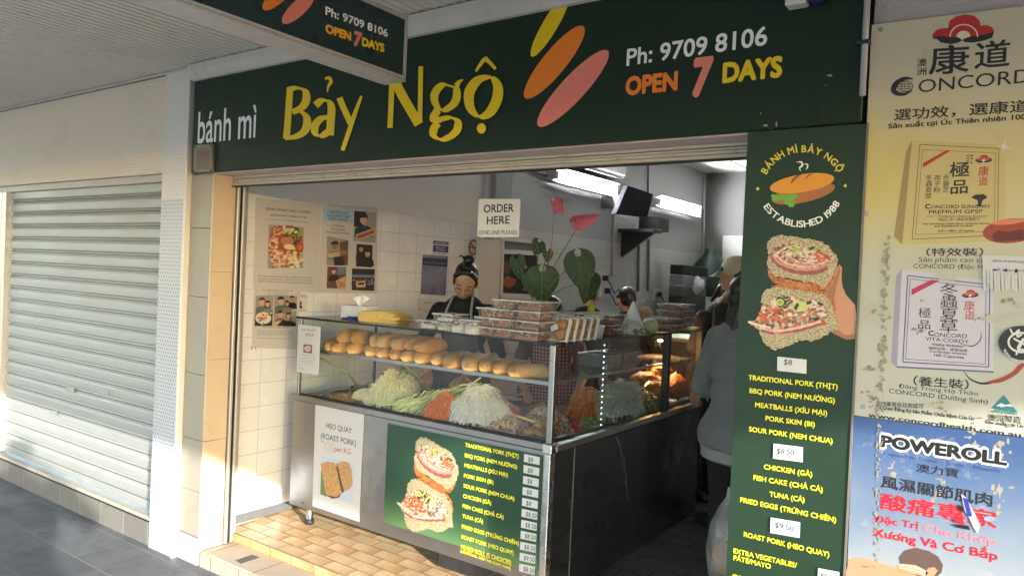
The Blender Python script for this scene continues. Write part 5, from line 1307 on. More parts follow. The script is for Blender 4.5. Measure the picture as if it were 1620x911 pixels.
k.bump(v, .7, .006); M_pork = k.done(k.ramp(n, [(.3, (.30, .09, .025)), (.55, (.50, .19, .06)), (.75, (.62, .30, .11))]), .35)
random.seed(2)
pork = [((-2.02, 4.62, 1.02), (.085, .10, .075), 'roast pork piece on the left of the lit pile'), ((-2.10, 4.80, 1.03), (.09, .11, .075), 'roast pork piece in the middle of the lit pile'), ((-2.0, 4.88, 1.04), (.08, .115, .085), 'largest roast pork piece in front of the lit pile'), ((-2.14, 4.66, 1.09), (.08, .12, .05), 'roast pork piece lying across the top left of the lit pile'), ((-2.14, 4.93, 1.13), (.09, .12, .045), 'roast pork piece lying on top right of the lit pile')]
for c, r, lb in pork:
    b = MB(); b.ell(c, r, M_pork, 20, 12, Matrix.Rotation(random.uniform(-.3, .3), 4, 'X') @ Matrix.Rotation(random.uniform(-.3, .3), 4, 'Z'), .3, 7)
    tag(b.build('roast_pork', None, True, loc=c), lb+' under the warm lamp', 'roast pork', 'roast pork pieces in the counter')
M_foil = M('foil', (.75, .73, .70), .22, 1., var=.1, vs=30, bump=1., bs=40, bd=.02)
pan(-2.24, 4.53, -1.93, 5.0, BZ+.004, .958, 'wide steel tray under the roast pork pieces', mat=M_foil, name='foil_tray')
b = MB(); random.seed(4)
for c in ((-2.10, 4.58, 1.07), (-2.06, 4.72, 1.14), (-2.17, 4.82, 1.17), (-2.05, 4.98, 1.12)):
    pts = [Vector(c)+Vector((random.uniform(-.05, .05), random.uniform(-.07, .07), random.uniform(-.03, .04))) for _ in range(9)]
    for i in range(7): b.poly([pts[i], pts[i+1], pts[(i+2) % 9]], M_foil)
tag(b.build('crumpled_foil', None, loc=(-2.1, 4.8, 1.0)), 'crumpled silver foil wrapped round the roast pork pile', 'foil')
heap('skewer_sticks', (-2.02, 4.58, .965), .05, .07, .03, [M('stick_wood', (.58, .44, .24), .5)], 40, .15, .0022, 'bunch of pale wooden skewers in front of the roast pork', .1, M('stick_wood', (.58, .44, .24)), cat='skewers')
for i, (y, lb) in enumerate(((3.95, 'left'), (4.15, 'right'))):
    pan(-2.20, y-.085, -2.0, y+.085, SZ+.002, SZ+.075, 'dark steel box, the %s one of two on the side shelf of the counter' % lb, name='steel_box', mat=M('box_dark_steel', (.10, .10, .10), .4, .8))

# ================================================================ things standing on the glass top
TZ = GT+.0065
# tissue box
tb = empty('tissue_box', (-3.47, 3.27, TZ), 'pale flowered tissue box with a white tissue on the left of the glass top', 'tissue box')
k = NT('tissue_card'); v = k.noise(k.pos(), 34., 3, .7, .6); M_tis = k.done(k.ramp(v, [(.42, (.70, .70, .73)), (.52, (.62, .62, .72)), (.60, (.72, .70, .72)), (.66, (.62, .34, .38)), (.74, (.70, .68, .70))]), .5)
b = MB(); b.box(-3.575, 3.215, TZ, -3.36, 3.325, TZ+.085, M_tis, .002); b.build('box', tb)
M_tissue = M('tissue_paper', (.80, .80, .79), .8, var=.03)
b = MB(); random.seed(9); N = 9; vs = []
for i in range(N):
    for j in range(7):
        u = -1+2*i/(N-1); t = j/6; w_ = .018+.055*t; vs.append((-3.468+u*w_, 3.27+.016*math.sin(u*5+t*2)*(.3+t)+.01*t, TZ+.085+t*(.072+.016*math.sin(u*3.3+.6))-.012*abs(u)*t))
b.add(vs, [(i*7+j, (i+1)*7+j, (i+1)*7+j+1, i*7+j+1) for i in range(N-1) for j in range(6)], M_tissue); b.build('tissue', tb, True)
# pens / blue cloth strip and yellow paper bags
b = MB(); b.box(-3.52, 3.17, TZ, -3.36, 3.20, TZ+.010, M('blue_cloth', (.03, .05, .22), .6, var=.2), .003); b.box(-3.47, 3.172, TZ+.0105, -3.40, 3.198, TZ+.02, _MATS['blue_cloth'], .003)
tag(b.build('blue_cloth', None, loc=(-3.45, 3.18, TZ)), 'small folded dark blue cloth in front of the tissue box', 'cloth')
k = NT('yellow_paper'); n = k.noise(k.pos(), 18., 4, .6); M_yp = k.done(k.ramp(n, [(.4, (.66, .46, .10)), (.58, (.72, .52, .14)), (.70, (.52, .20, .04))]), .6)
M_yp2 = M('yellow_paper_edge', (.74, .62, .28), .7, var=.2, vs=60)
b = MB(); random.seed(12); A = math.radians(9)
for i in range(22):
    w_ = .30-.05*random.random()+ (0 if i < 14 else -.10*(i-14)/8); z = TZ+i*.0030
    m = Matrix.Translation((-3.21, 3.26, z)) @ Matrix.Rotation(A+random.uniform(-.07, .07), 4, 'Z') @ Matrix.Rotation(-.035*(1 if i > 4 else 0), 4, 'Y')
    b.box(-.15, -.085, 0, -.15+w_, .075, .0026, M_yp if i % 4 else M_yp2, 0, m)
tag(b.build('paper_bags', None, loc=(-3.2, 3.26, TZ)), 'fanned stack of yellow printed paper bread bags on the glass top', 'paper bags')
# plastic food boxes
G_box = glassmat('box_plastic', (.92, .93, .93), .7, .12, haze=.13, hazecol=(.70, .70, .70))
G_lid = glassmat('lid_plastic', (.90, .91, .91), .8, .10, haze=.24, hazecol=(.74, .74, .74))
M_rim = glassmat('rim_plastic', (.85, .86, .86), .8, .1, haze=.5, hazecol=(.78, .78, .78))
def food_box(x, y, z, w, d, h, fills, label, group, yaw=0, nb=75, fh=.8):
    t = empty('food_box', (x, y, z), label, 'food box', group); t.rotation_euler.z = 0
    R0 = Matrix.Translation((x, y, z)) @ Matrix.Rotation(R_(yaw), 4, 'Z')
    b = MB(); tw, td = w*.42, d*.42; W, D = w/2, d/2
    lo_ = [(-tw, -td, .001), (tw, -td, .001), (tw, td, .001), (-tw, td, .001)]; hi_ = [(-W, -D, h-.004), (W, -D, h-.004), (W, D, h-.004), (-W, D, h-.004)]
    vs = [R0 @ Vector(v) for v in lo_+hi_]
    b.add(vs, [(0, 3, 2, 1)]+[(i, (i+1) % 4, 4+(i+1) % 4, 4+i) for i in range(4)], G_box); b.build('tray', t)
    b = MB()
    b.box(-W-.004, -D-.004, h-.0035, W+.004, D+.004, h, G_lid, 0, R0)
    for q in ((-W-.0055, -D-.0055, W+.0055, -D-.0042), (-W-.0055, D+.0042, W+.0055, D+.0055), (-W-.0055, -D-.004, -W-.0042, D+.004), (W+.0042, -D-.004, W+.0055, D+.004)): b.box(q[0], q[1], h-.006, q[2], q[3], h+.001, M_rim, 0, R0)
    for sx, sy in ((-1, -1), (1, -1), (1, 1), (-1, 1)): b.tube([R0 @ Vector((sx*tw, sy*td, .002)), R0 @ Vector((sx*W, sy*D, h-.006))], .0012, M_rim, 5)
    b.build('lid', t)
    b = MB(); rnd = random.Random(int(x*1000)+int(z*3000))
    b.box(-tw*.93, -td*.9, .004, tw*.93, td*.9, h*fh*.62, M('box_base', (.24, .10, .055), .5, var=.3, vs=60) if fills[0] is not PALE[0] else fills[0], .002, R0)
    for i in range(nb):
        s = rnd.uniform(.005, .0125); c = R0 @ Vector((rnd.uniform(-tw, tw)*.9, rnd.uniform(-td, td)*.9, rnd.uniform(h*.2, h*fh)))
        b.ell(c, (s, s*.8, s*.5), rnd.choice(fills), 7, 5, Matrix.Rotation(rnd.uniform(0, 3), 4, 'Z') @ Matrix.Rotation(rnd.uniform(-1, 1), 4, 'X'), .4, 9)
    b.build('contents', t, True)
    return t
CURED = [M('cured_a', (.50, .20, .12), .45, var=.3, vs=70), M('cured_b', (.58, .28, .17), .45, var=.3, vs=70), M('cured_c', (.40, .13, .08), .45, var=.3, vs=70), M('cured_d', (.60, .38, .20), .45, var=.3, vs=70)]
PALE = [M('pale_a', (.66, .63, .58), .5, var=.12), M('pale_b', (.72, .71, .69), .5, var=.1), M('pale_c', (.56, .48, .42), .5, var=.15)]
GA = 'clear boxes of orange brown food stacked on the glass top'; GB_ = 'clear boxes of white food on the glass top'; h = .0485
lay_n = ['bottom', 'second', 'third', 'top']
for k_ in range(3): food_box(-2.300+.012*k_, 3.105, TZ+h*k_, .112, .17, h, CURED, 'clear box of orange brown food, %s of the left column near the post' % ['bottom', 'middle', 'top'][k_], GA)
for k_ in range(4): food_box(-2.172+.004*k_, 3.085, TZ+h*k_, .118, .17, h, CURED, 'clear box of orange brown food, %s level of the middle column near the post' % lay_n[k_], GA)
for k_ in range(4): food_box(-2.022+.004*k_, 3.075, TZ+h*k_, .168, .17, h, CURED, 'clear box of orange brown food, %s level of the wide right column near the post' % lay_n[k_], GA)
food_box(-2.715, 3.12, TZ, .115, .13, .05, PALE, 'low clear box of white food, leftmost on the glass top', GB_)
food_box(-2.585, 3.11, TZ, .115, .13, .048, PALE, 'clear box of white food at the bottom of the short stack', GB_)
food_box(-2.592, 3.12, TZ+.049, .130, .14, .045, PALE, 'clear box of white food on top of the short stack', GB_)
food_box(-2.465, 3.085, TZ, .105, .15, .074, PALE, 'tall clear box of white food right of the short stack', GB_, fh=.85)
food_box(-2.365, 3.07, TZ, .10, .15, .078, PALE, 'tall clear box of white food against the brown boxes', GB_, fh=.85)
GC = 'clear boxes stacked at the far end of the glass top'
for k_ in range(4): food_box(-2.0+.004*k_, 4.80, TZ+.044*k_, .16, .26, .043, [PALE[2], CURED[3], M('fried_a', (.42, .26, .13), .5, var=.2)], 'clear box of pale fried food, %s level at the far end of the counter' % lay_n[k_], GC)
for i_, (x_, y_, z_) in enumerate(((-2.20, 3.72, 0), (-2.20, 3.72, .0615), (-2.20, 4.06, 0), (-2.20, 4.06, .0565), (-2.20, 4.34, 0))): food_box(x_, y_, TZ+z_, .15, .20, .055, [CURED[i_ % 4], PALE[2], CURED[1]], 'clear box of reddish food in the second row, %s' % ['lower one nearest the plant', 'upper one nearest the plant', 'lower one behind the card cone', 'upper one behind the card cone', 'one behind the bag of buns'][i_], GC)
for k_ in range(2): food_box(-1.96, 4.47+.02*k_, TZ+.046*k_, .14, .20, .045, [CURED[3], PALE[2]], 'clear box of beige food, %s of two beside the pale melon' % ['lower', 'upper'][k_], GC)
food_box(-2.02, 3.86, TZ, .15, .2, .06, [M('berry_a', (.18, .05, .04), .4), CURED[2]], 'clear box of dark red food behind the white tubs', GC)
food_box(-2.03, 3.87, TZ+.0615, .15, .2, .055, [_MATS['berry_a'], CURED[2]], 'clear box of dark red food stacked behind the white tubs', GC)
food_box(-2.02, 4.22, TZ, .14, .18, .06, [CURED[1], CURED[3]], 'clear box of pinkish food behind the pale melon', GC)
# foam trays with fried balls, leaning like files
M_foam = M('foam_white', (.78, .78, .77), .6, var=.03)
M_ball = M('fried_ball', (.46, .19, .055), .5, var=.3, vs=50, bump=.7, bs=130, bd=.006)
G_wrap = glassmat('cling_wrap', (.96, .96, .96), 1.6, .06, haze=.03)
for i in range(5):
    t = empty('foam_tray', (-1.925, 3.13+i*.072, TZ), 'white foam tray of brown fried balls in cling wrap, %s of five leaning trays' % ['front one', 'second', 'middle one', 'fourth', 'rearmost'][i], 'foam tray', 'foam trays of fried balls leaning in a row')
    R0 = Matrix.Translation((-1.925, 3.13+i*.072, TZ+.001)) @ Matrix.Rotation(R_(-4), 4, 'Z') @ Matrix.Rotation(R_(-17), 4, 'X')
    b = MB(); b.box(-.068, .012, .0, .068, .018, .115, M_foam, .003, R0)
    for q in ((-.072, -.012, 0, -.066, .0119, .118), (.066, -.012, 0, .072, .0119, .118), (-.0659, -.012, .112, .0659, .0119, .118), (-.0659, -.012, 0, .0659, .0119, .006)): b.box(*q, M_foam, .002, R0)
    b.build('tray', t)
    b = MB()
    for cx, cz in ((-.034, .032), (.032, .030), (-.030, .088), (.034, .084)):
        b.ell(R0 @ Vector((cx-(.030 if i == 0 and cx < 0 else 0), -.014, cz)), (.031, .024, .029), M_ball, 16, 10, None, .16, 9)
    b.build('fried_balls', t, True)
    b = MB(); b.box(-.066, -.0395, .006, .066, -.039, .112, G_wrap, 0, R0); b.build('wrap', t)
    if i == 0:
        b = MB(); b.box(-.012, -.0412, .050, .030, -.0404, .078, PAPER, 0, R0 @ Matrix.Translation((.01, 0, .06)) @ Matrix.Rotation(R_(-32), 4, 'Y') @ Matrix.Translation((-.01, 0, -.064))); b.build('price_tag', t)
# tubs
M_tub = M('tub_white', (.70, .71, .72), .35, var=.04)
BEAN = M('dark_beans', (.06, .03, .025), .4, var=.4, vs=90)
for x, y, z, r, h_, f, lb in ((-1.945, 3.56, TZ, .058, .066, None, 'white plastic tub, lower one of two beside the foam trays'), (-1.945, 3.56, TZ+.067, .056, .062, BEAN, 'white plastic tub with dark beans on top of another tub'), (-2.05, 3.42, TZ+.075, .060, .055, BEAN, 'white plastic tub of dark beans raised behind the foam trays')):
    t = empty('plastic_tub', (x, y, z), lb, 'tub', 'white tubs on the counter'); b = MB()
    b.lathe([(0, 0), (r*.86, 0), (r*.98, h_*.88), (r*.98, h_*.9), (r*1.06, h_*.9), (r*1.06, h_), (0, h_)], (x, y, z), M_tub if f is None else glassmat('tub_clear', (.9, .9, .9), .7, .1, haze=.25), 22); b.build('tub', t, True)
    if f:
        b = MB(); b.lathe([(0, .004), (r*.83, .004), (r*.90, h_*.5), (0, h_*.5)], (x, y, z), f, 20); b.build('beans', t, True); b = MB(); b.lathe([(r*.93, h_*.52), (r*.965, h_*.86)], (x, y, z), M_tub, 20); b.build('band', t, True)
b = MB(); b.box(-2.11, 3.36, TZ, -1.99, 3.48, TZ+.0735, M('steel_riser', (.3, .3, .3), .4, .8), .004); tag(b.build('riser_box', None, loc=(-2.05, 3.42, TZ)), 'low steel riser box under the tub of beans behind the foam trays', 'box')
for i, (x, y) in enumerate(((-2.16, 3.35), (-2.20, 3.46))):
    t = empty('glass_jar', (x, y, TZ), 'clear ribbed jar with grey lid, %s of two behind the foam trays' % ['nearer', 'farther'][i], 'jar', 'clear jars behind the trays'); b = MB(); b.lathe([(0, 0), (.042, 0), (.045, .01), (.045, .135), (.036, .150), (.036, .153)], (x, y, TZ), G_box, 20); b.build('glass', t, True)
    b = MB(); b.lathe([(0, .172), (.040, .172), (.040, .150), (.037, .150)], (x, y, TZ), M_steel, 20); b.build('lid', t, True)
b = MB(); random.seed(6)
b.tube([(-1.92, 3.515, TZ), (-1.92, 3.515, TZ+.055)], .012, M('yellow_tube', (.56, .46, .05), .4), 10); tag(b.build('sauce_tube', None, True, loc=(-1.92, 3.51, TZ)), 'short yellow tube between the foam trays and the white tub', 'tube')
# paper cone, melon, wedge of greens, bagged buns, lemon topped bottle
b = MB(); b.lathe([(.075, 0), (.012, .15), (.006, .165), (0, .168)], (-1.95, 4.05, TZ+.03), M('card_white', (.70, .70, .70), .6, var=.05), 20, Matrix.Rotation(R_(0), 4, 'X')); b.lathe([(0, 0), (.082, .002), (.082, .03), (0, .031)], (-1.95, 4.05, TZ), M_tub, 20)
tag(b.build('paper_cone', None, True, loc=(-1.95, 4.05, TZ)), 'white card cone pointing up in the middle of the counter top', 'card cone')
k = NT('melon_rind'); v = k.n('TexVoronoi', {'Vector': k.pos(), 'Scale': 60.}, feature='DISTANCE_TO_EDGE').outputs[0]; M_mel = k.done(k.mix(k.rng(v, 0, .12, 0, 1), (.50, .50, .36), (.32, .36, .20)), .5)
b = MB(); b.ell((-1.905, 4.20, TZ+.046), (.058, .058, .048), M_mel, 22, 14); tag(b.build('melon', None, True, loc=(-1.905, 4.2, TZ)), 'pale netted round melon wrapped on the edge of the side glass top', 'melon')
t = empty('green_wedge', (-1.90, 4.02, TZ), 'wrapped wedge of green vegetables lying beside the pale melon', 'vegetable pack'); b = MB()
for i in range(26): b.ell((-1.90+random.uniform(-.03, .03), 4.02+random.uniform(-.06, .06), TZ+random.uniform(.008, .04)), (.018, .010, .006), random.choice([_MATS['herb_c'], _MATS['herb_a']]), 7, 5, Matrix.Rotation(random.uniform(0, 3), 4, 'Z'), .3)
b.build('leaf_pieces', t, True); b = MB(); b.add([(-1.94, 3.94, TZ), (-1.86, 3.94, TZ), (-1.86, 4.10, TZ), (-1.94, 4.10, TZ), (-1.94, 3.94, TZ+.09), (-1.86, 3.94, TZ+.09)], [(0, 1, 5, 4), (1, 2, 5), (0, 4, 3), (4, 5, 2, 3)], G_box); b.build('clear_case', t)
t = empty('bun_bag', (-2.06, 4.40, TZ), 'tied clear bag of small brown buns on the counter top', 'bag of buns'); b = MB()
for dx, dy, dz in ((-.03, -.04, .035), (.04, 0, .035), (-.02, .05, .035), (.0, 0, .085), (.02, .02, .12)): b.ell((-2.06+dx, 4.40+dy, TZ+dz), (.045, .045, .034), M_bread, 14, 9, None, .1)
b.build('buns', t, True); b = MB(); b.lathe([(.085, 0), (.095, .05), (.08, .12), (.04, .165), (.012, .18), (.03, .205), (.026, .212)], (-2.06, 4.40, TZ), glassmat('bag_film', (.93, .93, .92), 1.4, .12, haze=.12), 14); b.build('film', t, True)
b = MB(); b.lathe([(0, 0), (.018, 0), (.02, .01), (.02, .07), (.008, .09), (.008, .11), (0, .112)], (-2.02, 3.66, TZ+.09), M('lime_plastic', (.36, .36, .03), .4), 14); b.box(-2.06, 3.62, TZ, -1.99, 3.72, TZ+.089, M_tub, .005)
tag(b.build('squeeze_bottle', None, True, loc=(-2.02, 3.66, TZ)), 'small lime yellow squeeze bottle raised among the tubs', 'bottle')
b = MB(); b.box(-2.12, 4.96, TZ, -1.90, 5.05, TZ+.012, M('tray_green', (.34, .40, .14), .5), .004); tag(b.build('green_tray', None, loc=(-2, 5, TZ)), 'thin green tray at the far end of the side glass top', 'tray')

# ---------------------------------------------------------------- anthurium in a pot
an = empty('anthurium', (-2.10, 3.34, TZ), 'potted anthurium with heart shaped leaves and two red flowers on the counter', 'potted plant')
b = MB(); b.lathe([(0, 0), (.050, 0), (.064, .10), (.068, .10), (.068, .115), (.060, .115), (.058, .10), (0, .10)], (-2.16, 3.30, TZ), M('pot_dark', (.06, .055, .05), .5), 20); b.build('pot', an, True)
k = NT('anthurium_leaf'); n = k.noise(k.pos(), 14., 4, .6); k.bump(n, .2, .01); M_leaf = k.done(k.mix(n, (.016, .036, .012), (.034, .062, .020)), .48, spec=.3)
k = NT('anthurium_red'); n = k.noise(k.pos(), 25., 4, .6); M_flower = k.done(k.mix(n, (.42, .05, .09), (.60, .16, .20)), .4)
M_stem = M('plant_stem', (.10, .15, .05), .5); M_stemr = M('plant_stem_red', (.36, .12, .11), .5); M_vein = M('leaf_vein', (.10, .16, .05), .4); M_spadix = M('spadix', (.62, .38, .14), .5)
def heart(tip_px, base_px, Y, w, facing, name='leaf', mat=None, fold=.25, lobes=.30):
    """heart-shaped blade: base (stalk end) and tip from the photograph at depth Y"""
    B = ony(*base_px, Y); Tt = ony(*tip_px, Y); d = Tt-B; L = d.length; d.normalize()
    nrm = Vector(facing).normalized(); s = d.cross(nrm).normalized(); nrm = s.cross(d)
    NU, NV = 15, 11; vs = []; ok = {}
    out = lambda t: (max(0, math.sin(math.pi*min(1, max(0, (t+lobes)/(1+lobes)))**.62))) ** .8
    fs = []; b = MB()
    for i in range(NU+1):
        t = -lobes+(1+lobes)*i/NU; wd = out(t)*w/2
        inner = 0
        if t < 0: inner = .42*min(1, -t/lobes)
        for j in range(NV+1):
            u = -1+2*j/NV; uu = math.copysign(inner+(1-inner)*abs(u), u)
            x = uu*wd; q = B+d*(t*L)+s*x+nrm*(-fold*abs(x)*(.7+.3*t)+.035*math.sin(uu*9+t*6)*wd-.30*L*max(0, t)**2*.5)
            vs.append(q)
    for i in range(NU):
        for j in range(NV):
            if j == NV//2 and -lobes+(1+lobes)*(i+.5)/NU < 0: continue
            fs.append((i*(NV+1)+j, (i+1)*(NV+1)+j, (i+1)*(NV+1)+j+1, i*(NV+1)+j+1))
    b.add(vs, fs, mat or M_leaf); o = b.build(name, an, True)
    if mat is None:
        b = MB(); b.tube([B+d*(t*L)+nrm*(.0015-.15*L*max(0, t)**2) for t in (0, .25, .5, .75, .97)], [.0022, .002, .0016, .0012, .0005], M_vein, 5)
        for sg in (-1, 1):
            for t, e in ((.12, .62), (.34, .6), (.56, .55)):
                wd = out(t+.2)*w/2; b.tube([B+d*(t*L)+nrm*.001, B+d*((t+.1)*L)+s*sg*wd*.45+nrm*(.0015-fold*wd*.45), B+d*((t+.24)*L)+s*sg*wd*.82+nrm*(.001-fold*wd*.82-.02*L)], .0009, M_vein, 4)
        b.build('vein', o, True)
    return B
F1 = (.55, -1, .25)
bs_ = []
bs_.append(heart((856, 482), (858, 432), 3.27, .18, F1)); bs_.append(heart((922, 462), (915, 408), 3.30, .165, (.4, -1, .1)))
bs_.append(heart((925, 482), (934, 440), 3.36, .12, (.8, -1, .1))); bs_.append(heart((820, 442), (817, 410), 3.34, .10, (.1, -1, .3)))
bs_.append(heart((843, 404), (852, 384), 3.32, .10, (.2, -1, .5))); bs_.append(heart((866, 416), (866, 398), 3.30, .06, (.3, -1, .1))); bs_.append(heart((842, 470), (836, 438), 3.35, .10, (.2, -1, .2)))
b = MB(); root = Vector((-2.16, 3.30, TZ+.10))
for q in bs_:
    mid = (root+q)/2+Vector((0, 0, .05)); b.tube([root+Vector((random.uniform(-.02, .02), random.uniform(-.02, .02), 0)), (root+mid)/2+Vector((0, 0, .03)), mid, q], .0024, M_stem, 6)
b.build('stem', an, True)
def flower(px, stem_px, Y, ax, sz, fz, nm):
    c = ony(*px, Y); B = MB(); B.tube([root, ony(*stem_px, Y), c], .0022, M_stemr if nm else M_stem, 6); B.build('flower_stem', an, True)
    return c
c1 = flower((876, 338), (872, 400), 3.30, None, .05, 0, 1); c2 = flower((910, 366), (880, 414), 3.31, None, .05, 0, 0)
heart((891, 338), (879, 322), 3.30, .062, (-.4, -1, .5), 'flower', M_flower, .5, .5)
heart((876, 340), (884, 318), 3.305, .055, (.8, -1, .4), 'flower', M_flower, .6, .3)
heart((948, 343), (912, 352), 3.31, .085, (.2, -1, -.55), 'flower', M_flower, -.55, .3)
b = MB(); b.tube([ony(913, 349, 3.302), ony(920, 341, 3.302), ony(936, 340, 3.302)], [.005, .0055, .003], M_spadix, 8); b.build('spadix', an, True)
# ================================================================ inside the shop
PW = Plane('x', WX+.0012, .0004); c5 = crop(360, 270, 3.96); cw = crop(390, 420, 6.509); ci = crop(740, 240, 3.5045)
INKT = ink('text_soft', (70, 72, 74)); SHIRT = [ink('shirt_navy', (32, 44, 70)), ink('shirt_black', (26, 26, 28)), ink('shirt_sage', (92, 100, 92)), ink('shirt_grey', (120, 120, 124))]
FACE = [ink('face_a', (206, 160, 132)), ink('face_b', (188, 138, 110)), ink('face_c', (150, 108, 86))]; HR = [ink('hair_dark', (34, 28, 26)), ink('hair_brown', (66, 46, 38))]
def tx(mb, s, cr, p0, p1, top, m=INKT, bold=0., lay=3, P=PW, **k): text_px(mb, P, s, cr(*p0), cr(*p1), cr(p0[0], top)[1], m, bold, lay, **k)
def bust(mb, cr, x, y, s, face, hair, shirt, lay, cap=False, long=False):
    """printed head and shoulders, head width s"""
    pg = lambda pts, m, l: PW.poly(mb, [cr(*q) for q in pts], m, lay+l)
    if long: pg(ellpts(x, y+s*.3, 0, s*1.15, s*.72, 16), hair, .0)
    pg([(x-s*1.35, y+s*2.6), (x-s*1.2, y+s*1.35), (x-s*.6, y+s*.95), (x+s*.6, y+s*.95), (x+s*1.2, y+s*1.35), (x+s*1.35, y+s*2.6)], shirt, .2)
    pg(ellpts(x, y, 0, s*.72, s*.52, 16), face, .6)
    pg([(x-s*.6, y+s*.05), (x-s*.62, y-s*.5), (x-s*.3, y-s*.85), (x+s*.3, y-s*.85), (x+s*.62, y-s*.5), (x+s*.6, y+s*.05), (x+s*.42, y-s*.32), (x-s*.42, y-s*.32)], hair, .8)
    if cap: pg([(x-s*.8, y-s*.22), (x-s*.5, y-s*.8), (x+s*.5, y-s*.8), (x+s*.62, y-s*.3)], HR[0], .9)
    for dx in (-.2, .2): pg(ellpts(x+dx*s, y-s*.05, s*.07, 0, s*.05, 6), HR[0], 1.)
    pg(ellpts(x, y+s*.34, s*.16, 0, s*.05, 8), FACE[2], 1.)
def photo(mb, cr, q, m, lay=2): PW.poly(mb, [cr(*p) for p in q], m, lay)
BROWN = ink('photo_brown', (96, 74, 58)); DARKP = ink('photo_dark', (34, 32, 34)); GREYP = ink('photo_grey', (150, 146, 142)); BOXC = ink('photo_box', (190, 168, 134)); FOOD = [ink('food_a', (188, 126, 88)), ink('food_b', (214, 176, 140)), ink('food_c', (150, 84, 56)), ink('food_d', (226, 206, 180))]; BLUP = ink('photo_bluewall', (96, 124, 168)); GREENP = ink('photo_herb', (52, 72, 40))
# catering poster
cp1 = empty('catering_poster', (WX, 2.9, 1.9), 'large white catering poster with a photo of a round food platter on the tiled wall', 'poster')
b = MB(); PW.slab(b, [c5(178, 168), c5(590, 210), c5(566, 768), c5(158, 730)], LAM, .0012, 1); b.build('sheet', cp1)
b = MB(); tx(b, 'BANH MI BAY NGO CATERS!', c5, (243, 247), (520, 270), 229, INKT, .012); tx(b, 'BANH MI & PARTY CATERING PLATTERS', c5, (268, 283), (495, 300), 271, INKT, .02); tx(b, 'or message us on INSTAGRAM @banhmibayngo', c5, (240, 306), (505, 327), 297)
for s, y in (('Each tray contains: Pate & mayo, pickled carrots & radish,', 663), ('cucumber, coriander, onions, shallot oil, chilli, 30 mini rolls and', 680), ('CRISPY PORK (Traditional Pork and Meatballs also available)', 697)): tx(b, s, c5, (190, y), (532, y+13), y-12)
b.build('lettering', cp1)
b = MB(); photo(b, c5, [(258, 338), (478, 354), (472, 610), (250, 612)], GREYP)
def clipq(x, y): return min(476, max(256, x)), min(612, max(344, y))
PW.poly(b, [c5(*clipq(*q)) for q in ellpts(362, 480, 118, 0, 140, 36)], M('platter_rim', lin(170, 168, 166), .4), 2.5); PW.poly(b, [c5(*clipq(*q)) for q in ellpts(362, 470, 112, 0, 136, 36)], FOOD[2], 3)
random.seed(31); kq = 0
def spread(x, y, sx, sy, n, mats, r0, r1):
    global kq
    for i in range(n):
        kq += 1; q = [clipq(*p) for p in blobpts(random.gauss(x, sx), random.gauss(y, sy), random.uniform(r0, r1), random.uniform(r0, r1)*.7, 7, .6)]
        if len(set(q)) < 5: continue
        PW.poly(b, [c5(*p) for p in q], random.choice(mats), 3.2+kq*.012)
spread(295, 480, 18, 60, 60, [FOOD[0], FOOD[1], FOOD[2], FOOD[3]], 6, 14); spread(330, 540, 34, 28, 60, [FOOD[3], FOOD[1], FOOD[0], HAM2], 6, 16); spread(420, 550, 22, 30, 40, [FOOD[3], ONI, CUC2], 5, 16); spread(430, 400, 22, 26, 45, [GREENP, HERB, CUC], 6, 14); spread(446, 480, 12, 12, 18, [CAR, CAR2], 6, 12); spread(385, 375, 18, 12, 20, [CUC2, ONI], 6, 14); spread(310, 375, 24, 16, 30, [FOOD[0], HAM3, FOOD[1]], 5, 12)
PW.poly(b, [c5(*q) for q in ellpts(372, 442, 40, 6, 26, 20)], FOOD[0], 6); PW.poly(b, [c5(*q) for q in ellpts(384, 478, 34, 4, 17, 18)], ink('sauce_pale', (222, 206, 158)), 6.2)
b.build('platter_photo', cp1)
# chef poster
cp2 = empty('chef_poster', (WX, 3.5, 1.9), 'white poster with a light blue heading and five small photos of people with food', 'poster')
b = MB(); PW.slab(b, [c5(596, 212), c5(944, 234), c5(936, 770), c5(566, 764)], LAM, .0012, 2); b.build('sheet', cp2)
b = MB(); PW.poly(b, [c5(602, 234), c5(788, 248), c5(786, 328), c5(601, 316)], ink('heading_blue', (150, 186, 214)), 3); tx(b, 'FEEDING OUR', c5, (640, 266), (752, 274), 251, INKT, .015, 4); tx(b, 'FAVOURITE CHEF', c5, (624, 287), (764, 297), 271, INKT, .015, 4); tx(b, 'MANU FEILDEL', c5, (633, 308), (755, 316), 292, INKT, .015, 4)
tx(b, 'CATERING', c5, (650, 350), (732, 356), 336, INKT, .006, 4); tx(b, 'AVAILABLE.', c5, (643, 370), (740, 378), 357, INKT, .006, 4); tx(b, 'ENQUIRE WITHIN!', c5, (617, 391), (764, 402), 377, INKT, .006, 4); b.build('lettering', cp2)
b = MB()
photo(b, c5, [(793, 252), (932, 264), (927, 452), (789, 440)], GREYP, 3); photo(b, c5, [(793, 252), (868, 258), (850, 350), (790, 350)], DARKP, 3.3); bust(b, c5, 850, 306, 42, FACE[0], HR[0], SHIRT[0], 4, True); PW.poly(b, [c5(*q) for q in ((800, 400), (926, 356), (928, 400), (806, 440))], BOXC, 6); PW.poly(b, [c5(*q) for q in ((812, 408), (918, 370), (920, 390), (816, 428))], FOOD[2], 6.2)
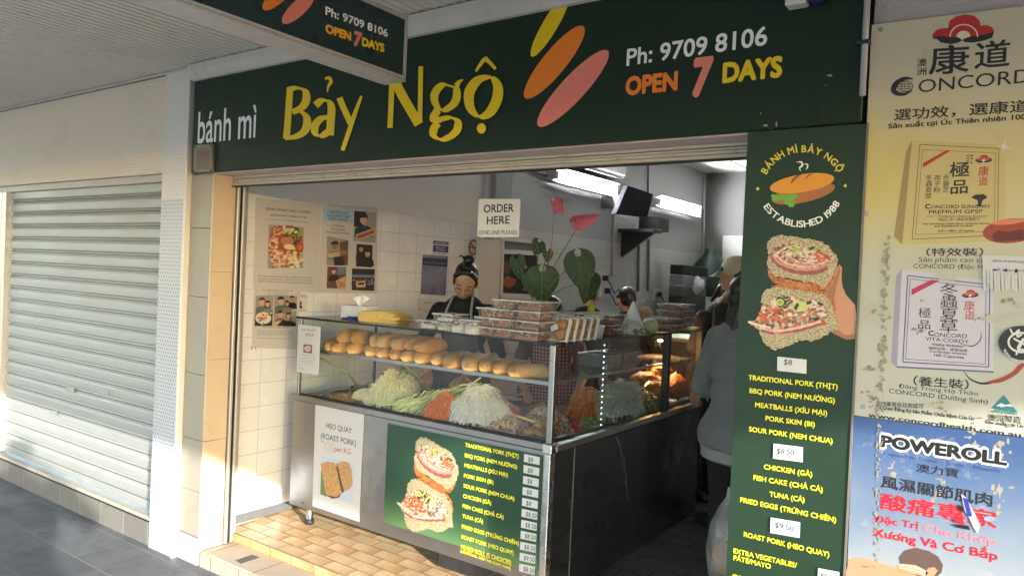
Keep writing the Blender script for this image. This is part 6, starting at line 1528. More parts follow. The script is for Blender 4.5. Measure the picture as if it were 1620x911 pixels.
photo(b, c5, [(622, 408), (756, 436), (752, 596), (619, 592)], GREYP, 3); photo(b, c5, [(700, 450), (756, 436), (753, 590), (712, 590)], BROWN, 3.2); bust(b, c5, 672, 470, 34, FACE[2], HR[0], SHIRT[3], 4, True); PW.poly(b, [c5(*q) for q in ((662, 540), (722, 536), (732, 594), (668, 594))], DARKP, 6); PW.poly(b, [c5(*q) for q in ((624, 520), (700, 508), (702, 536), (630, 546))], BOXC, 6.2); PW.poly(b, [c5(*q) for q in ((700, 500), (748, 500), (748, 526), (704, 528))], FACE[2], 6.3)
photo(b, c5, [(808, 460), (908, 466), (905, 606), (804, 600)], DARKP, 3); bust(b, c5, 836, 490, 26, FACE[1], HR[0], SHIRT[1], 4); bust(b, c5, 876, 520, 30, FACE[0], HR[0], SHIRT[1], 5.2, long=True)
photo(b, c5, [(625, 600), (743, 604), (740, 740), (620, 735)], BROWN, 3); photo(b, c5, [(690, 604), (740, 606), (738, 650), (686, 648)], BLUP, 3.2); bust(b, c5, 664, 630, 24, FACE[0], HR[1], SHIRT[1], 4); PW.poly(b, [c5(*q) for q in ((676, 690), (738, 660), (740, 738), (690, 736))], BOXC, 6)
for i in range(5): ribbon(b, PW, [c5(690+i*9, 690+i*2), c5(702+i*8, 730)], 1., FOOD[2], 6.4)
photo(b, c5, [(779, 612), (922, 617), (918, 753), (777, 748)], DARKP, 3); photo(b, c5, [(779, 650), (921, 654), (920, 672), (778, 668)], BLUP, 3.2)
for i in range(7): bust(b, c5, 790+i*19, 684+(i % 2)*5, 11, FACE[i % 3], HR[0], SHIRT[(i+1) % 4], 4+i*.1)
PW.poly(b, [c5(*q) for q in ((806, 694), (862, 690), (864, 730), (806, 732))], BOXC, 6); PW.poly(b, [c5(*q) for q in ((816, 702), (854, 700), (854, 714), (816, 716))], DARKP, 6.2)
b.build('photos', cp2)
# family poster over the first one
cp3 = empty('family_poster', (WX, 2.9, 1.4), 'smaller white poster with three family photos, taped below the platter poster', 'poster')
b = MB(); PW.slab(b, [cw(78, 184), cw(562, 197), cw(515, 862), cw(52, 846)], LAM, .0012, 4); b.build('sheet', cp3)
b = MB(); tx(b, 'Our CRISPY PORK "do it yourself" tray', cw, (164, 260), (475, 266), 244, lay=6); tx(b, 'for one of our favourites', cw, (214, 282), (424, 286), 268, lay=6); tx(b, 'thank you for your support', cw, (214, 300), (428, 304), 290, lay=6); tx(b, 'BANH MI & PARTY CATERING PLATTERS', cw, (172, 640), (430, 644), 628, lay=6, bold=.02)
for i, s in enumerate(('Each tray contains: Pate & mayo, pickled carrots,', 'cucumber, coriander, onions, shallot oil, chilli, and', 'CRISPY PORK (Traditional Pork and Meatballs also)', 'You may be surprised! place or message us on our')): tx(b, s, cw, (104, 676+i*20+(14 if i == 3 else 0)), (486, 680+i*20+(14 if i == 3 else 0)), 664+i*20+(14 if i == 3 else 0), lay=6)
b.build('lettering', cp3)
b = MB(); photo(b, cw, [(94, 310), (278, 302), (264, 622), (80, 622)], GREYP, 5); bust(b, cw, 158, 372, 52, FACE[0], HR[1], SHIRT[2], 6); bust(b, cw, 214, 396, 44, FACE[0], HR[0], SHIRT[3], 7, long=True); photo(b, cw, [(84, 520), (150, 480), (262, 500), (264, 622), (80, 622)], DARKP, 8.5)
PW.poly(b, [cw(*q) for q in ellpts(170, 540, 82, 0, 62, 24)], PAPER, 9); 
for i in range(34): PW.poly(b, [cw(*p) for p in blobpts(random.gauss(170, 36), random.gauss(536, 26), 14, 10, 7, .6)], random.choice(FOOD+[CUC2]), 9.3+i*.02)
photo(b, cw, [(284, 302), (520, 312), (516, 460), (280, 460)], GREYP, 5); bust(b, cw, 352, 362, 50, FACE[0], HR[1], SHIRT[2], 6, True); bust(b, cw, 414, 392, 38, FACE[1], HR[0], SHIRT[3], 7, long=True); bust(b, cw, 466, 344, 38, FACE[1], HR[0], SHIRT[1], 5.6)
photo(b, cw, [(279, 466), (514, 468), (506, 624), (273, 622)], GREYP, 5); bust(b, cw, 350, 500, 46, FACE[0], HR[1], SHIRT[2], 6, True); bust(b, cw, 430, 518, 42, FACE[0], HR[0], SHIRT[3], 6.6, long=True); photo(b, cw, [(330, 590), (380, 560), (460, 570), (506, 600), (506, 624), (320, 622)], DARKP, 8.5); PW.poly(b, [cw(*q) for q in ((284, 584), (340, 560), (352, 580), (296, 622), (276, 620))], BOXC, 9)
PW.poly(b, [cw(*q) for q in ellpts(330, 552, 26, 0, 16, 12)], FOOD[2], 9.2); PW.poly(b, [cw(*q) for q in ellpts(416, 556, 24, 0, 14, 12)], FOOD[0], 9.2)
b.build('photos', cp3)
b = MB(); random.seed(14)
for i in range(5): x = 30+random.uniform(0, 66); y = 816+random.uniform(0, 44); b.poly([PW.at(*cw(*p), 8+i) + Vector((random.uniform(0, .012), 0, 0)) for p in ((x, y), (x+16, y+6), (x+12, y+26), (x-6, y+20))], G_lid)
tag(b.build('loose_tape', None), 'curled strip of clear tape hanging below the family poster', 'tape')
# parking notice peeking out
ns = empty('parking_notice', (WX, 3.15, 1.5), 'small white notice with red lettering half hidden behind the family poster', 'notice')
b = MB(); PW.slab(b, [cw(470, 278), cw(630, 290), cw(620, 482), cw(460, 472)], PAPER, .001, 1.5); b.build('sheet', ns)
b = MB(); tx(b, 'PARKING', cw, (478, 318), (612, 326), 298, DR, .02, 3.2); tx(b, 'SECURITY', cw, (470, 464), (608, 472), 446, DR, .02, 3.2); PW.poly(b, [cw(*q) for q in ellpts(546, 388, 22, 0, 24, 14)], K_, 3.2); PW.poly(b, [cw(*q) for q in ((520, 440), (530, 412), (566, 412), (576, 440))], K_, 3.2); b.build('lettering', ns)
# blue notices and no smoking sign
bn = empty('blue_notice', (WX, 4.4, 1.8), 'small navy blue notice with white lettering above the violet poster', 'notice'); NB = ink('notice_blue', (28, 38, 110))
b = MB(); PW.slab(b, [c5(1288, 436), c5(1386, 446), c5(1382, 530), c5(1284, 522)], PAPER, .001, 1); PW.poly(b, [c5(1289, 438), c5(1384, 447), c5(1384, 466), c5(1288, 458)], NB, 2); PW.poly(b, [c5(1288, 466), c5(1383, 474), c5(1381, 514), c5(1286, 506)], NB, 2); b.build('sheet', bn)
b = MB(); tx(b, 'REMEMBER!', c5, (1297, 455), (1376, 461), 444, PAPER, .02, 3); tx(b, 'SECURITY', c5, (1302, 486), (1368, 491), 474, PAPER, .02, 3); tx(b, 'CAMERAS', c5, (1302, 501), (1364, 505), 490, PAPER, .02, 3); tx(b, 'in use here', c5, (1298, 519), (1370, 525), 513, NB, .01, 3); b.build('lettering', bn)
vp_ = empty('violet_poster', (WX, 4.4, 1.55), 'faded blue and violet poster on the tiles behind the woman at the counter', 'poster')
k = NT('violet_print'); n = k.noise(k.pos(), 6., 6, .7, .5); z = k.sep(k.pos())[2]
M_vio = k.done(k.ramp(k.math('ADD', k.math('MULTIPLY', n, .6), k.rng(z, 1.45, 1.85, 0, .4)), [(.2, (.05, .04, .08)), (.42, (.15, .14, .26)), (.58, (.26, .28, .40)), (.8, (.08, .09, .16))]), .4)
b = MB(); PW.slab(b, [c5(1222, 527), c5(1381, 535), c5(1366, 782), c5(1209, 773)], M_vio, .001, 1); b.build('sheet', vp_)
b = MB(); PW.poly(b, [c5(1222, 545), c5(1379, 552), c5(1376, 604), c5(1219, 590)], ink('violet_head', (52, 54, 84)), 2); tx(b, 'Food safety supervisor', c5, (1232, 578), (1370, 588), 566, ink('pale_violet', (150, 152, 176)), 0, 3)
for y in (660, 694, 712): tx(b, 'hand washing notice', c5, (1236, y), (1290, y+4), y-9, ink('pale_violet', (150, 152, 176)), 0, 3)
b.build('lettering', vp_)
fn = empty('faint_notice', (WX, 4.4, 1.4), 'pale white notice with faint small lettering beside the woman', 'notice')
b = MB(); PW.slab(b, [c5(1190, 800), c5(1340, 808), c5(1330, 935), c5(1186, 925)], PAPER, .001, 1); b.build('sheet', fn); b = MB()
for y, x0, x1 in ((828, 1230, 1290), (868, 1192, 1216), (880, 1236, 1300)): tx(b, 'please pay here', c5, (x0, y), (x1, y+3), y-8, INKT, .01, 2)
b.build('lettering', fn)
sm = empty('no_smoking_sign', (WX, 4.95, 1.8), 'square white no smoking sign with a red ring', 'sign')
b = MB(); PW.slab(b, [c5(1508, 424), c5(1577, 432), c5(1571, 542), c5(1504, 534)], PAPER, .001, 1); b.build('sheet', sm)
b = MB(); RS = ink('sign_red', (170, 34, 36)); ribbon(b, PW, [c5(*q) for q in ellpts(1540, 480, 26, 2, 44, 24)], 2.2, RS, 3, closed=True); ribbon(b, PW, [c5(1522, 452), c5(1558, 510)], 1.6, RS, 4); PW.poly(b, [c5(1518, 474), c5(1560, 480), c5(1560, 488), c5(1518, 482)], K_, 2.5); b.build('symbol', sm)

# order here sign on two chains
oh = empty('order_sign', (-2.14, 2.9, 1.94), 'white order here board hanging on two small chains above the counter', 'hanging sign'); OY_ = 2.9
PO = Plane('y', OY_, .0004)
def rq(cr, x0, y0, x1, y1, r, sk=0):
    pts = []
    for cx, cy, a0 in ((x1-r, y0+r, -90), (x1-r, y1-r, 0), (x0+r, y1-r, 90), (x0+r, y0+r, 180)):
        for i in range(5): a = R_(a0+i*22.5); px, py = cx+r*math.cos(a), cy+r*math.sin(a); pts.append(cr(px-(py-y0)*.045, py))
    return pts
b = MB(); PO.slab(b, rq(ci, 61, 262, 291, 473, 10), M('sign_board_white', (.62, .61, .59), .4, var=.03), .006); b.build('board', oh)
b = MB(); text_px(b, PO, 'ORDER', ci(88, 338), ci(255, 333), ci(88, 293)[1], K_, .02, 2); text_px(b, PO, 'HERE', ci(105, 403), ci(232, 398), ci(105, 358)[1], K_, .02, 2); text_px(b, PO, '(ONE LINE PLEASE)', ci(60, 459), ci(273, 458), ci(60, 436)[1], K_, .006, 2); b.build('lettering', oh)
for px in (112, 240):
    p0 = ony(*ci(px-2, 266), OY_+.002); p1 = Vector((p0.x+.004, p0.y+.0, 2.45)); b = MB(); n = 32
    for i in range(n):
        c = p0.lerp(p1, (i+.5)/n); L = (p1-p0).length/n*.66; a = Vector((1, 0, 0)) if i % 2 else Vector((0, 1, 0))
        b.tube([c+Vector((0, 0, -L)), c+a*.0042, c+Vector((0, 0, L)), c-a*.0042, c+Vector((0, 0, -L))], .0011, M_steel_d, 4, False)
    b.build('chain', oh)

# fluorescent tubes
M_tube = emit('tube_light', (.95, .98, 1.0), 42.)
M_batt = M('batten_white', (.62, .62, .61), .4, var=.04)
for (a, e, lb) in ((ci(492, 136), ci(820, 218), 'long lit fluorescent tube high on the side wall, nearer the street'), (ci(1062, 284), ci(1281, 332), 'lit fluorescent tube further back on the side wall, right of the television')):
    X = BX+.095; A = onx(*a, X); E = onx(*e, X); z = (A.z+E.z)/2
    t = empty('tube_lamp', (X, A.y, z), lb, 'ceiling lamp', 'fluorescent tubes on the side wall')
    b = MB(); b.tube([(X, A.y, z), (X, E.y, z)], .021, M_tube, 16); b.build('tube', t, True)
    b = MB(); b.box(BX+.001, A.y-.05, z-.035, BX+.062, E.y+.05, z+.055, M_batt, .004)
    for z0, z1 in ((-.036, -.066), (.056, .080)): b.add([(BX+.058, A.y-.02, z+z0), (BX+.058, E.y+.02, z+z0), (BX+.135, E.y+.02, z+z1), (BX+.135, A.y-.02, z+z1), (BX+.058, A.y-.02, z+z0-.004), (BX+.058, E.y+.02, z+z0-.004), (BX+.135, E.y+.02, z+z1-.004), (BX+.135, A.y-.02, z+z1-.004)], [(0, 1, 2, 3), (7, 6, 5, 4), (0, 4, 5, 1), (2, 6, 7, 3), (1, 5, 6, 2), (0, 3, 7, 4)], M_batt)  # sloped lips added to keep tube light off the wall
    b.build('batten', t)
    for y in (A.y-.03, E.y+.001):
        b = MB(); b.box(X-.06, y-.02, z-.036, X+.032, y+.0295, z+.045, M_batt, .006); b.build('end_cap', t)
# air conditioner
ac = empty('air_conditioner', (BX, 7.2, 3.0), 'white wall mounted air conditioner just under the ceiling, above the nearer tube', 'air conditioner')
A = onx(*ci(560, 95), BX+.1); E = onx(*ci(880, 165), BX+.2)
b = MB(); b.box(BX+.001, A.y, E.z+.03, BX+.20, E.y, E.z+.31, M('ac_white', (.66, .67, .68), .35, var=.04), .03); b.build('case', ac)
b = MB()
for i in range(3): b.box(BX+.055+i*.045, A.y+.06, E.z+.018, BX+.085+i*.045, E.y-.06, E.z+.029, M_steel, .003)
b.build('vane', ac)
# television on a bracket, shelf with a recorder
tv = empty('wall_television', (-3.55, 7.9, 2.5), 'dark television seen from the side on a corner bracket above a small shelf', 'television')
pts = [ci(888, 188), ci(1030, 236), ci(996, 362), ci(822, 342)]
b = MB(); q = [onx(*p, -3.45) for p in pts]; off = Vector((-.07, .03, 0)); M_tvb = M('tv_back', (.014, .015, .020), .8, var=.2, spec=.1)
b.add(q+[v+off for v in q], [(0, 1, 2, 3), (7, 6, 5, 4), (0, 4, 5, 1), (1, 5, 6, 2), (2, 6, 7, 3), (3, 7, 4, 0)], M_tvb); b.build('body', tv)
c_ = (q[0]+q[2])/2; b = MB(); b.box(BX+.001, c_.y-.05, c_.z-.06, -3.50, c_.y+.05, c_.z+.06, M_steel_d, .004); b.build('bracket', tv)
b = MB(); e = [onx(*ci(*p), -3.52) for p in ((884, 210), (866, 260), (880, 310), (858, 360), (876, 380))]; b.tube(smooth_path(e), .006, M('cable_grey', (.3, .3, .3), .5), 6); b.build('cable', tv, True)
sf = empty('wall_shelf', (-3.6, 7.9, 2.0), 'dark triangular wall shelf under the television', 'shelf')
a1_ = onx(*ci(1070, 452), -3.44); a0_ = onx(*ci(822, 428), BX+.004); b = MB()
y0s, y1s, zs = a0_.y+.05, a1_.y, (a0_.z+a1_.z)/2
b.box(BX+.001, y0s, zs-.02, -3.42, y1s, zs+.02, M_postd, .004); b.build('board', sf)
b = MB(); b.add([(BX+.002, y0s+.1, zs-.02), (-3.46, y0s+.1, zs-.02), (BX+.002, y0s+.1, zs-.30), (BX+.002, y0s+.14, zs-.02), (-3.46, y0s+.14, zs-.02), (BX+.002, y0s+.14, zs-.30)], [(0, 1, 2), (5, 4, 3), (0, 3, 4, 1), (1, 4, 5, 2), (2, 5, 3, 0)], M_postd); b.build('bracket', sf)
b = MB(); b.box(-3.74, y0s+.28, zs+.0205, -3.50, y0s+.60, zs+.18, M('recorder_black', (.015, .015, .017), .35), .006); b.box(-3.72, y0s+.30, zs+.04, -3.4990, y0s+.56, zs+.16, M_black, .002)
tag(b.build('recorder', None, loc=(-3.6, y0s+.4, zs+.02)), 'small black recorder box on the wall shelf below the television', 'recorder')
# pipes and cables on the side wall
def pipe(pxs, r, m, label, X=None, nm='wall_conduit'):
    b = MB(); b.tube([onx(*ci(*p), X or BX+.02) for p in pxs], r, m, 8); return tag(b.build(nm, None, True), label, 'pipe', None)
M_pipe = M('pipe_painted', (.46, .46, .45), .45, var=.06); M_piped = M('pipe_grey', (.17, .17, .175), .4, .3)
pipe([(814, 230), (800, 690)], .014, M_pipe, 'white conduit running down the side wall left of the television'); pipe([(950, 510), (944, 774)], .016, M_piped, 'grey pipe below the wall shelf, left one of two'); pipe([(1006, 485), (1000, 774)], .018, M_piped, 'grey pipe below the wall shelf, right one of two')
pipe([(1312, 145), (1300, 706)], .022, M_pipe, 'pale pipe running up the side wall near its far corner'); pipe([(1000, 70), (1000, 225)], .012, M_piped, 'short grey pipe rising from the television to the ceiling')
pipe([(345, 106), (440, 134)], .012, M_piped, 'thin grey cable conduit leading to the nearer tube lamp'); pipe([(1282, 322), (1440, 372), (1512, 378)], .012, M_piped, 'dark cable leading from the far tube lamp to the corner')
for i, (x, y) in enumerate(((740, 700), (752, 770), (1040, 790), (1130, 800))):
    t = empty('power_outlet', onx(*ci(x, y), BX+.001), ['white power outlet on the side wall, upper one behind the plant', 'white power outlet on the side wall, lower one behind the plant with a black plug', 'white power outlet with a dangling lead below the pipes', 'white power outlet with a black plug near the far end'][i], 'power outlet', 'power outlets on the side wall')
    c_ = onx(*ci(x, y), BX+.001); b = MB(); b.box(BX+.001, c_.y-.11, c_.z-.075, BX+.022, c_.y+.11, c_.z+.075, M_batt, .005); b.build('plate', t)
    b = MB(); b.box(BX+.0225, c_.y-.02, c_.z-.03, BX+.07, c_.y+.05, c_.z+.03, M_black, .008); b.build('plug', t)
    b = MB(); p = Vector((BX+.05, c_.y+.02, c_.z)); b.tube(smooth_path([p, p+Vector((.03, .06, -.07)), p+Vector((.03, .16, -.16)), p+Vector((.03, .26, -.12)), p+Vector((.03, .34, -.22)), p+Vector((.02, .36, -.42))]), .006, M_black, 6); b.build('lead', t, True)
PB2 = Plane('x', BX+.002, .0005)
pn = empty('paper_notice', onx(*ci(905, 720), BX), 'white paper list taped to the side wall between the plant and the pipes', 'notice'); b = MB(); PB2.slab(b, [ci(884, 676), ci(936, 684), ci(930, 764), ci(880, 756)], M('notice_paper_grey', (.56, .56, .56), .6), .001); b.build('sheet', pn)
b = MB()
for i in range(5): text_px(b, PB2, 'monday tuesday list', ci(890, 694+i*13), ci(928, 699+i*13), ci(890, 686+i*13)[1], INKT, 0, 2)
b.build('lettering', pn)
# serving hatch and white door panel
hw = empty('serving_hatch', onx(*ci(285, 640), BX), 'serving hatch with white frame and dark room behind, left of the plant', 'hatch'); PH = Plane('x', BX+.003, .0005)
b = MB(); PH.poly(b, [ci(190, 486), ci(386, 505), ci(380, 800), ci(176, 792)], M('hatch_dark', (.018, .016, .015), .5, var=.3), 1); b.build('opening', hw)  # flat dark sheet, painted for the dimness of the room behind
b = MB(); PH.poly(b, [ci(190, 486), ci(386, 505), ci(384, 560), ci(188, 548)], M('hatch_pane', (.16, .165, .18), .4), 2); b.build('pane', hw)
b = MB()
for A, E, t_ in (((188, 552), (384, 564), .028), ((188, 484), (388, 503), .02), ((186, 486), (176, 796), .03), ((176, 796), (382, 804), .03)):
    pa, pb = onx(*ci(*A), BX+.01), onx(*ci(*E), BX+.01); b.tube([pa, pb], t_, M_batt, 4)
b.build('frame', hw)
b = MB(); random.seed(44)
for x, y, rx, ry, m in ((215, 640, 26, 40, BROWN), (225, 720, 40, 30, FOOD[2]), (300, 640, 30, 14, GREYP), (330, 760, 26, 16, GREYP)): PH.poly(b, [ci(*q) for q in blobpts(x, y, rx, ry, 10, .5)], m, 2)
b.build('room_content', hw)
dp = empty('white_door', onx(*ci(130, 650), BX), 'plain white door panel left of the serving hatch', 'door'); A = onx(*ci(62, 480), BX+.03); E = onx(*ci(184, 480), BX+.03)
b = MB(); b.box(BX+.001, A.y, .142, BX+.04, E.y, A.z, M('door_white', (.60, .585, .55), .4, var=.05), .005); b.build('leaf', dp)
b = MB(); b.box(BX+.0405, (A.y+E.y)/2-.05, 1.40, BX+.05, (A.y+E.y)/2+.06, 1.49, M_batt, .003); b.build('switch_plate', dp)
# things on the rear bench and against the back wall
rb = empty('rear_bench', (-3.3, 8.6, .142), 'steel work bench along the rear side wall', 'bench')
b = MB(); b.box(BX+.01, 6.4, 1.0, -3.25, 9.9, 1.04, M_steel_d, .004); b.build('top', rb); 
for x, y in ((-3.8, 6.5), (-3.3, 6.5), (-3.8, 9.8), (-3.3, 9.8)): b = MB(); b.box(x, y, .142, x+.04, y+.04, .9995, M_steel_d); b.build('leg', rb)
sk = empty('bench_shelf', (-3.5, 9.3, 1.04), 'stacked drawers and boxes on the rear bench near the far corner', 'shelf unit'); A = onx(*ci(1170, 712), -3.5); E = onx(*ci(1300, 800), -3.5)
b = MB()
for i in range(3): b.box(-3.62, A.y, E.z+i*.13, -3.45, E.y, E.z+i*.13+.115, [M('box_slate', (.10, .105, .115), .5), M('box_grey', (.20, .21, .24), .5), M_dark][i], .006)
b.box(-3.62, A.y, 1.041, -3.45, E.y, E.z-.002, M_postd, .004); b.build('boxes', sk)
b = MB(); c_ = onx(*ci(1258, 740), -3.48); b.ell(c_, (.12, .13, .11), M('bag_white', (.55, .57, .60), .5, var=.1), 14, 10, None, .35); tag(b.build('white_bag', None, True, loc=c_), 'white knotted plastic bag on the boxes near the far corner', 'bag')
b = MB(); c_ = ony(*ci(1352, 660), 10.05); b.lathe([(0, 0), (.22, 0), (.24, .05), (.24, .42), (.14, .54), (.09, .60), (.09, .66), (0, .66)], (c_.x, 10.0, c_.z-.36), M('drum_green', (.010, .035, .026), .35, var=.2), 20); b.box(c_.x-.35, 9.75, .142, c_.x+.45, 10.19, c_.z-.361, M_steel_d, .004)
tag(b.build('green_drum', None, True, loc=(c_.x, 10, c_.z-.36)), 'dark green drum standing on a cabinet by the back wall', 'drum')
b = MB(); c_ = ony(*ci(1420, 400), 10.15); b.box(c_.x, 10.13, .142, c_.x+.6, 10.198, 2.45, M('door_pale', (.42, .42, .40), .5, var=.05), .006); tag(b.build('back_door', None, loc=(c_.x, 10.15, .142)), 'pale flush door in the back wall of the shop', 'door')
t = empty('rear_counter', (-2.0, 6.0, .142), 'low back counter with a pale green tray where staff work', 'counter'); b = MB(); b.box(-2.9, 5.75, .142, -1.75, 6.25, 1.28, M('counter_dark', (.06, .06, .065), .4), .006); b.build('body', t); b = MB(); b.box(-2.92, 5.72, 1.2805, -1.72, 6.28, 1.31, M('top_green', (.30, .34, .14), .4), .005); b.build('top', t)
b = MB(); 
for i in range(7): b.ell((-2.05+random.uniform(-.1, .1), 5.85+random.uniform(-.06, .06), 1.345+random.uniform(0, .05)), (.06, .055, .04), M_tissue, 10, 7, None, .4)
tag(b.build('paper_heap', None, True, loc=(-2.05, 5.85, 1.31)), 'heap of crumpled white paper on the pale green counter behind', 'paper')
# ================================================================ people
M_skin = M('skin', (.46, .27, .18), .5, var=.06, vs=30); M_skin2 = M('skin_pale', (.44, .265, .185), .48, var=.06, vs=30)
M_hair = M('hair_black', (.010, .009, .009), .38, var=.3, vs=60, bump=.6, bs=200)
M_lip = M('lips', (.34, .11, .09), .45, var=0); M_eye = M('eye_lash', (.02, .016, .014), .5, var=0)
k = NT('grey_wool'); p = k.pos(); n = k.noise(p, 260., 3, .8); n2 = k.noise(p, 900., 2, .7)
k.bump(k.math('ADD', n, n2), .8, .004); M_wool = k.done(k.mix(k.rng(n, .35, .65, 0, 1), (.12, .124, .134), (.27, .275, .29)), .95)
M_rib = M('grey_rib', (.26, .255, .26), .9, var=.1, vs=90, bump=.5, bs=150)
M_blackc = M('black_cloth', (.013, .013, .015), .85, var=.2, vs=20, bump=.3, bs=60); M_jean = M('black_trouser', (.010, .010, .012), .9, var=.2)
M_maroon = M('maroon_cloth', (.075, .010, .016), .8, var=.25, vs=20, bump=.3, bs=80)
M_apron = M('grey_apron', (.12, .125, .135), .8, var=.2, vs=10, bump=.3, bs=60); M_strap = M('apron_strap', (.36, .36, .36), .8, var=.1)
k = NT('red_gingham'); s_ = k.sep(k.pos()); fx = k.math('GREATER_THAN', k.math('FRACT', k.math('MULTIPLY', k.math('ADD', s_[0], k.math('MULTIPLY', s_[1], .4)), 42.)), .5); fz = k.math('GREATER_THAN', k.math('FRACT', k.math('MULTIPLY', s_[2], 42.)), .5)
M_ging = k.done(k.ramp(k.math('MULTIPLY', k.math('ADD', fx, fz), .5), [(.2, (.42, .34, .34)), (.5, (.24, .05, .06)), (.8, (.10, .008, .014))]), .8)
k.t.nodes['Color Ramp'].color_ramp.interpolation = 'CONSTANT'

class Body:
    """a figure grown from overlapping tapered limbs, fused into one continuous skin"""
    def __init__(s): s.b = MB()
    def cap(s, p, q, r0, r1, n=14):
        p, q = Vector(p), Vector(q); d = q-p; L = d.length
        if L < 1e-6: s.ell(p, (r0,)*3); return
        t = d/L; a = t.orthogonal().normalized(); c = t.cross(a); pr = []
        for i in range(5): th = math.pi/2*(1-i/4); pr.append((-r0*math.sin(th), r0*math.cos(th)))
        for i in range(5): th = math.pi/2*i/4; pr.append((L+r1*math.sin(th), r1*math.cos(th)))
        vs = []; fs = []
        for z, r in pr:
            for j in range(n): an = 2*math.pi*j/n; vs.append(p+t*z+(a*math.cos(an)+c*math.sin(an))*max(r, 1e-5))
        for i in range(len(pr)-1):
            for j in range(n): fs.append((i*n+j, i*n+(j+1) % n, (i+1)*n+(j+1) % n, (i+1)*n+j))
        s.b.add(vs, fs, M_skin)
    def chain(s, pts, rs):
        for i in range(len(pts)-1): s.cap(pts[i], pts[i+1], rs[i], rs[i+1])
    def ell(s, c, r, mtx=None): s.b.ell(c, r, M_skin, 18, 12, mtx)
    def fuse(s, name, mat, parent, voxel=.008, smooth=3):
        me = bpy.data.meshes.new(name); me.from_pydata([tuple(v) for v in s.b.v], [], s.b.f)
        bm = bmesh.new(); bm.from_mesh(me); bmesh.ops.remove_doubles(bm, verts=bm.verts, dist=1e-5); bmesh.ops.recalc_face_normals(bm, faces=bm.faces); bm.to_mesh(me); bm.free()
        ob = bpy.data.objects.new(name, me); COL.objects.link(ob)
        md = ob.modifiers.new('r', 'REMESH'); md.mode = 'VOXEL'; md.voxel_size = voxel; md.use_smooth_shade = True
        sm = ob.modifiers.new('s', 'SMOOTH'); sm.factor = .5; sm.iterations = smooth
        dg = bpy.context.evaluated_depsgraph_get(); dg.update()
        m2 = bpy.data.meshes.new_from_object(ob.evaluated_get(dg)); ob.modifiers.clear(); ob.data = m2
        m2.materials.clear(); m2.materials.append(mat)
        m2.polygons.foreach_set('material_index', [0]*len(m2.polygons)); m2.polygons.foreach_set('use_smooth', [True]*len(m2.polygons))
        o = world_loc(parent); m2.transform(Matrix.Translation(-o)); ob.parent = parent; ob.location = (0, 0, 0)
        return ob

def V(*a): return Vector(a)
def hand(B, w, d, nrm, k=1., curl=.6, side=1):
    """palm and five fingers: w wrist, d pointing direction, nrm back of hand"""
    d = Vector(d).normalized(); nrm = (Vector(nrm)-d*Vector(nrm).dot(d)).normalized(); s = d.cross(nrm)*side
    for t in (-.028, -.010, .010, .027): B.cap(w+d*.01+s*t*.6*k, w+d*.085*k+s*t*k, .013*k, .011*k, 10)
    for i, (t, L) in enumerate(((-.030, .062), (-.011, .074), (.009, .080), (.028, .070))):
        p = w+d*.088*k+s*t*k; a = d.copy(); r = .0092*k
        for j, f in enumerate((.45, .32, .23)):
            a = (a-nrm*curl*(.5+.3*j)).normalized(); q = p+a*L*f*k; B.cap(p, q, r, r*.9, 8); p = q; r *= .9
    p = w+d*.03*k+s*.030*k; a = (d*.6+s*.8-nrm*.15).normalized(); q = p+a*.036*k; B.cap(p, q, .012*k, .0105*k, 8); B.cap(q, q+(a-nrm*curl*.5+d*.3).normalized()*.032*k, .0105*k, .009*k, 8)

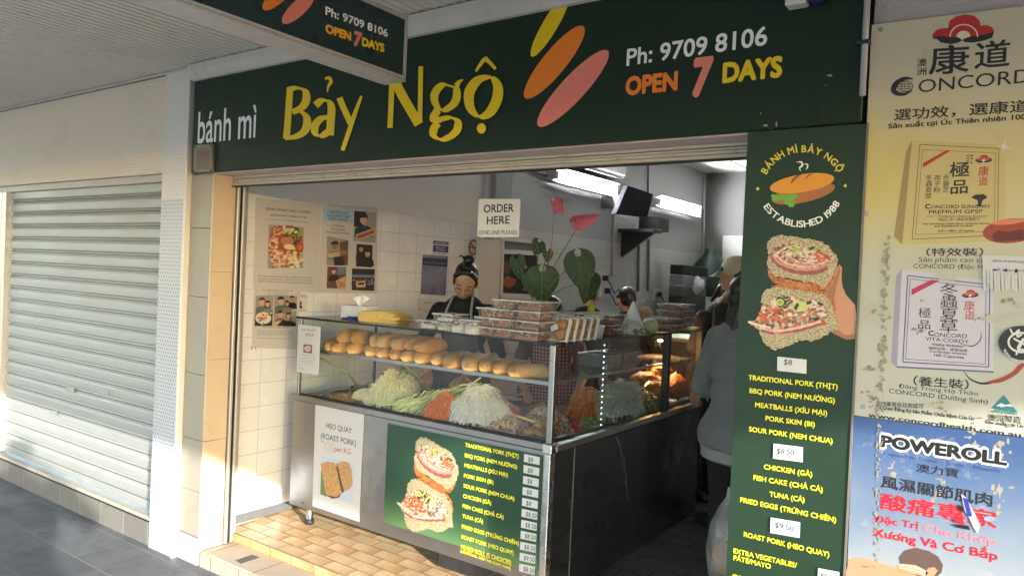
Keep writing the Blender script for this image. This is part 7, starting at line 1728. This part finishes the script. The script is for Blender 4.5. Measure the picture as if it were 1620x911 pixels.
def person(pos, yaw, H, label, tilt=0., nod=0., turn=0., arms=None, shirt=None, sleeve='long', trouser=M_jean, skin=M_skin, hair='short', vox=.009, fat=1., legs=None, lean=0., shirt_name='shirt', hem=.50, detail=False, cap=None, waist=None):
    """pos: feet; yaw: direction the figure faces (degrees from -y, clockwise seen from above is negative); arms: dict l/r of (elbow, wrist, hand dir, back dir) in body space"""
    root = empty('person', pos, label, 'person'); pos = Vector(pos)
    Rz = Matrix.Rotation(R_(yaw), 3, 'Z'); kx = H/1.70
    Ln = Matrix.Rotation(R_(lean), 3, 'X'); hipz = .90
    def T(v, ln=True):
        v = Vector(v)
        if ln and v.z > hipz: v = Ln @ (v-V(0, 0, hipz))+V(0, 0, hipz)
        return pos+Rz @ (v*kx)
    B = Body(); C = Body(); Q = Body()
    # legs
    lg = legs or {'l': ((.09, 0, .88), (.10, -.01, .48), (.10, .01, .085)), 'r': ((-.09, 0, .88), (-.10, -.01, .48), (-.10, .01, .085))}
    for sd in 'lr':
        h_, kn, an = lg[sd]
        B.chain([T(h_), T(kn), T(an)], [.072*kx, .048*kx, .034*kx]); B.chain([T(an)+V(0, 0, -.04), T((an[0], an[1]-.13, .03))], [.036*kx, .026*kx])
        Q.chain([T(h_), T(kn), T((an[0], an[1], an[2]+.02))], [.096*kx*fat, .068*kx, .056*kx])
    Q.ell(T((0, .0, .90)), (.165*kx*fat, .125*kx*fat, .13*kx)); B.ell(T((0, 0, .92)), (.14*kx, .10*kx, .12*kx))
    # trunk
    for z, rx, ry in ((.98, .135, .095), (1.08, .13, .095), (1.20, .145, .105), (1.30, .155, .10), (1.37, .13, .08)):
        B.ell(T((0, .0, z)), (rx*kx, ry*kx, .10*kx), Rz)
        if z > hem*1.8: C.ell(T((0, .0, z)), ((rx+.020)*kx*fat, (ry+.024)*kx*fat, .112*kx), Rz)
    if hem < .55: C.ell(T((0, 0, .93)), (.172*kx*fat, .138*kx*fat, .12*kx), Rz)
    if hem < .47: C.chain([T((-.075, 0, .85)), T((.075, 0, .85))], [.140*kx*fat, .140*kx*fat]); C.ell(T((0, 0, .885)), (.192*kx*fat, .156*kx*fat, .13*kx), Rz)
    B.chain([T((0, .005, 1.36)), T((0, -.005, 1.50))], [.056*kx, .048*kx]); C.chain([T((-.06, 0, 1.40)), T((.06, 0, 1.40))], [.055*kx, .055*kx])
    # arms
    arms = arms or {'l': ((.24, .02, 1.12), (.23, -.10, .90), (0, -.4, -1), (1, 0, 0)), 'r': ((-.24, .02, 1.12), (-.23, -.10, .90), (0, -.4, -1), (-1, 0, 0))}
    for sd, sg in (('l', 1), ('r', -1)):
        el, wr, hd_, bk = arms[sd]; sh = (.175*sg, .0, 1.36)
        S, E_, W_r = T(sh), T(el), T(wr)
        B.chain([T((.06*sg, 0, 1.36)), S, E_, W_r], [.055*kx, .050*kx, .038*kx, .026*kx]); hand(B, W_r, Rz @ Vector(hd_), Rz @ Vector(bk), kx, .45, -sg)
        if sleeve == 'long': C.chain([T((.08*sg, 0, 1.36)), S, E_, W_r+(E_-W_r)*.10], [.062*kx*fat, .064*kx*fat, .054*kx*fat, .042*kx])
        elif sleeve == 'elbow': C.chain([T((.08*sg, 0, 1.36)), S, E_+(W_r-E_)*.12], [.062*kx, .062*kx, .050*kx])
        else: C.chain([T((.08*sg, 0, 1.36)), S, S+(E_-S)*.6], [.072*kx, .070*kx, .062*kx])
    # head
    neck = T((0, -.005, 1.47)); Hm = Rz @ Ln @ Matrix.Rotation(R_(turn), 3, 'Z') @ Matrix.Rotation(R_(nod), 3, 'X') @ Matrix.Rotation(R_(tilt), 3, 'Y')
    def h(x, y, z): return neck+Hm @ (V(x, y, z)*kx)
    hm4 = Hm.to_4x4()
    B.ell(h(0, .012, .145), (.074*kx, .092*kx, .085*kx), hm4); B.ell(h(0, -.030, .088), (.060*kx, .064*kx, .078*kx), hm4); B.ell(h(0, -.052, .042), (.034*kx, .034*kx, .024*kx), hm4)
    for sg in (-1, 1):
        B.ell(h(.035*sg, -.052, .080), (.026*kx, .026*kx, .024*kx), hm4); B.ell(h(.076*sg, .010, .100), (.011*kx, .020*kx, .030*kx), hm4); B.ell(h(.030*sg, -.068, .128), (.026*kx, .014*kx, .010*kx), hm4)
    B.chain([h(0, -.086, .122), h(0, -.104, .084)], [.010*kx, .0145*kx]); B.ell(h(0, -.090, .078), (.020*kx, .012*kx, .010*kx), hm4)
    B.ell(h(0, -.080, .052), (.024*kx, .014*kx, .012*kx), hm4)
    body = B.fuse('body', skin, root, vox if not detail else .0055, 3 if not detail else 2)
    if shirt: C.fuse(shirt_name, shirt, root, max(.009, vox), 6)
    Q.fuse('trousers', trouser, root, .012, 4)
    for sd in 'lr':
        an = lg[sd][2]; b = Body(); b.chain([T((an[0], an[1]+.05, .038)), T((an[0], an[1]-.06, .040)), T((an[0], an[1]-.15, .030))], [.046*kx, .045*kx, .034*kx]); b.fuse('shoe', M_black, root, .01, 2)
    # face
    b = MB()
    for sg in (-1, 1):
        b.tube([h(.016*sg, -.089, .109), h(.031*sg, -.0905, .1075), h(.047*sg, -.081, .111)], [.0012, .0024, .0012], M_eye, 6)
        b.tube([h(.013*sg, -.090, .133), h(.031*sg, -.0885, .1395), h(.052*sg, -.076, .133)], [.0016, .0030, .0010], M_hair, 6)
    b.build('eyes', root, True)
    b = MB(); b.tube([h(-.024, -.083, .053), h(-.010, -.0935, .051), h(.010, -.0935, .051), h(.024, -.083, .053)], [.001, .0036, .0036, .001], M_lip, 6); b.build('mouth', root, True)
    # hair
    D = Body()
    if hair:
        oy = .012 if hair == 'bun' else 0
        D.ell(h(0, .024+oy, .160), (.080*kx, .092*kx, .080*kx), hm4); D.ell(h(0, .045, .115), (.076*kx, .070*kx, .075*kx), hm4)
        if hair != 'bun': D.chain([h(-.060, -.040, .170), h(0, -.062, .192), h(.060, -.040, .170)], [.024*kx, .022*kx, .024*kx])
        else: D.chain([h(-.066, -.022, .165), h(-.02, -.040, .212), h(.03, -.040, .210), h(.066, -.022, .165)], [.020*kx, .020*kx, .020*kx, .020*kx])
        if hair == 'bun':
            D.chain([h(0, .018, .235), h(0, .020, .262)], [.030*kx, .034*kx]); D.ell(h(.004, .020, .275), (.040*kx, .036*kx, .034*kx)); D.chain([h(-.02, .02, .285), h(-.055, .03, .295), h(-.075, .02, .265)], [.008, .006, .003]); D.chain([h(.02, .02, .285), h(.03, .05, .31)], [.008, .003])
            for sg in (-1, 1): D.chain([h(.070*sg, -.01, .15), h(.074*sg, .0, .10), h(.072*sg, .01, .065)], [.014, .010, .004])
        if hair == 'long':
            for x in (-.07, -.045, -.02, 0, .02, .045, .07): D.chain([h(x, .05-abs(x)*.3, .13), h(x*1.1, .058-abs(x)*.35, .03), h(x*1.05, .058-abs(x)*.3, -.075)], [.034*kx, .036*kx, .024*kx])
            for sg in (-1, 1): D.chain([h(.070*sg, -.01, .13), h(.072*sg, .015, .05), h(.066*sg, .04, -.04)], [.018*kx, .02*kx, .014*kx])
        if hair == 'tied': D.chain([h(0, .09, .13), h(0, .12, .05), h(0, .10, -.08)], [.03*kx, .03*kx, .012*kx])
        D.fuse('hair', M_hair, root, .007, 2)
    return root, T, h, kx
def garment(root, name, pts_grid, mat, thick=.004):
    b = MB(); n = len(pts_grid); m = len(pts_grid[0]); vs = [q for r in pts_grid for q in r]
    fs = [(i*m+j, (i+1)*m+j, (i+1)*m+j+1, i*m+j+1) for i in range(n-1) for j in range(m-1)]
    b.add(vs, fs, mat); return b.build(name, root, True)
def apron(root, T, mat, w=.19, z0=.55, z1=1.28, y=-.155, kx=1., straps=True, smat=None):
    g = []
    for i in range(14):
        z = z0+(z1-z0)*i/13; ww = w*(1.1 if z < 1.02 else .62+.48*max(0, (1.14-z)/.12) if z < 1.14 else .62); row = []
        for j in range(11):
            u = -1+2*j/10; row.append(T((u*ww, y+.07*u*u+.008*math.sin(u*9+z*5)*(1.2-min(1, z)), z)))
        g.append(row)
    garment(root, 'apron', g, mat)
    if straps:
        b = MB()
        for sg in (-1, 1): b.tube([T((sg*w*.55, y+.02, z1-.01)), T((sg*.085, -.125, 1.385)), T((sg*.070, -.03, 1.47)), T((sg*.05, .06, 1.45))], .009, smat or M_strap, 5)
        b.build('apron_strap', root, True)

# woman with a bun behind the counter, looking down at her hands
wr_l = V(.10, -.34, 1.06); wr_r = V(-.10, -.34, 1.06)
root, T, h, kx = person((-3.17, 3.99, .142), 22, 1.70, 'woman with a high hair bun and round glasses looking down behind the bread display', tilt=9, nod=23, turn=8, lean=9,
    arms={'l': ((.30, -.10, 1.13), (.12, -.36, 1.02), (-.3, -1, -.25), (0, .1, 1)), 'r': ((-.30, -.08, 1.14), (-.13, -.36, 1.02), (.3, -1, -.25), (0, .1, 1))}, shirt=M_blackc, sleeve='elbow', skin=M_skin2, hair='bun', vox=.007, detail=True, fat=.98, shirt_name='black_top')
apron(root, T, M_apron, straps=True)
b = MB()
for sg in (-1, 1):
    c_ = h(.031*sg, -.104, .103); pts = []
    e1 = (h(1, 0, 0)-h(0, 0, 0)).normalized(); e2 = (h(0, -.15, 1)-h(0, 0, 0)).normalized()
    b.tube([c_+(e1*math.cos(t)+e2*math.sin(t))*.0255 for t in [2*math.pi*i/18 for i in range(19)]], .0021, M('spectacle_wire', (.16, .11, .08), .35, .7), 5, False)
    b.tube([h(.056*sg, -.100, .106), h(.080*sg, .0, .118)], .0013, _MATS['spectacle_wire'], 5)
b.tube([h(-.008, -.108, .106), h(.008, -.108, .106)], .0014, _MATS['spectacle_wire'], 5); b.build('spectacles', root, True)
b = MB(); b.ell((-2.98, 3.77, 1.02), (.12, .055, .042), M_bread, 18, 10, Matrix.Rotation(.35, 4, 'Z'), .06); tag(b.build('bread_roll', None, True, loc=(-2.98, 3.77, 1.02)), 'bread roll being filled in the hands of the woman with the bun', 'bread roll')
b = MB(); b.box(-3.5, 3.70, .90, -2.5, 3.98, .965, M('board_steel', (.25, .25, .26), .45, .7, var=.1), .005); b.box(-3.5, 3.8055, .142, -2.5, 3.97, .8995, M_steel_d); tag(b.build('work_bench', None, loc=(-3, 3.85, .142)), 'narrow steel work bench behind the display where rolls are filled', 'bench')

# helper in maroon with a red gingham apron
root, T, h, kx = person((-2.66, 4.30, .142), 30, 1.52, 'worker in a dark red top and red gingham apron, head hidden behind the plant leaves', nod=34, lean=12, turn=-10,
    arms={'l': ((.26, -.12, 1.16), (.20, -.38, 1.08), (-.1, -1, -.2), (0, .1, 1)), 'r': ((-.27, -.10, 1.14), (-.16, -.36, 1.06), (.2, -1, -.2), (0, .1, 1))}, shirt=M_maroon, sleeve='elbow', hair='short', vox=.009, shirt_name='dark_red_top')
apron(root, T, M_ging, w=.23, z1=1.34, straps=True, smat=M_ging)
b = MB(); m_ = M('hair_tie', (.6, .6, .58), .6); c_ = h(-.085, -.02, .17); b.tube([c_+V(-.02, -.01, .03), c_, c_+V(.02, 0, .04)], .004, m_, 5); b.tube([c_, c_+V(0, 0, -.05)], .003, m_, 5); b.build('hair_ribbon', root, True)
# staff further in: only their heads show above the counter
person((-3.22, 5.75, .142), 205, 1.60, 'person with short black hair bending behind the tall right plant leaf', nod=30, lean=16, shirt=M_blackc, vox=.011)
person((-2.68, 5.55, .142), 222, 1.58, 'person with black hair seen from behind, bending over near the card cone', nod=10, lean=14, shirt=M_blackc, vox=.011, hair='tied')
person((-2.0, 5.48, .142), 66, 1.72, 'dark haired person in black looking down at the far end of the counter', nod=36, lean=14, shirt=M_blackc, hair='tied', vox=.009, skin=M_skin2, arms={'l': ((.26, -.06, 1.16), (.16, -.30, 1.12), (-.2, -1, 0), (0, .1, 1)), 'r': ((-.26, -.06, 1.16), (-.14, -.30, 1.12), (.2, -1, 0), (0, .1, 1))})
root, T, h, kx = person((-1.62, 4.95, .142), 262, 1.80, 'person in a cream baseball cap and black jacket behind the grey jumper customer', nod=8, shirt=M_blackc, hair='short', vox=.009)
C_ = Body(); C_.ell(h(0, .012, .172), (.090*kx, .104*kx, .075*kx)); C_.fuse('cap_crown', M('cap_cream', (.60, .54, .42), .8, var=.06, bump=.2, bs=100), root, .007, 2)
b = MB(); g = [[h(.078*math.sin(a)*(1 if r < .5 else .92), -.070-.02*math.cos(a)-r*.085*math.cos(a*.9), .166-.030*r-.012*abs(math.sin(a))) for a in [(-1.3+2.6*j/10) for j in range(11)]] for r in (0, .35, .7, 1.0)]
garment(root, 'cap_peak', g, _MATS['cap_cream'])

# customer in a grey jumper at the side of the counter
root, T, h, kx = person((-1.21, 3.80, .142), 150, 1.66, 'customer in a thick grey jumper and black trousers standing beside the menu board', nod=12, turn=-34, fat=1.14,
    arms={'l': ((.27, .03, 1.08), (.07, -.24, 1.03), (-.7, -.7, .1), (0, -.3, 1)), 'r': ((-.275, .03, 1.08), (-.07, -.24, 1.03), (.7, -.7, .1), (0, -.3, 1))}, shirt=M_wool, sleeve='long', hair='long', vox=.009, skin=M_skin2, shirt_name='grey_jumper', hem=.46)
R2 = Body()
for i in range(24):
    a = 2*math.pi*i/24; a2 = 2*math.pi*(i+1)/24
    R2.cap(T((.190*math.cos(a), .158*math.sin(a), .785)), T((.190*math.cos(a2), .158*math.sin(a2), .785)), .016, .016, 8); R2.cap(T((.188*math.cos(a), .156*math.sin(a), .75)), T((.188*math.cos(a2), .156*math.sin(a2), .75)), .016, .016, 8)
R2.fuse('jumper_hem', M_rib, root, .008, 2)
bg_ = empty('carrier_bag', (-.98, 3.35, .5), 'translucent plastic carrier bag hanging beside the customer at the menu board edge', 'bag')
c_ = ony(1152, 850, 3.45); b = MB(); b.lathe([(0, -.20), (.085, -.18), (.10, -.06), (.085, .06), (.05, .14), (.02, .19), (.012, .24)], c_, glassmat('carrier_film', (.90, .90, .90), 1.3, .15, haze=.30, hazecol=(.72, .70, .68)), 16); b.build('film', bg_, True)
b = MB(); b.ell(c_+V(0, 0, -.10), (.07, .07, .075), M('wrapped_roll', (.46, .27, .16), .6, var=.2), 14, 10, None, .2); b.build('contents', bg_, True)

# the photographer, whose shadow falls to the left, and a passer-by waiting behind
person((.15, -.20, 0), 215, 1.88, 'photographer standing on the footpath holding up a phone', nod=0,
    arms={'l': ((.42, -.05, 1.22), (.14, -.13, 1.44), (-.8, -.1, .5), (0, -1, .2)), 'r': ((-.42, -.05, 1.22), (-.14, -.13, 1.44), (.8, -.1, .5), (0, -1, .2))}, shirt=M_blackc, vox=.012)
person((1.55, -.62, 0), 190, 1.72, 'passer-by in dark clothes waiting behind the photographer', shirt=M_blackc, vox=.014)
